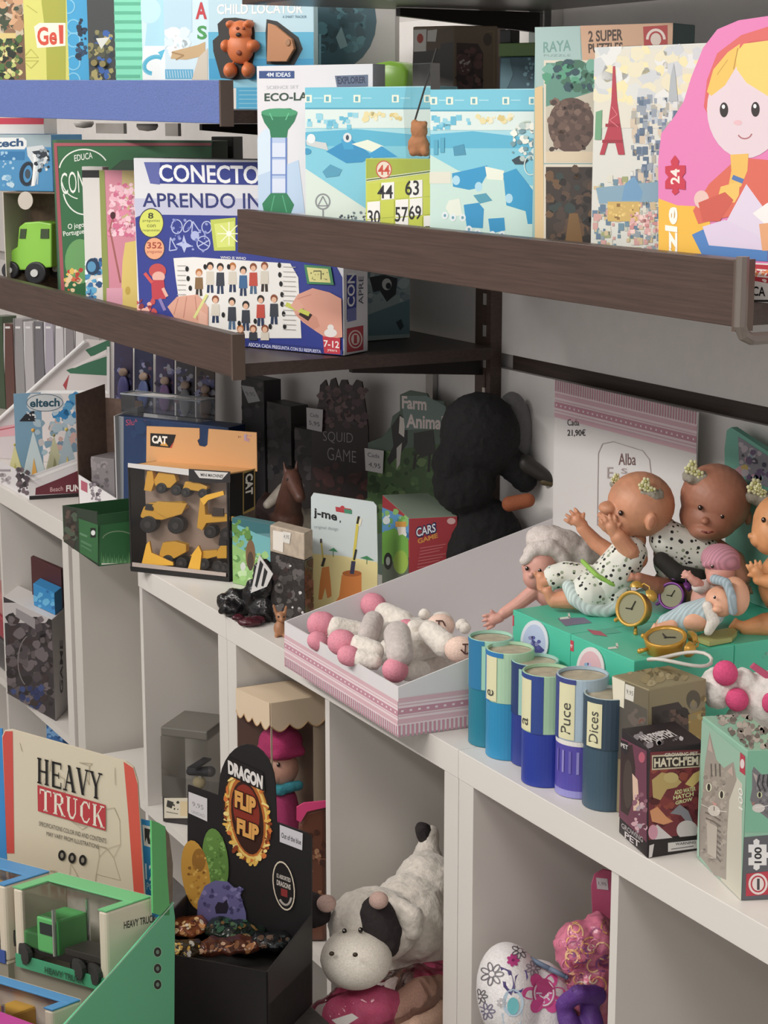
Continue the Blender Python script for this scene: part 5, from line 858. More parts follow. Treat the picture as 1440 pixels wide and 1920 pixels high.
def hand(f, x, y, d, ang, r, side=1):
    """palm and five fingers as limbs; ang = direction in the picture"""
    out = []; c_, s_ = math.cos(math.radians(ang)), math.sin(math.radians(ang)); q = f.px(x, y)
    out.append([(x - c_ * r * .5, y - s_ * r * .5, d, r * .72), (x + c_ * r * .35, y + s_ * r * .35, d, r * .75)])
    for i, (o_, ln) in enumerate(((-.75, .95), (-.26, 1.15), (.26, 1.1), (.76, .85))):
        bx, by = x + c_ * r * .6 - s_ * o_ * r, y + s_ * r * .6 + c_ * o_ * r; a2 = math.radians(ang + o_ * 14)
        mx, my = bx + math.cos(a2) * r * ln * .6, by + math.sin(a2) * r * ln * .6
        out.append([(bx, by, d, r * .25), (mx, my, d + q * r * .12, r * .23), (mx + math.cos(a2) * r * ln * .45, my + math.sin(a2) * r * ln * .45, d - q * r * .15, r * .2)])
    a2 = math.radians(ang + side * 62); bx, by = x - s_ * side * r * .55 - c_ * r * .1, y + c_ * side * r * .55 - s_ * r * .1
    out.append([(bx, by, d, r * .27), (bx + math.cos(a2) * r * .7, by + math.sin(a2) * r * .7, d + q * r * .1, r * .22)]); return out
def foot_(x, y, d, ang, r, q):
    c_, s_ = math.cos(math.radians(ang)), math.sin(math.radians(ang)); out = [[(x, y, d, r), (x + c_ * r * 1.5, y + s_ * r * 1.5, d, r * .85)]]
    for i in range(5):
        o_ = (i - 2) * .38; out.append([(x + c_ * r * 1.9 - s_ * o_ * r, y + s_ * r * 1.9 + c_ * o_ * r, d, r * .3), (x + c_ * r * (2.35 - .1 * i) - s_ * o_ * r * 1.1, y + s_ * r * (2.35 - .1 * i) + c_ * o_ * r * 1.1, d, r * (.3 - .025 * i))])
    return out
def bow(f, x, y, d, label_parent, s=1.0, tul=True):
    if tul: g = Face(f.o, f.n); g.blob(x + 12 * s, y + 14 * s, 22 * s, 16 * s, M('9a9384', .8, 0, 'cloth'), d - .004, .012); g.blob(x - 8 * s, y + 10 * s, 14 * s, 12 * s, M('9a9384', .8, 0, 'cloth'), d - .003, .01); g.mb.build('tulle', label_parent, remesh=.002, disp=.006, ds=.01)
    for i, (a, b_) in enumerate(((0, 0), (-10, -4), (9, 5), (-3, -13))):
        g = Face(f.o, f.n)
        for q in range(5): an = q * 1.257 + i; g.blob(x + s * (a + 5.5 * math.cos(an)), y + s * (b_ + 5.5 * math.sin(an)), 3.6 * s, 3.6 * s, M('dcd9a8', .7), d + .004, .0025)
        g.blob(x + s * a, y + s * b_, 2.4 * s, 2.4 * s, 'b8b860', d + .006, .002); g.mb.build('hair_flower', label_parent, smooth=True)
DR = M('dfe0d6', .8, 0, 'dots'); LACE = M('cfe0dc', .85, 0, 'knit')
# doll 1: sitting, turned to the left, hand at mouth
f = stand(1120, 1135, 62, X=-1.925); q = f.px(1150, 1050)
t = thing('baby_doll', 'baby doll in dotted dress sitting in profile with hand at mouth', 'doll', base_pt(f, 1120, 1135, ZT + .0006))
body(f, t, [(1202, 945, 63, 60, 0, .046), (1172, 965, 40, 44, .002, .034), (1144, 978, 22, 22, .006, .018), (1152, 990, 20, 16, .006, .016), (1126, 966, 6, 6, .004, .006), (1128, 976, 7, 4, .004, .006), (1128, 985, 7, 4, .004, .006), (1221, 979, 11, 17, .046, .006, 15), (1140, 952, 18, 12, .014, .016), (1175, 1045, 36, 34, -.004, .026), (1140, 1090, 36, 36, -.004, .028)],
     [[(1190, 1012, 0, 22), (1182, 1035, -.004, 26)], [(1195, 1048, .022, 20), (1180, 1034, .032, 19), (1160, 1008, .034, 16), (1152, 994, .032, 11)], [(1150, 1040, -.022, 17), (1118, 1018, -.026, 15), (1092, 990, -.026, 12)], [(1130, 1108, .02, 28), (1085, 1122, .026, 22), (1040, 1126, .024, 15)], [(1118, 1092, -.02, 24), (1070, 1078, -.022, 20), (1020, 1090, -.02, 14)]]
     + hand(f, 1148, 992, .034, -112, 15, 1) + hand(f, 1086, 979, -.026, -140, 15, 1) + foot_(1034, 1124, .024, -118, 11, q) + foot_(1018, 1100, -.02, -100, 12, q), SK[0])
eyes(f, t, ((1136, 955, .024), (1164, 962, .036)))
g = Face(f.o, f.n); g.blob(1222, 980, 6, 11, M('b87858', .6), .051, .0015, 15); g.mb.build('ear_hollow', t)
g = Face(f.o, f.n)
for a in ((1128, 1045, 1206, 1040, 1100, 1112),): pass
for d in (-.022, 0, .022):
    g.limb([(1178, 1040, d * .8, 37), (1150, 1078, d, 41), (1132, 1098, d, 42)], DR)
g.mb.build('dress_bodice', t, remesh=.0025)
g = Face(f.o, f.n); g.limb([(1135, 1098, .022, 36), (1112, 1108, .026, 40), (1104, 1112, .03, 38)], DR); g.limb([(1160, 1104, .03, 24), (1150, 1118, .034, 22)], DR); g.limb([(1120, 1090, -.022, 30), (1062, 1076, -.024, 25), (1040, 1082, -.022, 24)], DR); g.mb.build('dress_skirt', t, remesh=.0025)
g = Face(f.o, f.n); g.limb([(1066, 1100, .034, 13), (1078, 1122, .042, 15), (1104, 1140, .046, 15), (1136, 1146, .046, 13), (1164, 1132, .042, 12)], LACE); g.limb([(1032, 1066, -.022, 7), (1028, 1082, -.018, 8), (1034, 1104, -.016, 7)], LACE); g.mb.build('lace_hem', t, remesh=.002)
g = Face(f.o, f.n); g.limb([(1092, 1052, .026, 5), (1118, 1078, .046, 5), (1146, 1094, .048, 5), (1170, 1108, .040, 5)], M('8fc04a', .8)); g.mb.build('green_ribbon', t, remesh=.0018)
bow(f, 1214, 915, .034, t, .95); bow(f, 1158, 902, -.01, t, .7)
# doll 2: facing, darker skin
f = stand(1285, 1090, 62, X=-1.875); q = f.px(1300, 1000)
t = thing('baby_doll', 'brown skinned baby doll facing front behind the profile doll', 'doll', base_pt(f, 1290, 1110, ZT + .0006))
zt_ = f.w(1285, 1110)
body(f, t, [(1342, 936, 66, 66, 0, .048), (1330, 968, 56, 44, .006, .042), (1322, 992, 32, 20, .026, .026), (1322, 977, 8, 7, .048, .006), (1326, 995, 12, 4, .046, .005), (1330, 1004, 14, 8, .036, .010), (1284, 925, 8, 15, .002, .008), (1402, 970, 8, 15, -.002, .008), (1285, 1040, 60, 44, -.004, .034), (1285, 1095, 60, 40, -.004, .038)],
     [[(1325, 1010, -.002, 26), (1310, 1030, -.004, 34)], [(1262, 1000, .0, 20), (1245, 985, .006, 19), (1238, 970, .014, 15)], [(1345, 1030, .004, 20), (1380, 1050, .012, 17), (1395, 1085, .02, 13)], [(1262, 1110, .02, 24), (1225, 1098, .04, 18), (1198, 1084, .05, 11)]] + hand(f, 1396, 1096, .02, 80, 12, 1) + foot_(1200, 1085, .05, 190, 9, q), SK[1])
eyes(f, t, ((1313, 952, .043), (1354, 968, .044)))
g = Face(f.o, f.n); g.limb([(1316, 996, .0515, 1.6), (1326, 999, .052, 2), (1336, 997, .051, 1.6)], M('8a3f38', .4)); g.mb.build('lips', t, smooth=True)
g = Face(f.o, f.n)
for d in (-.012, .012): g.limb([(1252, 1010, d, 36), (1310, 1036, d, 40)], DR); 
g.limb([(1268, 1052, .0, 44), (1300, 1062, .0, 44)], DR); g.mb.build('dress_bodice', t, remesh=.0028)
g = Face(f.o, f.n); g.limb([(1240, 1050, .03, 16), (1270, 1076, .04, 18), (1310, 1082, .04, 16)], M('26231f', .8, 0, 'cloth')); g.mb.build('black_sash', t, remesh=.002)
bow(f, 1302, 884, .02, t, 1.05); bow(f, 1420, 920, .03, t, 1.1)
# doll 3: at the right edge
f = stand(1430, 1185, 62, X=-1.7445); q = f.px(1430, 1100)
t = thing('baby_doll', 'tan baby doll partly cut off by right edge with leg forward', 'doll', base_pt(f, 1450, 1190, ZT + .0006))
body(f, t, [(1472, 985, 60, 60, 0, .045), (1440, 1000, 30, 40, .006, .03), (1420, 1010, 14, 16, .01, .012), (1408, 1005, 6, 6, .01, .006), (1414, 1018, 6, 4, .01, .005), (1470, 1095, 48, 60, -.006, .035)],
     [[(1470, 1040, 0, 22), (1475, 1060, -.004, 28)], [(1470, 1085, .022, 18), (1440, 1090, .03, 15), (1422, 1086, .03, 11)], [(1480, 1168, .016, 26), (1435, 1172, .024, 23), (1400, 1178, .024, 15)]] + hand(f, 1420, 1076, .03, -110, 14, -1) + foot_(1396, 1176, .024, 200, 11, q), SK[2])
eyes(f, t, ((1432, 975, .034),)); bow(f, 1425, 918, .014, t, .6, False)
# doll with bonnet, in the tray against its wall
f = stand(1035, 1060, 62, X=-2.035); o = f.w(1030, 1090)
t = thing('bonnet_doll', 'small doll under a white cloth bonnet lying inside the tray', 'doll', (o.x, o.y, Z + .003))
body(f, t, [(1012, 1062, 34, 40, 0, .028), (1002, 1082, 22, 22, .008, .018), (996, 1078, 6, 6, .024, .005), (1040, 1110, 40, 30, 0, .026), (1040, 1170, 36, 50, -.004, .026)], [[(1000, 1110, .006, 15), (975, 1130, .01, 13), (945, 1150, .014, 11)]] + hand(f, 930, 1160, .016, 160, 14, 1), SK[3])
eyes(f, t, ((988, 1066, .022), (1012, 1070, .027)), 3.6)
g = Face(f.o, f.n); BN = M('d3c8c2', .85, 0, 'cloth')
g.limb([(985, 1052, .012, 12), (1000, 1032, .014, 14), (1030, 1026, .012, 16), (1050, 1040, .010, 15), (1066, 1064, .006, 13)], BN); g.blob(1040, 1018, 56, 32, BN, -.02, .03, 14); g.blob(1090, 1040, 36, 30, BN, -.02, .024, 30); g.blob(1020, 1040, 36, 26, BN, -.014, .03); g.mb.build('bonnet', t, remesh=.0025, disp=.008, ds=.02)
# two little dolls lying in front
f = stand(1330, 1170, 62, X=-1.772); t = thing('small_doll', 'tiny doll in pink cap sitting between the brown and tan dolls', 'doll', base_pt(f, 1335, 1180, ZT + .0006))
body(f, t, [(1350, 1070, 28, 28, 0, .022), (1342, 1083, 18, 14, .01, .014), (1338, 1080, 4, 4, .024, .003), (1325, 1130, 30, 42, -.003, .022)], [[(1322, 1105, .01, 11), (1305, 1092, .016, 10), (1295, 1084, .018, 7)]] + hand(f, 1292, 1080, .018, 200, 8, 1), SK[3], remesh=.0011)
eyes(f, t, ((1336, 1062, .019), (1360, 1064, .020)), 3)
g = Face(f.o, f.n); g.blob(1351, 1048, 37, 28, M('cf8fa0', .85, 0, 'knit'), -.003, .027); g.limb([(1322, 1058, .012, 7), (1350, 1052, .020, 7), (1382, 1062, .010, 7)], M('cf8fa0', .85, 0, 'knit')); g.mb.build('knitted_cap', t, remesh=.002)
g = Face(f.o, f.n); g.limb([(1330, 1105, 0, 21), (1320, 1150, 0, 30)], M('d8d0cc', .85, 0, 'cloth')); g.limb([(1318, 1100, .01, 14), (1308, 1100, .014, 12)], M('d8d0cc', .85, 0, 'cloth')); g.mb.build('white_top', t, remesh=.002)
f = stand(1300, 1180, 62, X=-1.742); t = thing('small_doll', 'tiny doll in pale blue knit lying down in front of pink cap doll', 'doll', base_pt(f, 1300, 1188, ZT + .0006))
body(f, t, [(1378, 1118, 27, 36, 0, .026), (1350, 1128, 28, 28, .006, .022), (1345, 1142, 10, 7, .026, .006), (1300, 1160, 36, 24, 0, .022)], [[(1260, 1172, .012, 12), (1238, 1178, .016, 10)], [(1268, 1160, -.012, 11), (1246, 1166, -.014, 9)]] + foot_(1240, 1180, .016, 195, 8, .0006) + foot_(1246, 1170, -.012, 190, 7, .0006), SK[4], remesh=.0011)
g = Face(f.o, f.n); g.limb([(1340, 1086, .012, 10), (1362, 1092, .022, 9), (1372, 1118, .028, 9), (1374, 1146, .024, 9)], M('a9bcc6', .85, 0, 'knit')); g.mb.build('blue_headband', t, remesh=.002)
eyes(f, t, ((1340, 1120, .027),), 2.6)
g = Face(f.o, f.n); g.limb([(1330, 1148, 0, 30), (1290, 1158, .0, 29), (1250, 1168, .004, 18)], M('b9cdd3', .85, 0, 'knit')); g.mb.build('blue_rompers', t, remesh=.002)
g = Face(f.o, f.n); g.limb([(1326, 1136, .022, 10), (1338, 1164, .024, 12), (1328, 1184, .022, 9)], M('dfd8cf', .85, 0, 'cloth')); g.mb.build('white_sleeve', t, remesh=.002)
# ------------------------------------------------------------------ alarm clocks
def clock(label, x, y, z, axis, R_, col, up):
    mt = M(col, .3, .35); o = P(x, y, Z=z); a = V(axis).normalized(); u = V(up); u = (u - a * u.dot(a)).normalized(); s_ = a.cross(u); h = R_ * .8
    lowest = min((o + u * -R_).z, o.z - R_ * 1.2)
    t = thing('alarm_clock', label, 'clock', (o.x, o.y, ZT + .0006), 'small twin bell clocks on the mint boxes')
    m = MB(); m.lathe(o, a, [(0, -h * .5), (R_ * .86, -h * .5), (R_ * .95, -h * .4), (R_, h * .3), (R_ * 1.04, h * .5), (R_ * .98, h * .58), (R_ * .86, h * .5), (R_ * .84, h * .42)], mt, 28); m.build('case', t, smooth=True)
    m = MB(); m.lathe(o, a, [(0, h * .40), (R_ * .86, h * .40)], M('8d8a6c', .3), 28); d = m.build('dial', t); d['_o'] = t['_o']
    m = MB(); e = o + a * h * .44; m.tube([e, e + u * R_ * .5], R_ * .035, '2a2620', 6); m.tube([e, e + s_ * R_ * .35 - u * R_ * .15], R_ * .035, '2a2620', 6); m.sph(e, R_ * .07, '2a2620'); m.build('hands', d)
    for q in (-1, 1):
        m = MB(); bc = o + u * R_ * 1.12 + s_ * q * R_ * .52; ax = (u + s_ * q * .5).normalized(); m.lathe(bc, ax, [(R_ * .4, 0), (R_ * .36, R_ * .18), (R_ * .2, R_ * .33), (0, R_ * .38)], mt, 16); m.lathe(bc, ax, [(0, 0), (R_ * .4, 0)], mt, 16); m.build('bell', t, smooth=True)
        m = MB(); m.cap(o - u * R_ * .8 + s_ * q * R_ * .55, o - u * R_ * 1.15 + s_ * q * R_ * .75, R_ * .08, R_ * .13, mt); m.build('foot', t, smooth=True)
    m = MB(); m.tube([o + u * R_ * 1.05 + s_ * R_ * .5, o + u * R_ * 1.55 + s_ * R_ * .2, o + u * R_ * 1.55 - s_ * R_ * .2, o + u * R_ * 1.05 - s_ * R_ * .5], R_ * .05, mt, 6); m.build('handle', t, smooth=True)
clock('gold twin bell alarm clock tilted against the profile doll', 1190, 1142, .962, (RT * -.62 - FH * .75 + V((0, 0, .25))), .0215, 'c79a34', (RT * .45 + V((0, 0, .9))))
clock('gold twin bell alarm clock lying face up on front mint box', 1248, 1207, .944, (V((0, 0, 1)) - RT * .12 - FH * .22), .0245, 'c9962a', (RT * 1.0 - FH * .25))
clock('purple twin bell alarm clock behind the tilted gold clock', 1262, 1118, .958, (RT * -.5 - FH * .8 + V((0, 0, .3))), .017, '7a3a8a', (RT * .5 + V((0, 0, .9))))
o = P(1275, 1236, Z=ZT + .012); 
tag(MB().tube([o + RT * (.036 * math.cos(a * .3142)) + FH * (.02 * math.sin(a * .3142)) + V((0, 0, .004 * math.sin(a * .62))) for a in range(20)], .0022, M('cfcbc2', .5), 8, True).build('white_band', smooth=True), 'thin white plastic loop lying beside the face up clock', 'band')
p = P(1335, 1180, Z=ZT + .0012)
g = Face(P(1300, 1200, Z=ZT + .001), (0, 0, 1)); g.ext([(1306, 1204), (1316, 1196), (1374, 1184), (1382, 1192), (1372, 1204), (1330, 1212)], M('a8a862', .4), 0, .006); tag(g.mb.build('green_card'), 'small olive green card beside the face up clock', 'card')
# teal bag behind
f = stand(1400, 980, 50, X=-1.80); g = Face(f.o, f.n)
f = Face(V((-1.90, 1.535, 1.0)), (0, -1, 0)); t = thing('gift_box', 'teal framed pack leaning on wall above the tan doll', 'pack', (-1.85, 1.535, ZT + .0006))
y_ = lambda x: plan_y(f, x, ZT + .0008)
g = Face(f.o, f.n); g.ext([(1372, y_(1372)), (1370, 840), (1374, 806), (1382, 800), (1470, 858), (1520, 900), (1520, y_(1520))], M('6fb8a4', .4), 0, .010); g.mb.build('frame_card', t)
g = Face(f.o + f.n * .010, f.n); g.poly([(1384, 818), (1460, 868), (1500, 900), (1500, 935), (1400, 900), (1386, 870)], '8a8a94').fill('p', ((1386, 822), (1480, 885), (1480, 930), (1390, 888)), 26, ['4a4a5a', 'b8b0b8', '6a5a7a', 'd8a0b0', '8aa8b0', 'c8b060'], 9, 4).poly([(1378, 880), (1390, 872), (1392, 900), (1372, 905)], 'c89aa4'); g.mb.build('card_print', t)
# ------------------------------------------------------------------ blue tubes on the counter edge
def tube(label, xb, yb, wpx, yt, low, cap_, strip, lab=None, cut=.47, ring=None, st0=-118, st1=-84, rest='9ccbb4', low2=None):
    p = P(xb, yb, Z=Z); s_ = (p - EYE).length / F; R_ = wpx * s_ / 2; o = p + FH * R_; zt = zat(p + FH * R_ * 1.0, yt)
    t = thing('card_tube', label, 'tube', (o.x, o.y, Z), 'cardboard tubes at counter front'); H = zt - Z; zc_ = Z + H * (1 - cut)
    m = MB(); m.lathe((o.x, o.y, Z), (0, 0, 1), [(0, 0), (R_ * .97, 0), (R_ * .98, .001), (R_ * .98, zc_ - Z)], M(low, .4), 40); m.build('tube_body', t, smooth=False)
    if ring: m = MB(); m.lathe((o.x, o.y, zc_ - H * .04), (0, 0, 1), [(R_ * .985, 0), (R_ * .99, H * .04)], M(ring, .4), 40); m.build('white_ring', t)
    if low2: m = MB(); m.lathe((o.x, o.y, Z + .0003), (0, 0, 1), [(R_ * .985, 0), (R_ * .985, H * .06)], M(low2, .4), 40); m.build('base_band', t)
    m = MB(); m.lathe((o.x, o.y, zc_), (0, 0, 1), [(R_ * .98, 0), (R_, .0005), (R_, H * cut - .0008), (R_ * .98, H * cut), (R_ * .93, H * cut), (R_ * .93, H * cut - .004)], M(rest, .45), 40); cp = m.build('cap', t); cp['_o'] = t['_o']
    m = MB(); m.lathe((o.x, o.y, zt - .0045), (0, 0, 1), [(0, 0.0), (R_ * .93, 0)], M('b8ac94', .6, 0, 'rough'), 32); m.build('lid_disc', t)
    def patch(a0, a1, z0, z1, col, k=.0004):
        m = MB(); n = 12; vs = []
        base = math.degrees(math.atan2(-FH.y, -FH.x))
        for i in range(n + 1): a = math.radians(base + a0 + (a1 - a0) * i / n); vs += [(o.x + (R_ + k) * math.cos(a), o.y + (R_ + k) * math.sin(a), z) for z in (z0, z1)]
        return m.add(vs, [(2 * i, 2 * i + 2, 2 * i + 3, 2 * i + 1) for i in range(n)], col)
    # angle 0 faces the viewer, negative = left
    if strip:
        patch(st0, st1, zc_, zt - .0004, strip).build('colour_strip', cp); patch(-100, -20, zt - .006, zt - .0002, strip, .0006).build('rim_strip', cp)
    if lab:
        a0, a1, word = lab; lm = patch(a0, a1, zc_ + .002, zt - .006, 'dcd8ae', .0008)
        if word:
            vs, fs2 = glyphs(word, .0); base = math.degrees(math.atan2(-FH.y, -FH.x)); zz0, zz1 = zc_ + H * cut * .12, zc_ + H * cut * (.12 + .62 * min(1, len(word) / 5)); am = a0 + (a1 - a0) * .2; an = a0 + (a1 - a0) * .8; pts = []
            for u, v in vs: a = math.radians(base + an + (am - an) * v); pts.append((o.x + (R_ + .0012) * math.cos(a), o.y + (R_ + .0012) * math.sin(a), zz0 + (zz1 - zz0) * u))
            lm.add(pts, fs2, '4a4a44')
        lm.build('paper_label', cp)
    return t, o, R_, patch, zc_, zt
tube('teal blue card tube with mint cap, first in row beside tray', 921, 1403, 84, 1192, '0f7a92', '', '1a78a8', None, .46, rest='9fd0bc', st0=-80, st1=-28)
tube('bright cerulean card tube with cream label, second from the tray', 957, 1427, 90, 1214, '158abb', '', '1a78b8', (-74, -36, 'e'), .47, rest='a9cfae', st0=-95, st1=-60)
tube('navy and mint card tube wedged third in the tube row', 1004, 1441, 88, 1236, '2a3a8e', '', '263a70', None, .5, rest='9cc9be', st0=-85, st1=-48)
tube('royal blue card tube with navy stripe cap, fourth in row', 1026, 1478, 92, 1256, '22399c', '', '2a4590', (-80, -42, 'a'), .52, rest='a4cba6', st0=-42, st1=-12)
tt_ = tube('purple card tube labelled in grey with white ring, fifth in row', 1093, 1499, 97, 1262, '5147a8', '', '3a4588', (-64, -22, 'Puce'), .52, ring='e3e0dc', rest='a9bfcf', st0=-100, st1=-64, low2='8f8ccc')
_, o, R_, patch, zc_, zt = tt_
for i in range(7): patch(-70 + i * 18, -64 + i * 18, Z + .03, zc_ - .012, '8a84c8' if i % 2 else '6a62b4', .0002).build('printed_lines', _)
tube('dark slate card tube with cream label, last before dinosaur box', 1143, 1523, 94, 1298, '3a5466', '', '33485a', (-62, -22, 'Dices'), .45, rest='a8b8b8', st0=-100, st1=30)
# ------------------------------------------------------------------ boxes at the right end of the counter
c = P(1217, 1293, Y=1.19); zt = c.z; r = P(1325, 1273, Z=zt); l = P(1148, 1266, Z=zt)
k = Carton('window_box', 'pale gold window box standing behind the dinosaur egg box', 'box', c, r, l, Z, zt, M('8f8362', .4), top=M('8d8464', .4))
k.L.poly([(1148, 1268), (1217, 1296), (1217, 1440), (1150, 1420)], '6f6650').poly([(1152, 1300), (1214, 1330), (1214, 1440), (1152, 1420)], '57524a').poly([(1148, 1268), (1172, 1278), (1170, 1328), (1150, 1318)], 'ded8c2').poly([(1173, 1282), (1190, 1288), (1188, 1316), (1172, 1310)], 'd6d3c8').text('9,95', ((1175, 1292), (1188, 1297), (1187, 1306), (1175, 1302)), '5a564e').fill('p', (1180, 1330, 1212, 1400), 10, ['6a5f58', '7a4a3a', '4a4640'], 9, 4)
k.R.poly([(1222, 1326), (1272, 1316), (1290, 1340), (1290, 1440), (1222, 1440)], '3f3634').fill('p', (1226, 1335, 1286, 1420), 20, ['55473f', '332c2a', '6a5348', '4a3a36'], 12, 5).ell(1300, 1312, 13, 18, '5a5446').ell(1300, 1322, 7, 9, '8a8270').poly([(1290, 1340), (1322, 1330), (1322, 1420), (1294, 1420)], 'a58a4c').fill('p', (1292, 1300, 1322, 1420), 12, ['b8a468', '7a6a48', '9a8a5c'], 8, 6)
k.T.fill('p', ((1170, 1262), (1210, 1250), (1300, 1272), (1225, 1285)), 14, ['a89c78', '6f6648', '978a64'], 10, 3); k.done()
c, r, l = P(1213, 1609, Z=Z), P(1315, 1592, Z=Z), P(1160, 1561, Z=Z)
k = Carton('egg_box', 'black and maroon dinosaur hatching egg box near counter edge', 'box', c, r, l, Z, zat(c, 1407), '2a2226')
L = k.L; L.poly([(1160, 1380), (1213, 1408), (1213, 1580), (1160, 1530)], '6d3a4e').poly([(1164, 1400), (1186, 1396), (1192, 1440), (1188, 1500), (1178, 1530), (1164, 1520)], '3a2a28').ell(1178, 1470, 9, 46, '4a3d36').poly([(1186, 1450), (1196, 1462), (1200, 1520), (1188, 1520)], 'd8b8a0').fill('p', (1188, 1490, 1212, 1560), 16, ['a898a0', '8a5a6a', 'c8a0a8', '5a3040'], 7, 4).poly([(1162, 1386), (1178, 1392), (1180, 1406), (1174, 1416), (1164, 1404)], '2a2628').text('PET', ((1164, 1392), (1178, 1398), (1178, 1406), (1165, 1400)), 'd0ccc8', .02).ell(1204, 1420, 6, 10, 'b85a6c').text('GROWING', ((1166, 1542), (1206, 1570), (1206, 1580), (1166, 1552)), 'a8a0a0', .02).text('PET', ((1172, 1558), (1200, 1578), (1200, 1590), (1172, 1570)), 'c8c0c0', .02)
R = k.R; R.poly([(1216, 1410), (1315, 1405), (1315, 1560), (1216, 1575)], '7a3038').fill('p', (1220, 1440, 1312, 1560), 34, ['8a3a38', '6a2630', '9a4a3c', '5a2028'], 12, 7).poly([(1222, 1416), (1314, 1412), (1312, 1438), (1222, 1444)], 'cfc3a8').poly([(1224, 1419), (1312, 1415), (1310, 1436), (1224, 1441)], '3a2e2a').text('GROWING PET', ((1246, 1412), (1308, 1409), (1308, 1416), (1246, 1419)), 'e3dccc', .02).text("HATCH'EM", ((1226, 1421), (1309, 1417), (1309, 1434), (1226, 1439)), 'e6dcc4', .04)
R.poly([(1222, 1462), (1240, 1448), (1262, 1452), (1278, 1466), (1268, 1476), (1250, 1480), (1238, 1500), (1224, 1495)], 'c2a868').ell(1258, 1458, 14, 10, 'cdb878').poly([(1284, 1470), (1300, 1450), (1312, 1444), (1312, 1462), (1298, 1476)], 'd8c070').text('ADD WATER', ((1264, 1482), (1304, 1474), (1304, 1482), (1264, 1490)), 'd8e0a0', .03).text('HATCH', ((1262, 1492), (1300, 1484), (1300, 1492), (1262, 1500)), 'd8e0a0', .03).text('GROW', ((1266, 1502), (1298, 1494), (1298, 1501), (1266, 1509)), 'd8e0a0', .03).poly([(1256, 1525), (1274, 1508), (1290, 1520), (1300, 1544), (1286, 1540), (1276, 1528)], '8a8a92').ell(1288, 1556, 20, 18, 'cfcac8').poly([(1218, 1520), (1232, 1512), (1250, 1532), (1262, 1540), (1244, 1546), (1222, 1540)], 'df9a6a').poly([(1216, 1556), (1232, 1546), (1262, 1572), (1250, 1580), (1222, 1572)], 'd8d2d4').ell(1224, 1560, 9, 14, 'd89ab0').poly([(1216, 1575), (1315, 1565), (1315, 1592), (1214, 1608)], '241e20').poly([(1252, 1580), (1308, 1574), (1308, 1590), (1252, 1597)], 'd5d2d0').text('WARNING', ((1266, 1580), (1304, 1576), (1304, 1581), (1266, 1585)), '3a3638', .02).line([(1258, 1592), (1300, 1586)], 1.5, '5a5658').poly([(1217, 1585), (1226, 1582), (1222, 1606), (1216, 1608)], 'd8d4d4')
k.T.clip = k.T.clip; k.T.fill('p', ((1180, 1380), (1230, 1368), (1296, 1386), (1215, 1400)), 12, ['8a8488', 'b8b2b4', '5a5256'], 8, 4).text("HATCH'EM", ((1196, 1380), (1250, 1368), (1270, 1380), (1216, 1394)), 'd0cac8', .03); k.done()
f = stand(1152, 1500, 62, Z=None) if False else Face(P(1150, 1530, Z=Z) , FW * -1)
c, r, l = P(1390, 1688, Z=Z), P(1478, 1684, Z=Z), P(1307, 1608, Z=Z); z1 = zat(c, 1408)
k = Carton('puzzle_box', 'shiny mint green cat puzzle box at right end of counter', 'box', c, r, l, Z, z1, M('8dbda4', .2))
L = k.L; L.poly([(1310, 1345), (1400, 1420), (1392, 1688), (1307, 1608)], '93b8a2').poly([(1368, 1440), (1392, 1470), (1390, 1688), (1352, 1650), (1358, 1540)], 'c6c2b2')
L.poly([(1322, 1430), (1331, 1372), (1344, 1425), (1358, 1440), (1376, 1428), (1382, 1462), (1368, 1500), (1364, 1560), (1362, 1650), (1340, 1640), (1312, 1604), (1310, 1540), (1318, 1490)], '9b9288').fill('p', ((1320, 1435), (1366, 1450), (1360, 1640), (1314, 1600)), 60, ['938a80', 'a39a8f', '8c837a', 'aca398'], 6, 5)
for i in range(9): L.line([(1322 + i, 1512 + i * 11), (1336 + i, 1518 + i * 11), (1352, 1528 + i * 11)], 3, '6f675f')
for x in (1334, 1342, 1350): L.line([(x, 1432), (x + 1, 1456)], 2.5, '665e57')
L.poly([(1328, 1405), (1332, 1382), (1338, 1412)], 'b9a49a').poly([(1364, 1446), (1374, 1436), (1376, 1456)], 'b9a49a').ell(1330, 1476, 5.5, 8, 'd8d8c0').ell(1330, 1476, 3, 7, '2f2c28').ell(1354, 1490, 5.5, 8, 'd8d8c0').ell(1354, 1490, 3, 7, '2f2c28').poly([(1336, 1502), (1346, 1508), (1340, 1514)], 'c8938a').ell(1340, 1520, 12, 10, 'c9c3b8', rot=30).line([(1340, 1512), (1340, 1520)], 1.5, '5a524c').line([(1346, 1520), (1364, 1522)], 1, 'e6e2da').line([(1332, 1516), (1316, 1508)], 1, 'e6e2da').poly([(1326, 1540), (1346, 1550), (1344, 1610), (1328, 1600)], 'b8b0a4')
L.poly([(1389, 1410), (1398, 1418), (1398, 1454), (1388, 1446)], 'b8384c').ell(1393, 1432, 4, 9, 'dccccc').text('100', ((1386, 1515), (1386, 1475), (1394, 1480), (1394, 1520)), 'e0e4dc', .01).line([(1312, 1350), (1310, 1606)], 4, 'a8cbb8')
R = k.R; R.rect(1392, 1405, 1478, 1560, '79b79a').poly([(1392, 1570), (1478, 1562), (1478, 1690), (1390, 1690)], '5f5f66').poly([(1410, 1445), (1413, 1437), (1428, 1452), (1478, 1448), (1478, 1535), (1440, 1535), (1418, 1518), (1406, 1500), (1410, 1478)], '77757a').fill('p', (1416, 1455, 1470, 1525), 40, ['6a686c', '858388', '5f5d61', '8f8d90'], 5, 4)
for i in range(5): R.line([(1424 + i * 8, 1452), (1420 + i * 9, 1470), (1426 + i * 9, 1484)], 3, '3a3a3e')
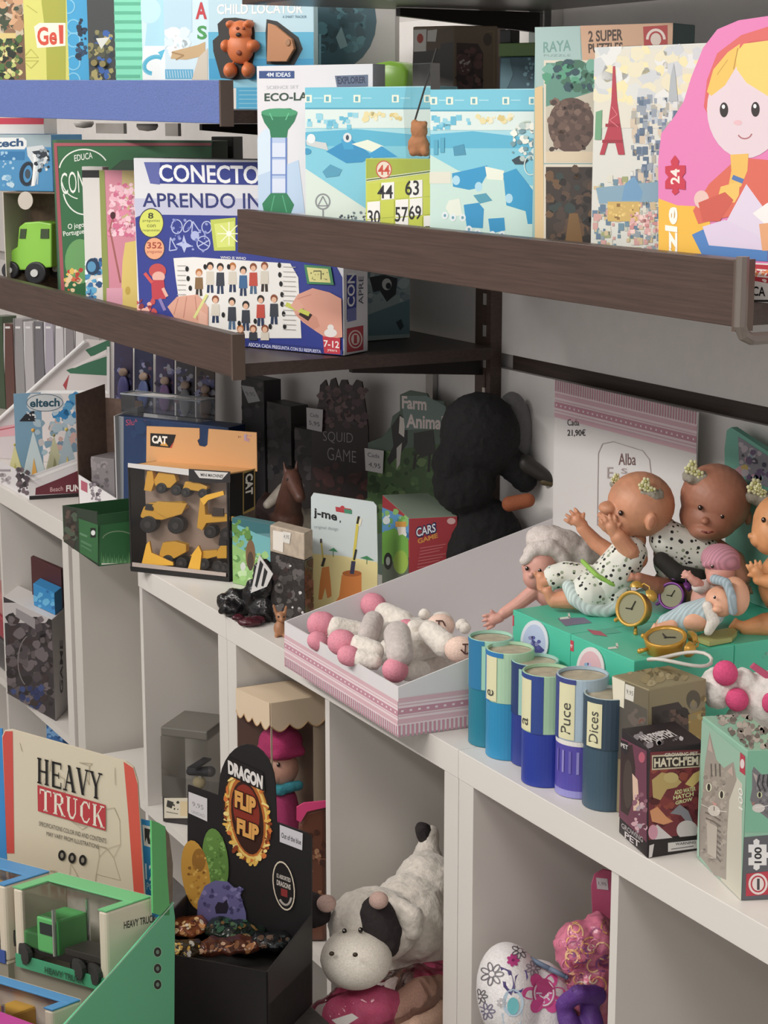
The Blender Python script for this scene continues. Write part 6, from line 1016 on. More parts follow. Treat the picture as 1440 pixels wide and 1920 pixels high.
R.poly([(1411, 1448), (1420, 1454), (1418, 1468)], 'b5a9a4').ell(1424, 1490, 5, 6, 'c9cfa8').ell(1424, 1490, 2.5, 5, '1f1f20').ell(1422, 1515, 12, 8, 'd3cfca').poly([(1408, 1504), (1416, 1504), (1411, 1511)], 'a87a74').line([(1416, 1514), (1440, 1510)], 1, 'ece8e4')
px_ = [(1403, 1583), (1413, 1583), (1412, 1576), (1418, 1572), (1424, 1576), (1423, 1583), (1437, 1583), (1437, 1598), (1444, 1597), (1448, 1603), (1444, 1609), (1437, 1608), (1437, 1622), (1424, 1622), (1424, 1628), (1418, 1632), (1412, 1628), (1413, 1622), (1403, 1622), (1403, 1608), (1409, 1607), (1409, 1598), (1403, 1598)]
R.poly(px_, 'e6e6e6').text('100', ((1414, 1618), (1414, 1588), (1428, 1588), (1428, 1618)), '2a2a2e', .03).poly([(1399, 1638), (1450, 1632), (1450, 1676), (1398, 1680)], 'c03448').ell(1421, 1657, 18, 20, 'e8dcd8').ell(1421, 1657, 14, 16, 'c03448').ell(1421, 1657, 11, 13, 'e8dcd8').rect(1419, 1647, 1424, 1668, '4a4448')
k.T.fill('p', ((1335, 1340), (1400, 1336), (1470, 1400), (1405, 1404)), 40, ['8a8078', 'b8aea2', '6f675f', 'a89e94'], 9, 6); k.done()
# small pink toy finger beside the tube
o = P(1151, 1512, Z=Z); s_ = (o - EYE).length / F; m = MB(); m.cap(o + V((0, 0, .008)), o + V((0, 0, .016)) - RT * .002, .006, .005, M('d8b8a8', .5)); m.cap(o + V((0, 0, .016)) - RT * .002, o + V((0, 0, .036)) - RT * .008, .0045, .0025, M('d8b8a8', .5))
tag(m.build('toy_horn', remesh=.001), 'tiny pale pointed toy between slate tube and dinosaur box', 'toy')
# white and pink plush at right behind the boxes
o = P(1385, 1330, Y=1.16); WP = M('e2dcd6', .9, 0, 'fur'); PP = M('d8447a', .85, 0, 'cloth')
f = stand(1400, 1330, 62, X=-1.600); t = thing('plush_unicorn', 'white plush with hot pink bow behind the cat puzzle box', 'plush toy', base_pt(f, 1400, 1400, Z))
yb = plan_y(f, 1400, Z)
body(f, t, [(1345, 1290, 34, 38, -.01, .026), (1395, 1275, 22, 22, 0, .018), (1440, 1310, 55, 50, -.004, .035), (1400, (1330 + yb) / 2, 60, (yb - 1300) / 2, -.014, .032)], [], WP, remesh=.003, disp=.003, ds=.008)
for a in ((1360, 1262, 24, 24, .012, .012), (1382, 1312, 22, 22, .016, .012), (1442, 1318, 14, 20, .034, .006)): g = Face(f.o, f.n); g.blob(*a[:4], PP, a[4], a[5]); g.mb.build('pink_bow', t, remesh=.002)
g = Face(f.o, f.n); g.ext([(1404, 1248), (1412, 1240), (1455, 1268), (1450, 1280)], M('c04a70', .5), .004, .010); g.mb.build('pink_strap', t)
# black plush bird with plastic wrap
BP = M('0d0d0f', .9, 0, 'fur'); f = stand(900, 950, 62, X=-2.44); t = thing('plush_bird', 'large black plush bird with long beak against the wall', 'plush toy', base_pt(f, 900, 1000, Z)); yb = plan_y(f, 900, Z)
body(f, t, [(900, 815, 76, 80, 0, .055), (870, 905, 60, 60, .004, .045), (905, (960 + yb) / 2, 88, (yb - 900) / 2, -.004, .055), (850, 870, 40, 44, .006, .04)], [[(960, 870, .0, 30), (985, 900, .0, 24)]], BP, remesh=.004, disp=.006, ds=.012)
g = Face(f.o, f.n); g.blob(960, 810, 38, 76, M('6f6d6f', .85, 0, 'fur'), -.03, .02); g.mb.build('grey_ear', t, remesh=.003)
g = Face(f.o, f.n); g.limb([(985, 870, .012, 18), (1020, 892, .018, 13), (1048, 908, .02, 8)], M('2b2824', .5)); g.mb.build('beak', t, remesh=.0025)
g = Face(f.o, f.n); g.limb([(1020, 902, .020, 9), (1048, 909, .022, 7)], M('55482c', .5)); g.mb.build('beak_tip', t, remesh=.0025)
g = Face(f.o, f.n); g.limb([(955, 945, .05, 15), (990, 938, .054, 14)], M('8f4a24', .8, 0, 'cloth')); g.mb.build('orange_foot', t, remesh=.0025)
# ------------------------------------------------------------------ grey cases standing far left under the shelf
R_ = random.Random(3)
names = ['dark green', 'brown', 'silver grey', 'pale grey', 'dark grey', 'lilac grey', 'light silver', 'smoky grey', 'off white']
cols = ['4a5a44', '6a4a44', '9b989a', 'b9b6b8', '77747a', 'a9a3b0', 'c4c1c4', '8a8588', 'cfcaca']
for i in range(9):
    x0 = -14 + i * 19
    k = carton('media_case', 'upright %s case in the row far left, %s' % (names[i], ['cut off by left edge', 'next to the green one', 'third of the row', 'tall one left of dark spine', 'beside the tall pale one', 'left of light silver one', 'seventh of the row', 'beside the last case', 'last before the sloped display'][i]), 'case', x0, 592 + (i * 37) % 23 - (i in (3, 6)) * 8, x0 + 17, 1.46, 20, Z, .05, M(cols[i], .25), 'upright cases at far left')
    k.L.line([(x0 + 3, 590), (x0 + 3, 760)], 2, 'd8d6d8' if i % 2 else '6a676a').rect(x0 + 5, 612, x0 + 14, 616, 'e0dede'); k.done()
# ================================================================== inside the white cubes
S = ZS + .0006
# far left compartment
c, r, l = P(104, 1352, Z=S), P(112, 1344, Z=S), P(14, 1300, Z=S)
z1 = zat(c, 1162); k = Carton('game_box', 'big dark picture box with white top in far left cube', 'box', c, c + (r - c).normalized() * .10, l, S, z1, '383236', top='cfcac8', side='bdb8b8')
k.L.rect(0, 1130, 120, 1168, 'bab4b4').fill('p', (15, 1160, 105, 1330), 60, ['4a4246', '2a2628', '5a5254', '6a6064', '3a2f30'], 14, 3).poly([(30, 1140), (66, 1160), (66, 1180), (30, 1156)], '8f8a8c').ring(60, 1240, 26, 50, 2, '77706f', a0=120, a1=250).fill('p', (20, 1290, 80, 1340), 10, ['3a4a7a', '2a3560'], 9, 5)
k.R.text('GAME', ((112, 1300), (112, 1200), (118, 1200), (118, 1300)), '4a4648', .02); k.done()
b = k.r + k.l - k.c; mid = lambda u, v: k.l + (k.c - k.l) * u + (k.r - k.c) * v
c2, r2, l2 = mid(.98, .3), mid(.98, .8), mid(.55, .3)
kk = Carton('small_carton', 'bright blue small box on top of big dark picture box', 'box', c2, r2, l2, z1 + .0006, z1 + .048, '1f86c4'); kk.L.fill('p', (60, 1080, 115, 1150), 14, ['3a9ad0', '1a6aa8', '5ab0dc'], 8, 3); kk.done()
c2, r2, l2 = mid(.97, .82), mid(.97, .99), mid(.35, .82)
kk = Carton('small_carton', 'dark red box behind the bright blue small box', 'box', c2, r2, l2, z1 + .0006, z1 + .085, '4a2024'); kk.done()
p = P(98, 1386, Y=1.16); 
c2 = V((-3.60, 1.148, 0)); kz = carton('small_carton', 'blue packet low in far left cube beside dark box', 'box', 86, 1344, 116, 1.145, 10, .0385, .05, '2a5f9a'); kz.L.fill('p', (84, 1340, 120, 1390), 14, ['3a7ab8', '1f4a80', '6a9ac8'], 7, 3); kz.done()
# items seen past the divider at the left border
for i, (y, col, lb) in enumerate(((1168, 'b05a5a', 'pink red soft packet behind left divider, upper'), (1232, 'a83a48', 'bright red packet behind left divider, middle'), (1290, '4a4648', 'black and white packet behind left divider, lowest'))):
    pass
m = MB(); zz = ZS + .0006
for i, (h, col, lb) in enumerate(((.075, '4a464a', 'dark grey flat packet lowest in stack at left border'), (.055, 'a23444', 'red flat packet in middle of stack at left border'), (.05, 'c07a78', 'pink flat packet on top of stack at left border'))):
    o = MB().box(-4.15, -3.95, YF + .02, YF + .2, zz, zz + h - .0008, M(col, .3, 0, 'cloth')).build('flat_packet', bevel=.008); tag(o, lb, 'packet', 'flat packets in leftmost cube'); zz += h
# clear display box with little plane
c = P(305, 1541, Z=S); f = Face(c, (math.sin(.75), -math.cos(.75), 0)); r = f.w(392, 1541); d = r - c; d.z = 0; n = V((-d.y, d.x, 0)).normalized() * .10
zb0, zb1, zb2 = zat(c, 1494), zat(c, 1380), zat(c, 1362)
t = thing('display_case', 'clear display case with dark lid in cube left of doll box', 'case', (*((c + r + n) / 2)[:2], S))
q = [c, r, r + n, c + n]
MB().prism(q, S, zb0, M('34302f', .4)).build('base', t, bevel=.002)
MB().prism(q, zb0 + .0003, zb1, CL('d8d8d4', .1)).build('clear_cover', t)
MB().prism(q, zb1 + .0003, zb2, M('6a665f', .25)).build('lid', t, bevel=.003)
g = Face(c, f.n); g.rect(308, 1496, 352, 1534, 'd8d0bc').poly([(314, 1500), (326, 1504), (322, 1516), (312, 1512)], '3a3834').fill('p', (326, 1502, 334, 1518), 3, ['3a3834'], 4, 2).line([(312, 1522), (334, 1526)], 1.5, '6a665c').rect(338, 1502, 352, 1530, 'd9c49a'); g.mb.build('paper_label', t)
ce = c + d * .55 + n * .5; ce.z = zb0 + .004; tt = thing('model_plane', 'tiny grey and cream model on plinth inside clear case', 'toy', ce)
m = MB(); m.cap(ce + V((0, 0, .03)) - d * .2, ce + V((0, 0, .035)) + d * .25, .007, .010, M('4a4a50', .4)); m.build('hull', tt, remesh=.0015)
m = MB(); m.hexa([ce + V((0, 0, .045)) + d * a + n * e for a, e in ((-.1, -.3), (.08, -.3), (.12, .3), (-.05, .3))] + [ce + V((0, 0, .049)) + d * a + n * e for a, e in ((-.1, -.3), (.08, -.3), (.12, .3), (-.05, .3))], '55555c'); m.build('wing', tt)
MB().sph(ce + V((0, 0, .012)), .012, M('c9b890', .5)).build('plinth', tt, smooth=True); m = MB(); m.box(ce.x - .006, ce.x + .006, ce.y - .002, ce.y + .002, ce.z + .02, ce.z + .034, 'd8d8d4'); m.build('tag', tt)
o = P(336, 1572, Z=S + .012); o = V((o.x, max(o.y, YF + .012), S + .0135)); t = thing('toy_capsule', 'small yellow and blue capsule toy beside black egg display', 'toy', (o.x, o.y, S)); m = MB(); m.lathe(o, RT, [(0, -.01), (.012, -.009), (.013, 0), (.012, .009), (0, .01)], M('d8b53a', .4)); m.build('yellow_cap', t, smooth=True); m = MB(); m.lathe(o, RT, [(0, .0102), (.0115, .0105), (.0115, .02), (0, .021)], M('5fa8c0', .4)); m.build('blue_cap', t, smooth=True)
# cream scalloped doll box
c = P(507, 1318, Y=1.146); zt = c.z; r = P(609, 1303, Z=zt); l = P(444, 1290, Z=zt); c.z = r.z = l.z = 0
l.x = max(l.x, -2.626); b = r + l - c
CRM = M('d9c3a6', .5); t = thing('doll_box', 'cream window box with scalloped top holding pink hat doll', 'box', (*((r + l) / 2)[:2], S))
MB().prism([l, c, r, b], zt - .004, zt, CRM).build('top_panel', t)
ex = lambda a, b_, off: [a + off, b_ + off]
def scallop(a, b_, n_, hh):
    nrm = (b_ - a).cross(V((0, 0, 1))).normalized(); top = []; bot = []; N_ = n_ * 8
    for i in range(N_ + 1): u = i / N_; bot.append(V((*(a + (b_ - a) * u)[:2], zt - hh - .010 * abs(math.sin(u * n_ * math.pi)))))
    poly_ = [V((a.x, a.y, zt)), V((b_.x, b_.y, zt))] + bot[::-1]; m = MB()
    m.extr([p + nrm * .0005 for p in poly_], [p + nrm * .0022 for p in poly_], CRM)
    for p, q_ in zip(bot, bot[1:]): m.tube([p + nrm * .0024, q_ + nrm * .0024], .0009, 'b08a5c', 5)
    m.build('scalloped_edge', t)
scallop(l, c, 4, .036); scallop(c, r, 3, .038)
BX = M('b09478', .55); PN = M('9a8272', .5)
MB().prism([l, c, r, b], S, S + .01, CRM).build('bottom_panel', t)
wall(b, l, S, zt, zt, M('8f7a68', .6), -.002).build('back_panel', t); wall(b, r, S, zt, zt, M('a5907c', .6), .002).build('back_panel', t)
MB().hexa([V((*p[:2], z)) for z in (S, zt - .03) for p in (r, r + (c - r) * .22, r + (c - r) * .22 + (l - c) * .01, r + (l - c) * .01)], M('c9b59c', .5)).build('side_panel', t)
MB().hexa([V((*p[:2], z)) for z in (S, zt - .03) for p in (c - (c - r) * .0, c + (r - c) * .03, c + (r - c) * .03 + (l - c) * .01, c + (l - c) * .01)], M('c9b59c', .5)).build('corner_strip', t)
m = MB(); m.add([V((*p[:2], z)) for z in (S + .01, zt - .01) for p in (l, c)], [(0, 1, 3, 2)], CL('ffffff', .08)); m.add([V((*p[:2], z)) for z in (S + .01, zt - .01) for p in (c, r)], [(0, 1, 3, 2)], CL('ffffff', .08)); m.build('window', t)
o = (c + r + l + b) / 4; f = Face(V((o.x, o.y, .5)), FH * -1); t = thing('hat_doll', 'doll with bright pink hat and turquoise scarf inside cream box', 'doll', (o.x, o.y, S + .0106))
yb = plan_y(f, 530, S + .012)
body(f, t, [(524, 1440, 36, 34, 0, .026), (514, 1452, 22, 18, .006, .022), (506, 1446, 5, 5, .028, .004)], [[(530, 1470, 0, 14), (530, 1490, 0, 16)]], M('cf9a84', .5, 0, 'skin'), name='head')
eyes(f, t, ((500, 1432, .024), (522, 1434, .026)), 3.6)
g = Face(f.o, f.n); g.blob(526, 1392, 42, 34, M('c2286e', .85, 0, 'cloth'), 0, .032); g.limb([(488, 1408, .012, 11), (520, 1414, .026, 12), (562, 1408, .012, 11)], M('c2286e', .85, 0, 'cloth')); g.mb.build('pink_hat', t, remesh=.0025)
g = Face(f.o, f.n); g.limb([(498, 1474, .016, 10), (524, 1482, .024, 11), (560, 1472, .014, 10)], M('2a96a6', .85, 0, 'fur')); g.mb.build('turquoise_scarf', t, remesh=.0025, disp=.004, ds=.008)
g = Face(f.o, f.n); g.limb([(530, 1500, 0, 28), (534, 1560, 0, 40), (534, yb - 22, 0, 40)], M('b02a68', .8, 0, 'cloth')); g.mb.build('pink_dress', t, remesh=.003)
# brown pack with pink cup lid in front
c = P(560, 1780, Z=S); fz = Face(V((-2.42, 1.155, 0)), FH * -1); t = thing('snack_pack', 'brown pouch pack with pink folded top at cube edge', 'pack', (-2.385, 1.165, S))
g = Face(V((-2.395, 1.165, .4)), FH * -1); ybb = plan_y(g, 585, S + .0004)
g.ext([(562, plan_y(g, 562, S + .0004)), (560, 1540), (575, 1516), (612, 1506), (612, plan_y(g, 612, S + .0004))], M('6a4030', .3), -.02, .012); g.mb.build('pouch', t, bevel=.006)
g = Face(V((-2.395, 1.165, .4)) + FH * -.013, FH * -1); g.fill('p', (566, 1560, 608, 1700), 22, ['8a5a40', '4a2a20', 'a87a58', '7a4a34'], 9, 4); g.ext([(556, 1512), (570, 1504), (612, 1500), (612, 1512), (576, 1520), (564, 1540), (556, 1536)], M('d83a78', .5), .0005, .004); g.mb.build('pink_top', t)
# plush cow
CW = M('d5cdc2', .9, 0, 'fur'); CB = M('2c2426', .9, 0, 'fur'); f = stand(700, 1790, 62, X=-2.135); 
o = f.w(720, 1800); t = thing('plush_cow', 'large white plush cow with dark eye patch lying in cube', 'plush toy', (o.x, o.y, S))
yb = plan_y(f, 720, S + .012)
q = f.px(700, 1750)
body(f, t, [(700, 1735, 86, 66, .02, .06), (664, 1800, 64, 46, .075, .05), (770, 1720, 80, 76, -.05, .075), (800, 1690, 70, 84, -.10, .08), (790, (1760 + yb) / 2, 70, (yb - 1700) / 2, -.06, .07)], [[(800, 1610, -.15, 30), (806, 1565, -.16, 16)]], CW, name='body', remesh=.004, disp=.008, ds=.02)
g = Face(f.o, f.n); g.blob(668, 1797, 68, 48, M('ddd6ca', .9, 0, 'cloth'), .085, .058); g.mb.build('muzzle', t, remesh=.0035)
g = Face(f.o, f.n); g.blob(714, 1735, 38, 54, CB, .055, .034, -25); g.blob(733, 1762, 18, 28, CB, .06, .026); g.mb.build('dark_patch', t, remesh=.003, disp=.004, ds=.012)
g = Face(f.o, f.n); g.blob(582, 1706, 40, 32, CB, .03, .02, 20); g.mb.build('dark_ear', t, remesh=.003, disp=.004, ds=.012)
g = Face(f.o, f.n); g.limb([(740, 1700, .04, 20), (770, 1720, .055, 26), (775, 1745, .06, 18)], CW); g.mb.build('white_ear', t, remesh=.003, disp=.004, ds=.012)
for x, y, d in ((612, 1694, .06), (710, 1688, .085)): g = Face(f.o, f.n); g.blob(x, y, 19, 16, M('c9a79c', .8, 0, 'cloth'), d, .012); g.mb.build('horn', t, remesh=.0025)
eyes(f, t, ((646, 1746, .078), (676, 1744, .086)), 4.5, '1c1614')
for x, y in ((622, 1788), (666, 1790)): g = Face(f.o, f.n); g.blob(x, y, 5, 4, '3a2c18', .143 if x > 640 else .128, .003); g.mb.build('nostril', t, smooth=True)
g = Face(f.o, f.n); g.limb([(800, 1560, -.16, 14), (792, 1556, -.155, 15), (798, 1575, -.155, 13)], CB); g.mb.build('tail_tuft', t, remesh=.003, disp=.004, ds=.01)
# bagged pink doll
o = P(750, 1885, Z=S + .05); f = stand(0, 0, 62) if False else Face(V((-2.075, 1.105, .38)), FH * -1)
t = thing('bagged_doll', 'pink soft doll in clear plastic bag below the plush cow', 'doll', (-2.075, 1.12, S)); PKF = M('d0507c', .85, 0, 'cloth'); SKC = M('d9b098', .85, 0, 'cloth')
g = Face(f.o, f.n); g.limb([(640, 1905, .04, 38), (700, 1890, .02, 44), (745, 1900, .0, 40)], PKF); g.limb([(800, 1830, -.05, 26), (830, 1822, -.07, 22)], PKF); g.limb([(640, 1960, .03, 40), (760, 1960, 0, 40)], PKF); g.mb.build('pink_body', t, remesh=.0035)
g = Face(f.o, f.n); g.limb([(735, 1900, .02, 26), (790, 1865, -.02, 34), (815, 1850, -.04, 26)], SKC); g.limb([(770, 1925, .02, 30), (812, 1895, -.02, 30)], SKC); g.mb.build('limbs', t, remesh=.0035)
g = Face(f.o, f.n); g.limb([(610, 1915, .045, 44), (690, 1886, .03, 54), (760, 1866, -.005, 52), (815, 1845, -.05, 40)], CL('f0e4e8', .06)); g.limb([(640, 1965, .03, 44), (760, 1965, 0, 44)], CL('f0e4e8', .06)); g.mb.build('plastic_bag', t, remesh=.004, disp=.012, ds=.025)
g = Face(f.o + FH * -.09, f.n); g.ext([(622, 1912), (660, 1900), (672, 1908), (640, 1928)], M('e0d9d6', .5), 0, .0008); g.mb.build('paper_tag', t)
# cap with flowers and the pony bag
f = Face(V((-1.735, 1.255, .4)), FH * -1)
o = f.w(985, 1850); t = thing('floral_cap', 'white child cap with pink and purple flowers in right cube', 'cap', (o.x, o.y, S)); CAPW = M('dcd7d8', .6, 0, 'cloth')
yb = plan_y(f, 985, S + .004)
g = Face(f.o, f.n); g.blob(960, 1868, 66, 92, CAPW, 0, .07, -12); g.blob(1010, 1900, 76, 90, CAPW, -.01, .07); g.blob(990, (1900 + yb) / 2, 96, (yb - 1880) / 2, CAPW, -.01, .075); g.mb.build('crown', t, remesh=.0035)
oc = bpy.data.objects[t.children[0].name]
fp = Face(f.o + f.n * .074, f.n)
def flower(fc_, x, y, rr, col, mid_, parent, nm='printed_flower', n_=7, wd=None):
    g = Face(fc_.o, fc_.n)
    for i in range(n_):
        a = 6.283 * i / n_
        if wd: g.ring(x + rr * .62 * math.cos(a), y + rr * .62 * math.sin(a), rr * .38, rr * .2, wd, col, 12, math.degrees(a))
        else: g.ell(x + rr * .62 * math.cos(a), y + rr * .62 * math.sin(a), rr * .42, rr * .3, col, 12, math.degrees(a))
    g.ell(x, y, rr * .25, rr * .25, mid_, 12); return g.mb
def onto(mbx, obj, parent, nm):          # press printed shapes onto the cloth they decorate
    org = V(obj['_o']) if '_o' in obj.keys() else V((0, 0, 0)); out = []
    for p in mbx.v:
        d = (p - EYE).normalized(); h, loc, nr, ix = obj.ray_cast(EYE - org, d); out.append(loc + org - d * .0012 if h else None)
    keep = [all(out[i] is not None for i in fc_) for fc_ in mbx.f]; m = MB(); m.v = [p if p is not None else V((0, 0, 0)) for p in out]; m.f = [a for a, k_ in zip(mbx.f, keep) if k_]; m.m = [a for a, k_ in zip(mbx.m, keep) if k_]; m.ms = mbx.ms
    used = sorted({i for a in m.f for i in a}); mp = {u: j for j, u in enumerate(used)}; m.v = [m.v[u] for u in used]; m.f = [tuple(mp[i] for i in a) for a in m.f]
    if m.f: return m.build(nm, parent)
bpy.context.view_layer.update()
oc['_o'] = t['_o']
for x, y, rr, col, wd in ((922, 1826, 22, '6a666c', 2.2), (962, 1800, 12, 'b0307a', None), (975, 1782, 16, '55525a', 1.6), (900, 1868, 14, '6a666c', 2), (912, 1896, 16, '7a7490', 2), (1000, 1815, 14, '8a8694', 1.8), (940, 1880, 9, 'b4b0b4', 1.5)):
    onto(flower(fp, x, y, rr, col, 'dcd7d8' if wd else '7a1f54', t, wd=wd), oc, t, 'printed_flower')
g = Face(fp.o, fp.n); g.poly([(938, 1812), (958, 1820), (966, 1850), (958, 1866), (944, 1850)], '3f2f6a').poly([(966, 1830), (986, 1818), (990, 1832), (978, 1860), (964, 1862)], '4a3a80').ell(962, 1880, 20, 26, 'a9bfd0').ell(962, 1886, 11, 16, '5fb4bc').poly([(940, 1900), (980, 1896), (975, 1925), (945, 1925)], 'b4cadb'); onto(g.mb, oc, t, 'printed_bow')
onto(flower(fp, 1020, 1862, 40, 'd84a94', 'e8e0e4', t, n_=6), oc, t, 'large_pink_flower'); g = Face(fp.o, fp.n); g.ell(1020, 1862, 22, 28, 'b8407a').ring(1020, 1862, 18, 23, 3, 'e8d8e0'); 
for i in range(8): g.line([(1020, 1862), (1020 + 15 * math.cos(i * .785), 1862 + 19 * math.sin(i * .785))], 3, 'dccfe0')
onto(g.mb, oc, t, 'flower_badge')
g = Face(f.o + f.n * .01, f.n); PU = M('5a2f86', .6, 0, 'cloth'); g.limb([(1056, 1885, .04, 16), (1085, 1862, .05, 18), (1120, 1866, .03, 18)], PU); g.limb([(1060, 1900, .04, 18), (1075, 1945, .05, 24)], PU); g.limb([(1104, 1880, .03, 18), (1112, 1925, .04, 22)], PU); g.mb.build('purple_ruffle', t, remesh=.003, disp=.004, ds=.015)
g = Face(f.o + f.n * .01, f.n); g.limb([(990, 1796, -.02, 5), (1030, 1816, .0, 5), (1062, 1832, .01, 5)], M('5f7088', .6)); g.mb.build('grey_strap', t, smooth=True)
g = Face(f.o + f.n * .055, f.n); g.ext([(1064, 1818), (1092, 1826), (1092, 1856), (1070, 1850)], CL('e0d8d8', .08), 0, .012); g.mb.build('clear_buckle', t)
f = Face(V((-1.665, 1.385, .45)), FH * -1); o = f.w(1095, 1850); PB = M('c86a86', .25, 0, 'foil')
t = thing('pony_bag', 'clear bag of pink and orange frilly toys at back of right cube', 'bag', (o.x, o.y, S)); yb = plan_y(f, 1095, S + .004)
g = Face(f.o, f.n)
for a in ((1085, 1780, 44, 50, 0, .035), (1120, 1760, 38, 44, -.01, .035), (1105, 1840, 48, 60, .0, .04), (1105, (1860 + yb) / 2, 48, (yb - 1830) / 2, 0, .04)): g.blob(*a[:4], PB, a[4], a[5])
ob = g.mb.build('bag', t, remesh=.003, disp=.014, ds=.02, sm=2); bpy.context.view_layer.update(); ob['_o'] = t['_o']
g = Face(f.o + f.n * .05, f.n); R2 = random.Random(4)
for i in range(46):
    x, y = 1050 + R2.random() * 100, 1735 + R2.random() * 130; s_ = 5 + R2.random() * 9; g.ring(x, y, s_, s_ * 1.2, 3, R2.choice(['dfa06a', 'd87a9a', 'a84a7a', 'e8b88a', '8a4a8a', 'c0506a', 'd8c0a8']), 10, R2.random() * 180, 0, 200 + R2.random() * 160)
onto(g.mb, ob, t, 'printed_curls')
g = Face(f.o + f.n * .004, f.n); g.ext([(1112, 1740), (1108, 1660), (1114, 1638), (1130, 1629), (1148, 1632), (1160, 1648), (1162, 1740)], M('c8557e', .45), 0, .004); g.ext([(1116, 1642), (1138, 1644), (1140, 1666), (1118, 1664)], 'd4ccd0', .004, .0046); hb = g.mb; t2 = thing('pink_paddle', 'pink rounded paddle with pale price sticker standing in right cube', 'toy', (f.w(1135, 1740).x, f.w(1135, 1740).y, S))
yb = plan_y(f, 1135, S + .0004)
f2 = Face(f.o - f.n * .062, f.n); yb = plan_y(f2, 1135, S + .0004)
g = Face(f2.o, f2.n); g.ext([(1120, yb), (1112, 1740), (1108, 1660), (1114, 1638), (1130, 1629), (1148, 1632), (1160, 1648), (1162, 1740), (1158, yb)], M('c8557e', .45), 0, .004); g.mb.build('paddle', t2)
g = Face(f2.o, f2.n); g.ext([(1117, 1643), (1138, 1645), (1140, 1666), (1119, 1664)], 'd4ccd0', .0041, .0047); g.text('1,95', ((1121, 1650), (1136, 1652), (1136, 1659), (1122, 1657)), '6a6468'); g.mb.build('price_sticker', t2)
# ================================================================== displays on a low table in front
def atd(x, y, d): r_ = ray(x, y); return EYE + r_ * (d / F)
TBZ = .40
tb = thing('low_table', 'low dark table under the truck and egg displays', 'table', (-1.98, .75, 0))
MB().box(-2.55, -1.99, .40, .99, TBZ - .03, TBZ, M('4a4644', .5, 0, 'rough')).build('table_top', tb, bevel=.003)
for x in (-2.5, -2.03):
    for y in (.45, .95): MB().box(x - .02, x + .02, y - .02, y + .02, 0, TBZ - .0305, M('3a3735', .5)).build('leg', tb)
TZ = TBZ + .0006
# truck display
hp = atd(140, 1600, 2.30); yw = math.radians(46); f = Face(hp, (math.sin(yw), -math.cos(yw), 0))
t = thing('truck_display', 'green and cream counter display box of toy trucks', 'display', (hp.x, hp.y, TZ)); BG = M('cfc4ac', .55); y_ = lambda x: plan_y(f, x, TZ)
g = Face(f.o, f.n); g.ext([(14, y_(14)), (14, 1620), (4, 1380), (8, 1370), (22, 1368), (236, 1428), (250, 1438), (258, 1465), (272, 1690), (272, y_(272))], BG, -.003, 0); g.mb.build('header_card', t)
g = Face(f.o, f.n); g.poly([(5, 1382), (10, 1371), (24, 1371), (27, 1600), (13, 1600)], 'c9483f').poly([(232, 1428), (250, 1440), (258, 1470), (271, 1690), (252, 1684), (240, 1520)], 'd0513f')
CK = 'b3a68e'
R_ = random.Random(2); nodes = [(30 + R_.random() * 205, 1385 + R_.random() * 280) for _ in range(46)]
for a in nodes:
    for b_ in sorted(nodes, key=lambda q: (q[0] - a[0]) ** 2 + (q[1] - a[1]) ** 2)[1:3]:
        if min(a[1], b_[1]) > 1376 + .27 * max(a[0], b_[0]): g.line([a, b_], .9, CK)
g.serif('HEAVY', ((69, 1419), (193, 1450), (193, 1500), (69, 1467)), '1c1a18')
for x, y0, y1 in ((74, 1419, 1466), (87, 1422, 1470)): pass
g.poly([(71, 1471), (199, 1509), (199, 1557), (72, 1520)], 'b8333a').serif('TRUCK', ((74, 1477), (197, 1512), (197, 1553), (74, 1517)), 'e3dccb').text('SPECIFICATIONS COLOR IND AND CONTENTS', ((74, 1539), (200, 1572), (200, 1581), (74, 1547)), '4a453c').text('MAY VARY FROM ILLUSTRATIONS', ((88, 1558), (186, 1583), (186, 1591), (88, 1566)), '4a453c')
for x, y in ((117, 1603), (136, 1608), (156, 1612)): g.ell(x, y, 7, 10, '1f1d1c').ell(x, y, 3, 5, '8a8478')
g.mb.build('header_print', t)
g = Face(f.o - f.n * .006, f.n); g.ext([(0, y_(0)), (0, 1650), (-6, 1366), (4, 1366), (14, 1640), (14, y_(14))], M('2f86c8', .4), -.002, 0); g.mb.build('blue_edge', t)
g = Face(f.o - f.n * .012, f.n); g.ext([(262, 1720), (256, 1535), (286, 1542), (300, 1700), (300, 1720)], M('1f86bf', .4), -.003, 0); g.poly([(267, 1546), (284, 1550), (287, 1590), (270, 1585)], 'd6d4cc').poly([(271, 1552), (282, 1555), (280, 1568), (284, 1584), (278, 1582), (275, 1570), (272, 1580)], '2a2826').text('12', ((272, 1618), (289, 1624), (290, 1654), (273, 1648)), 'd6e6ee', .02).text('PCS', ((275, 1654), (291, 1658), (291, 1672), (275, 1668)), 'a8d0e4', .02); g.mb.build('blue_panel', t)
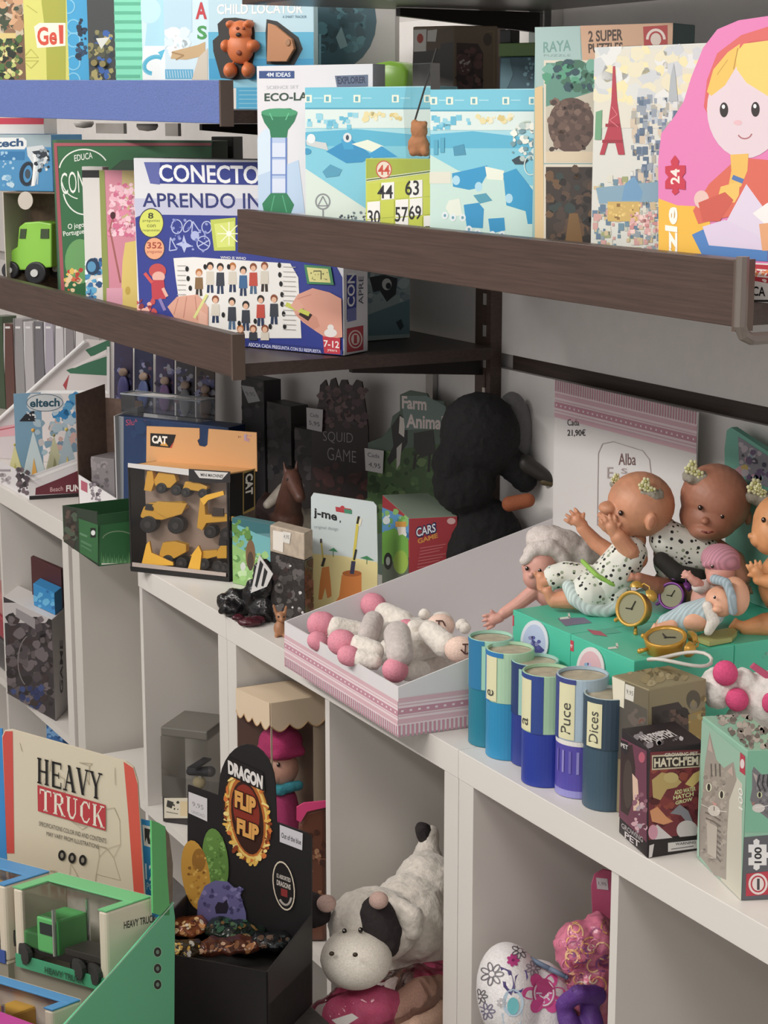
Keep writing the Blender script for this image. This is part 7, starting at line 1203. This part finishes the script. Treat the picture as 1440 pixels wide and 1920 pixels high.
# green side: back flap and front triangle
side_dir = -(f.n); rb = f.w(282, 1690)                                      # right back corner of the tray
nf = f.n.copy(); nf.z = 0
sd = V((math.cos(yw), math.sin(yw), 0))
pa, pb = atd(325, 1690, 2.19), atd(110, 1935, 1.93); fsd = Face(pa, (pb - pa).cross(V((0, 0, 1))))
GG = M('5ac46e', .4); G2 = M('5cc592', .45)
g = Face(fsd.o, fsd.n); g.ext([(287, 1712), (284, 1538), (296, 1542), (310, 1550), (314, 1640), (318, 1700), (318, 1716), (300, 1716)], GG, -.002, 0); g.ext([(310, 1551), (318, 1566), (325, 1620), (324, 1690), (318, 1700)], M('7a6a58', .7, 0, 'rough'), -.003, -.0005); g.mb.build('side_flap', t)
y2 = lambda x: plan_y(fsd, x, TZ)
g = Face(fsd.o, fsd.n); g.ext([(324, 1690), (328, 1720), (326, y2(326)), (108, y2(108)), (108, 1935), (200, 1835)], G2, -.002, 0); g.mb.build('side_panel', t)
g = Face(fsd.o, fsd.n)
for x, y in ((295, 1785), (295, 1816), (295, 1846)): g.ell(x, y, 8, 10, 'a9d8b8').ell(x, y, 7, 9, '1f2420').ell(x, y, 3, 4, '7a9a84')
g.line([(326, 1692), (112, 1932)], 2, 'b8e0c4'); g.mb.build('side_print', t)
def truck_box(label, c_, w_, dpt, h0, h1, top, low, cab, group, front=True):
    l_ = c_ - sd_ * w_; r_ = c_ - nb * dpt; b_ = r_ + l_ - c_
    k_ = thing('truck_box', label, 'box', (*((r_ + l_) / 2)[:2], h0), group); BGm = M('d0c5b0', .5)
    MB().prism([l_, c_, r_, b_], h0, h0 + .003, BGm).build('bottom_panel', k_); e1_, e2_ = r_ + (c_ - r_) * .42, b_ + (l_ - b_) * .42; MB().prism([e2_, e1_, r_, b_], h1 - .002, h1, M(top, .4)).build('top_panel', k_, bevel=.0006)
    wall(b_, r_, h0, h1, h1, M('d6cebf', .6), -.001).build('back_panel', k_)
    u = (c_ - l_).normalized()
    MB().prism([c_ - u * .012, c_, r_, r_ - u * .012], h0 + .003, h1 - .002, BGm).build('side_panel', k_, bevel=.003); MB().prism([l_, l_ + u * .014, b_ + u * .014, b_], h0 + .003, h1 - .002, BGm).build('side_panel', k_, bevel=.003)
    MB().prism([l_ + u * .002 - nb * -.0006, c_ - u * .002 - nb * -.0006, c_ - u * .002 + nb * .002, l_ + u * .002 + nb * .002], h0 + .001, h0 + (h1 - h0) * .17, M(low, .4)).build('front_strip', k_)
    m_ = MB(); m_.add([V((*p[:2], z)) for z in (h0 + .01, h1 - .0025) for p in (l_ + u * .014, c_ - u * .012)], [(0, 1, 3, 2)], CL('ffffff', .08)); m_.add([V((*p[:2], h1 - .0025)) for p in (l_ + u * .014, c_ - u * .012, e1_ - u * .012, e2_ + u * .014)], [(0, 1, 2, 3)], CL('ffffff', .08)); m_.build('window', k_)
    MB().prism([c_ - u * .012, c_, e1_, e1_ - u * .012], h1 - .0019, h1 - .0004, M(top, .4)).build('side_edge', k_); MB().prism([l_, l_ + u * .014, e2_ + u * .014, e2_], h1 - .0019, h1 - .0004, M(top, .4)).build('side_edge', k_)
    return k_, l_, r_, b_, u
nb = nf.normalized(); sd_ = sd
def toy_truck(label, o_, u, cab, s_):
    n_ = nb; tt_ = thing('toy_truck', label, 'toy truck', o_, 'boxed toy trucks'); W = lambda a, b_, h: o_ + u * a * s_ + n_ * b_ * s_ + V((0, 0, h * s_))
    def bx(a0, a1, b0, b1, h0, h1, m_, nm, bv=.001): return MB().hexa([W(a, b_, h) for h in (h0, h1) for a, b_ in ((a0, b0), (a1, b0), (a1, b1), (a0, b1))], m_).build(nm, tt_, bevel=bv)
    bx(-.055, .06, -.012, .012, .012, .02, M('3a3634', .5), 'chassis'); bx(-.055, -.022, -.015, .015, .018, .036, M(cab, .35), 'bonnet', .003); bx(-.024, .004, -.017, .017, .018, .056, M(cab, .35), 'cab', .003); bx(-.019, -.001, -.0175, .0175, .038, .050, M('2a3230', .2), 'cab_window', 0)
    bx(.008, .06, -.014, .014, .021, .028, M('5a5450', .5), 'flatbed')
    for q in (-1, 1): MB().tube([W(.002, .0195 * q, .02), W(.002, .0195 * q, .068)], .0022 * s_, M('cfd2d2', .15, .9), 8).build('exhaust', tt_)
    for a in (-.042, .026, .046):
        for q in (-1, 1): m_ = MB(); m_.lathe(W(a, .012 * q, .011), n_ * q, [(0, 0), (.011 * s_, 0), (.011 * s_, .006 * s_), (.006 * s_, .0065 * s_), (0, .0065 * s_)], M('2c2a29', .5), 16); m_.build('wheel', tt_)
# main green box
c0 = atd(204, 1862, 2.125); h0 = c0.z; l0 = P(30, 1811, Z=h0); c0.z = 0; u_ = c0 - V((l0.x, l0.y, 0)); h1 = zat(c0, 1708)
sd_ = u_.normalized(); nb = V((sd_.y, -sd_.x, 0)); w_ = u_.length
rp = P(300, 1690, Z=h1)
nb0 = nb; dvec = (V((c0.x, c0.y, 0)) - V((rp.x, rp.y, 0))); nb = (nb0 + dvec.normalized()).normalized(); dp = .062
kq, l_, r_, b_, u = truck_box('cream and green window box with green truck in front display row', c0, w_, dp, h0, h1, '62b878', '3a9a70', '5aa868', 'truck window boxes')
tr_o = (c0 + l_ + r_ + b_) / 4 + nb * .012 - sd_ * .006; toy_truck('green toy truck behind window of the front green box', V((tr_o.x, tr_o.y, h0 + .006)), sd_, '55b060', 1.18)
g = Face(V((*c0[:2], h0)) + nb0 * .0035, nb0); g.text('HEAVY TRUCK', ((84, 1812), (158, 1834), (158, 1846), (84, 1824)), '1f4a36', .03); g.mb.build('front_lettering', kq)
rs = r_ - c0; g = Face(V((*c0[:2], h0)), rs.cross(V((0, 0, 1)))); g.text('HEAVY TRUCK', ((232, 1728), (292, 1714), (292, 1728), (232, 1742)), '3a3630', .02); g.mb.build('side_lettering', kq)
# box below in the tray and stepped support
h2 = TZ + .004
st = MB(); st.prism([l_ - sd_ * .01 - nb * .006, c0 - nb * .006, c0 - nb * dp, l_ - sd_ * .01 - nb * dp], TZ, h0 - .0006, M('8f8878', .6)); st.build('inner_step', t)
c3 = atd(172, 1925, 2.0); l3 = atd(8, 1850, 2.12); hh1 = atd(160, 1868, 2.01).z
c3 = V((*atd(165, 1905, 2.03)[:2], 0))
c3 = atd(98, 1893, 1.985); hh1 = c3.z; c3.z = 0
kq2, la, ra, ba, u = truck_box('cream and blue window box with yellow truck low in display', c3, w_ * .98, .036, TZ, hh1, '3f88bd', '3f88bd', 'd8a83a', 'truck window boxes')
tr_o = (c3 + la + ra + ba) / 4; toy_truck('yellow and blue toy truck behind window of lower blue box', V((tr_o.x, tr_o.y, hh1 - .085)), sd_, 'd9a83a', 1.1)
c4 = l_ - sd_ * .010 + nb * .002
st = MB(); st.prism([c4 - sd_ * w_ , c4, c4 - nb * dp, c4 - sd_ * w_ - nb * dp], TZ, h0 - .0006, M('8f8878', .6)); st.build('inner_step', t)
kq3, la, ra, ba, u = truck_box('cream and blue window box with yellow truck cut by left edge', c4, w_, dp, h0, h1, '3f88bd', '34509a', 'd8a83a', 'truck window boxes')
tr_o = (c4 + la + ra + ba) / 4 + sd_ * .012; toy_truck('yellow toy truck in box cut by the left edge', V((tr_o.x, tr_o.y, h0 + .018)), sd_, 'd9a03a', 1.1)
# magenta lip in the very front
cm = atd(112, 1921, 1.86); mt_ = atd(20, 1902, 1.90); zz = mt_.z; cm.z = mt_.z = 0; dm = (cm - mt_).normalized(); nm2 = V((dm.y, -dm.x, 0))
mg = MB(); mg.prism([cm - dm * .28, cm, cm + nm2 * .05, cm - dm * .28 + nm2 * .05], TZ, zz, M('b0308a', .45)); tag(mg.build('magenta_box', bevel=.002), 'magenta box whose edge shows at bottom left corner', 'box')
# black egg display
hp = atd(465, 1640, 2.47); yw = math.radians(40); f = Face(hp, (math.sin(yw), -math.cos(yw), 0)); y_ = lambda x: plan_y(f, x, TZ)
t = thing('egg_display', 'black counter display with round fire ring emblem and eggs', 'display', (hp.x, hp.y, TZ)); BC = M('201d1f', .5)
pts = [(350, y_(350)), (352, 1472), (409, 1492)] + [(463 + 53 * math.cos(math.radians(a)), 1480 + 84 * math.sin(math.radians(a)) + (463 - 463) * .3) for a in range(196, 361, 12)] + [(518, 1542), (575, 1562), (584, 1570), (584, y_(584))]
g = Face(f.o, f.n); g.ext(pts, BC, -.003, 0); g.mb.build('header_card', t)
g = Face(f.o, f.n)
g.ell(464, 1530, 43, 92, '3a1f10', rot=-9).ell(464, 1530, 40, 88, 'c98a2a', rot=-9).ell(464, 1530, 37, 82, 'e3c060', rot=-9).ell(464, 1531, 33, 76, 'b8641f', rot=-9).ell(464, 1533, 29, 70, '3a1c14', rot=-9).ell(462, 1520, 24, 50, '8a2c1c', rot=-9)
R_ = random.Random(9)
for i in range(90):
    a = R_.random() * 6.283; rr = .90 + R_.random() * .12; x, y = 464 + 40 * rr * math.cos(a) - 88 * rr * math.sin(a) * -.15, 1530 + 88 * rr * math.sin(a) + 40 * rr * math.cos(a) * -.15
    g.ell(x, y, 1.5 + R_.random() * 3, 3 + R_.random() * 6, R_.choice(['e8b84a', 'd8742a', 'f0d880', '8a3a14']), 8, R_.random() * 180)
g.poly([(428, 1418), (494, 1448), (498, 1484), (426, 1452)], '1d1a1a').text('DRAGON', ((428, 1424), (494, 1454), (493, 1480), (429, 1450)), 'e0dcd8', .06).text('FLIP', ((440, 1478), (482, 1494), (481, 1530), (440, 1514)), '2a120a', .14).text('FLIP', ((441, 1480), (481, 1496), (480, 1528), (441, 1512)), 'dfa04a', .06).text('FLIP', ((444, 1530), (488, 1546), (486, 1580), (444, 1564)), '2a120a', .14).text('FLIP', ((445, 1532), (487, 1548), (485, 1578), (445, 1562)), 'dfa04a', .06)
g.ell(405, 1614, 24, 62, '5f8a3a', rot=-6).fill('p', (390, 1570, 422, 1660), 30, ['6f9c46', '50782f', '7fae56'], 5, 3)
g.ell(368, 1640, 26, 66, 'c9942a', rot=-8).ell(374, 1612, 13, 22, '9a6a1c').fill('p', (352, 1600, 388, 1690), 16, ['8a5a18', 'b07a20', 'dcae48'], 5, 5)
g.poly([(369, 1745), (372, 1690), (385, 1660), (405, 1650), (428, 1652), (450, 1672), (462, 1710), (464, 1750)], '6f6aa0').fill('p', (380, 1662, 455, 1710), 22, ['5a5488', '8a84b8', '4a4474'], 6, 6).poly([(404, 1700), (410, 1690), (420, 1692), (426, 1685), (430, 1700), (426, 1712), (406, 1712)], '2a2438')
g.ell(533, 1660, 20, 47, 'd8cbb4', rot=-9).ell(533, 1660, 18, 44, '1c191a', rot=-9).text('12 ASSORTED', ((520, 1636), (546, 1646), (546, 1654), (520, 1644)), 'c8c0b8', .03).text('DRAGONS', ((520, 1648), (546, 1658), (546, 1668), (520, 1658)), 'c8c0b8', .03).poly([(528, 1664), (540, 1668), (540, 1682), (528, 1678)], '8a2c2c').ring(533, 1662, 14, 34, 4, 'b0a8a0', rot=-9, a0=40, a1=140)
g.mb.build('header_print', t)
g = Face(f.o, f.n); g.k = 60; g.poly([(354, 1484), (389, 1497), (389, 1540), (354, 1524)], 'd2cfd2').text('9,95', ((361, 1502), (382, 1510), (382, 1520), (361, 1512)), '8a868a').text('UNIDAD', ((360, 1518), (384, 1527), (384, 1533), (360, 1524)), '9a969a'); g.mb.build('price_sticker', t)
g = Face(f.o, f.n); g.k = 60; g.poly([(525, 1546), (568, 1562), (567, 1594), (525, 1578)], 'cdcad2').text('Out of the blue', ((528, 1560), (565, 1574), (565, 1584), (528, 1570)), '3a383c', .02); g.mb.build('name_sticker', t)
ff_ = f.n.copy(); e0, e1 = f.w(584, 1700), f.w(350, 1700); e0.z = e1.z = 0; fb_ = .135
fc0, fc1 = e0 + ff_ * fb_, e1 + ff_ * fb_; zfp = zat(fc0, 1772)
zfp = zat((fc0 + fc1) / 2, 1800)
wall(fc1, fc0, TZ, zfp, zfp, BC).build('front_panel', t); wall(fc0, e0, TZ, zfp, zfp + .02, BC).build('side_panel', t); wall(e1, fc1, TZ, zfp + .02, zfp, BC).build('side_panel', t)
MB().prism([fc1, fc0, e0, e1], TZ, TZ + .002, BC).build('bottom_panel', t)
MB().prism([fc1 + (e1 - fc1) * .03, fc0 + (e0 - fc0) * .03, e0 - (e0 - fc0) * .03, e1 - (e1 - fc1) * .03], TZ + .0025, zfp - .045, M('3a3634', .8, 0, 'rough')).build('inner_step', t)
zs0 = zfp - .012
def sachet(label, x, y, rx, ry, ang, cols, sd2):
    p = P(x, y, Z=zs0); s_ = (p - EYE).length / F; m = MB(); c_, q_ = math.cos(ang), math.sin(ang); a_, b2 = RT * c_ * rx * s_ + FH * q_ * rx * s_, FH * c_ * ry * s_ - RT * q_ * ry * s_
    m.ell(p, a_, b2 * 1.3, V((0, 0, .011)), M(cols[0], .2, .15, 'foil'), 20, 12)
    o_ = m.build('foil_sachet', remesh=.0024, disp=.012, ds=.02, sm=2); tag(o_, label, 'bag', 'egg sachets in the black display')
    bpy.context.view_layer.update(); o_['_o'] = (0, 0, 0); R3 = random.Random(sd2); g_ = Face(p, FW * -1)
    o_['_o'] = tuple(o_.location)
    for i in range(26): g_.ell(x + (R3.random() - .5) * 1.5 * rx, y + (R3.random() - .5) * 1.0 * ry, 2 + R3.random() * rx * .14, 2 + R3.random() * 4, R3.choice(cols[1:]), 7, R3.random() * 180)
    onto(g_.mb, o_, o_, 'printed_eggs')
sachet('orange and tan foil sachet at left back of the black display', 352, 1738, 42, 30, .3, ['8a4a26', 'c98a4a', 'e0b87a', '5a2a18', 'd8c8b0'], 1)
sachet('green foil egg sachet at middle of the black display', 440, 1742, 60, 34, -.1, ['1c2a22', '2f5a40', '7a5a2a', '0f1512', '4a6a3a'], 2)
sachet('copper foil sachet lying along the front of black display', 425, 1775, 70, 24, .2, ['5a2e20', '8a5a3a', 'b87a4a', '3a2018', 'c8a080'], 3)
sachet('yellow black foil egg sachet at left front of display', 350, 1780, 36, 26, 0, ['3a2c14', 'd8a83a', 'e8d080', '15120e', 'c8c4bc'], 4)
sachet('black foil sachet at right end of the black display', 510, 1765, 44, 26, .1, ['15171a', '2a3436', '5a4030', '0a0b0c'], 5)
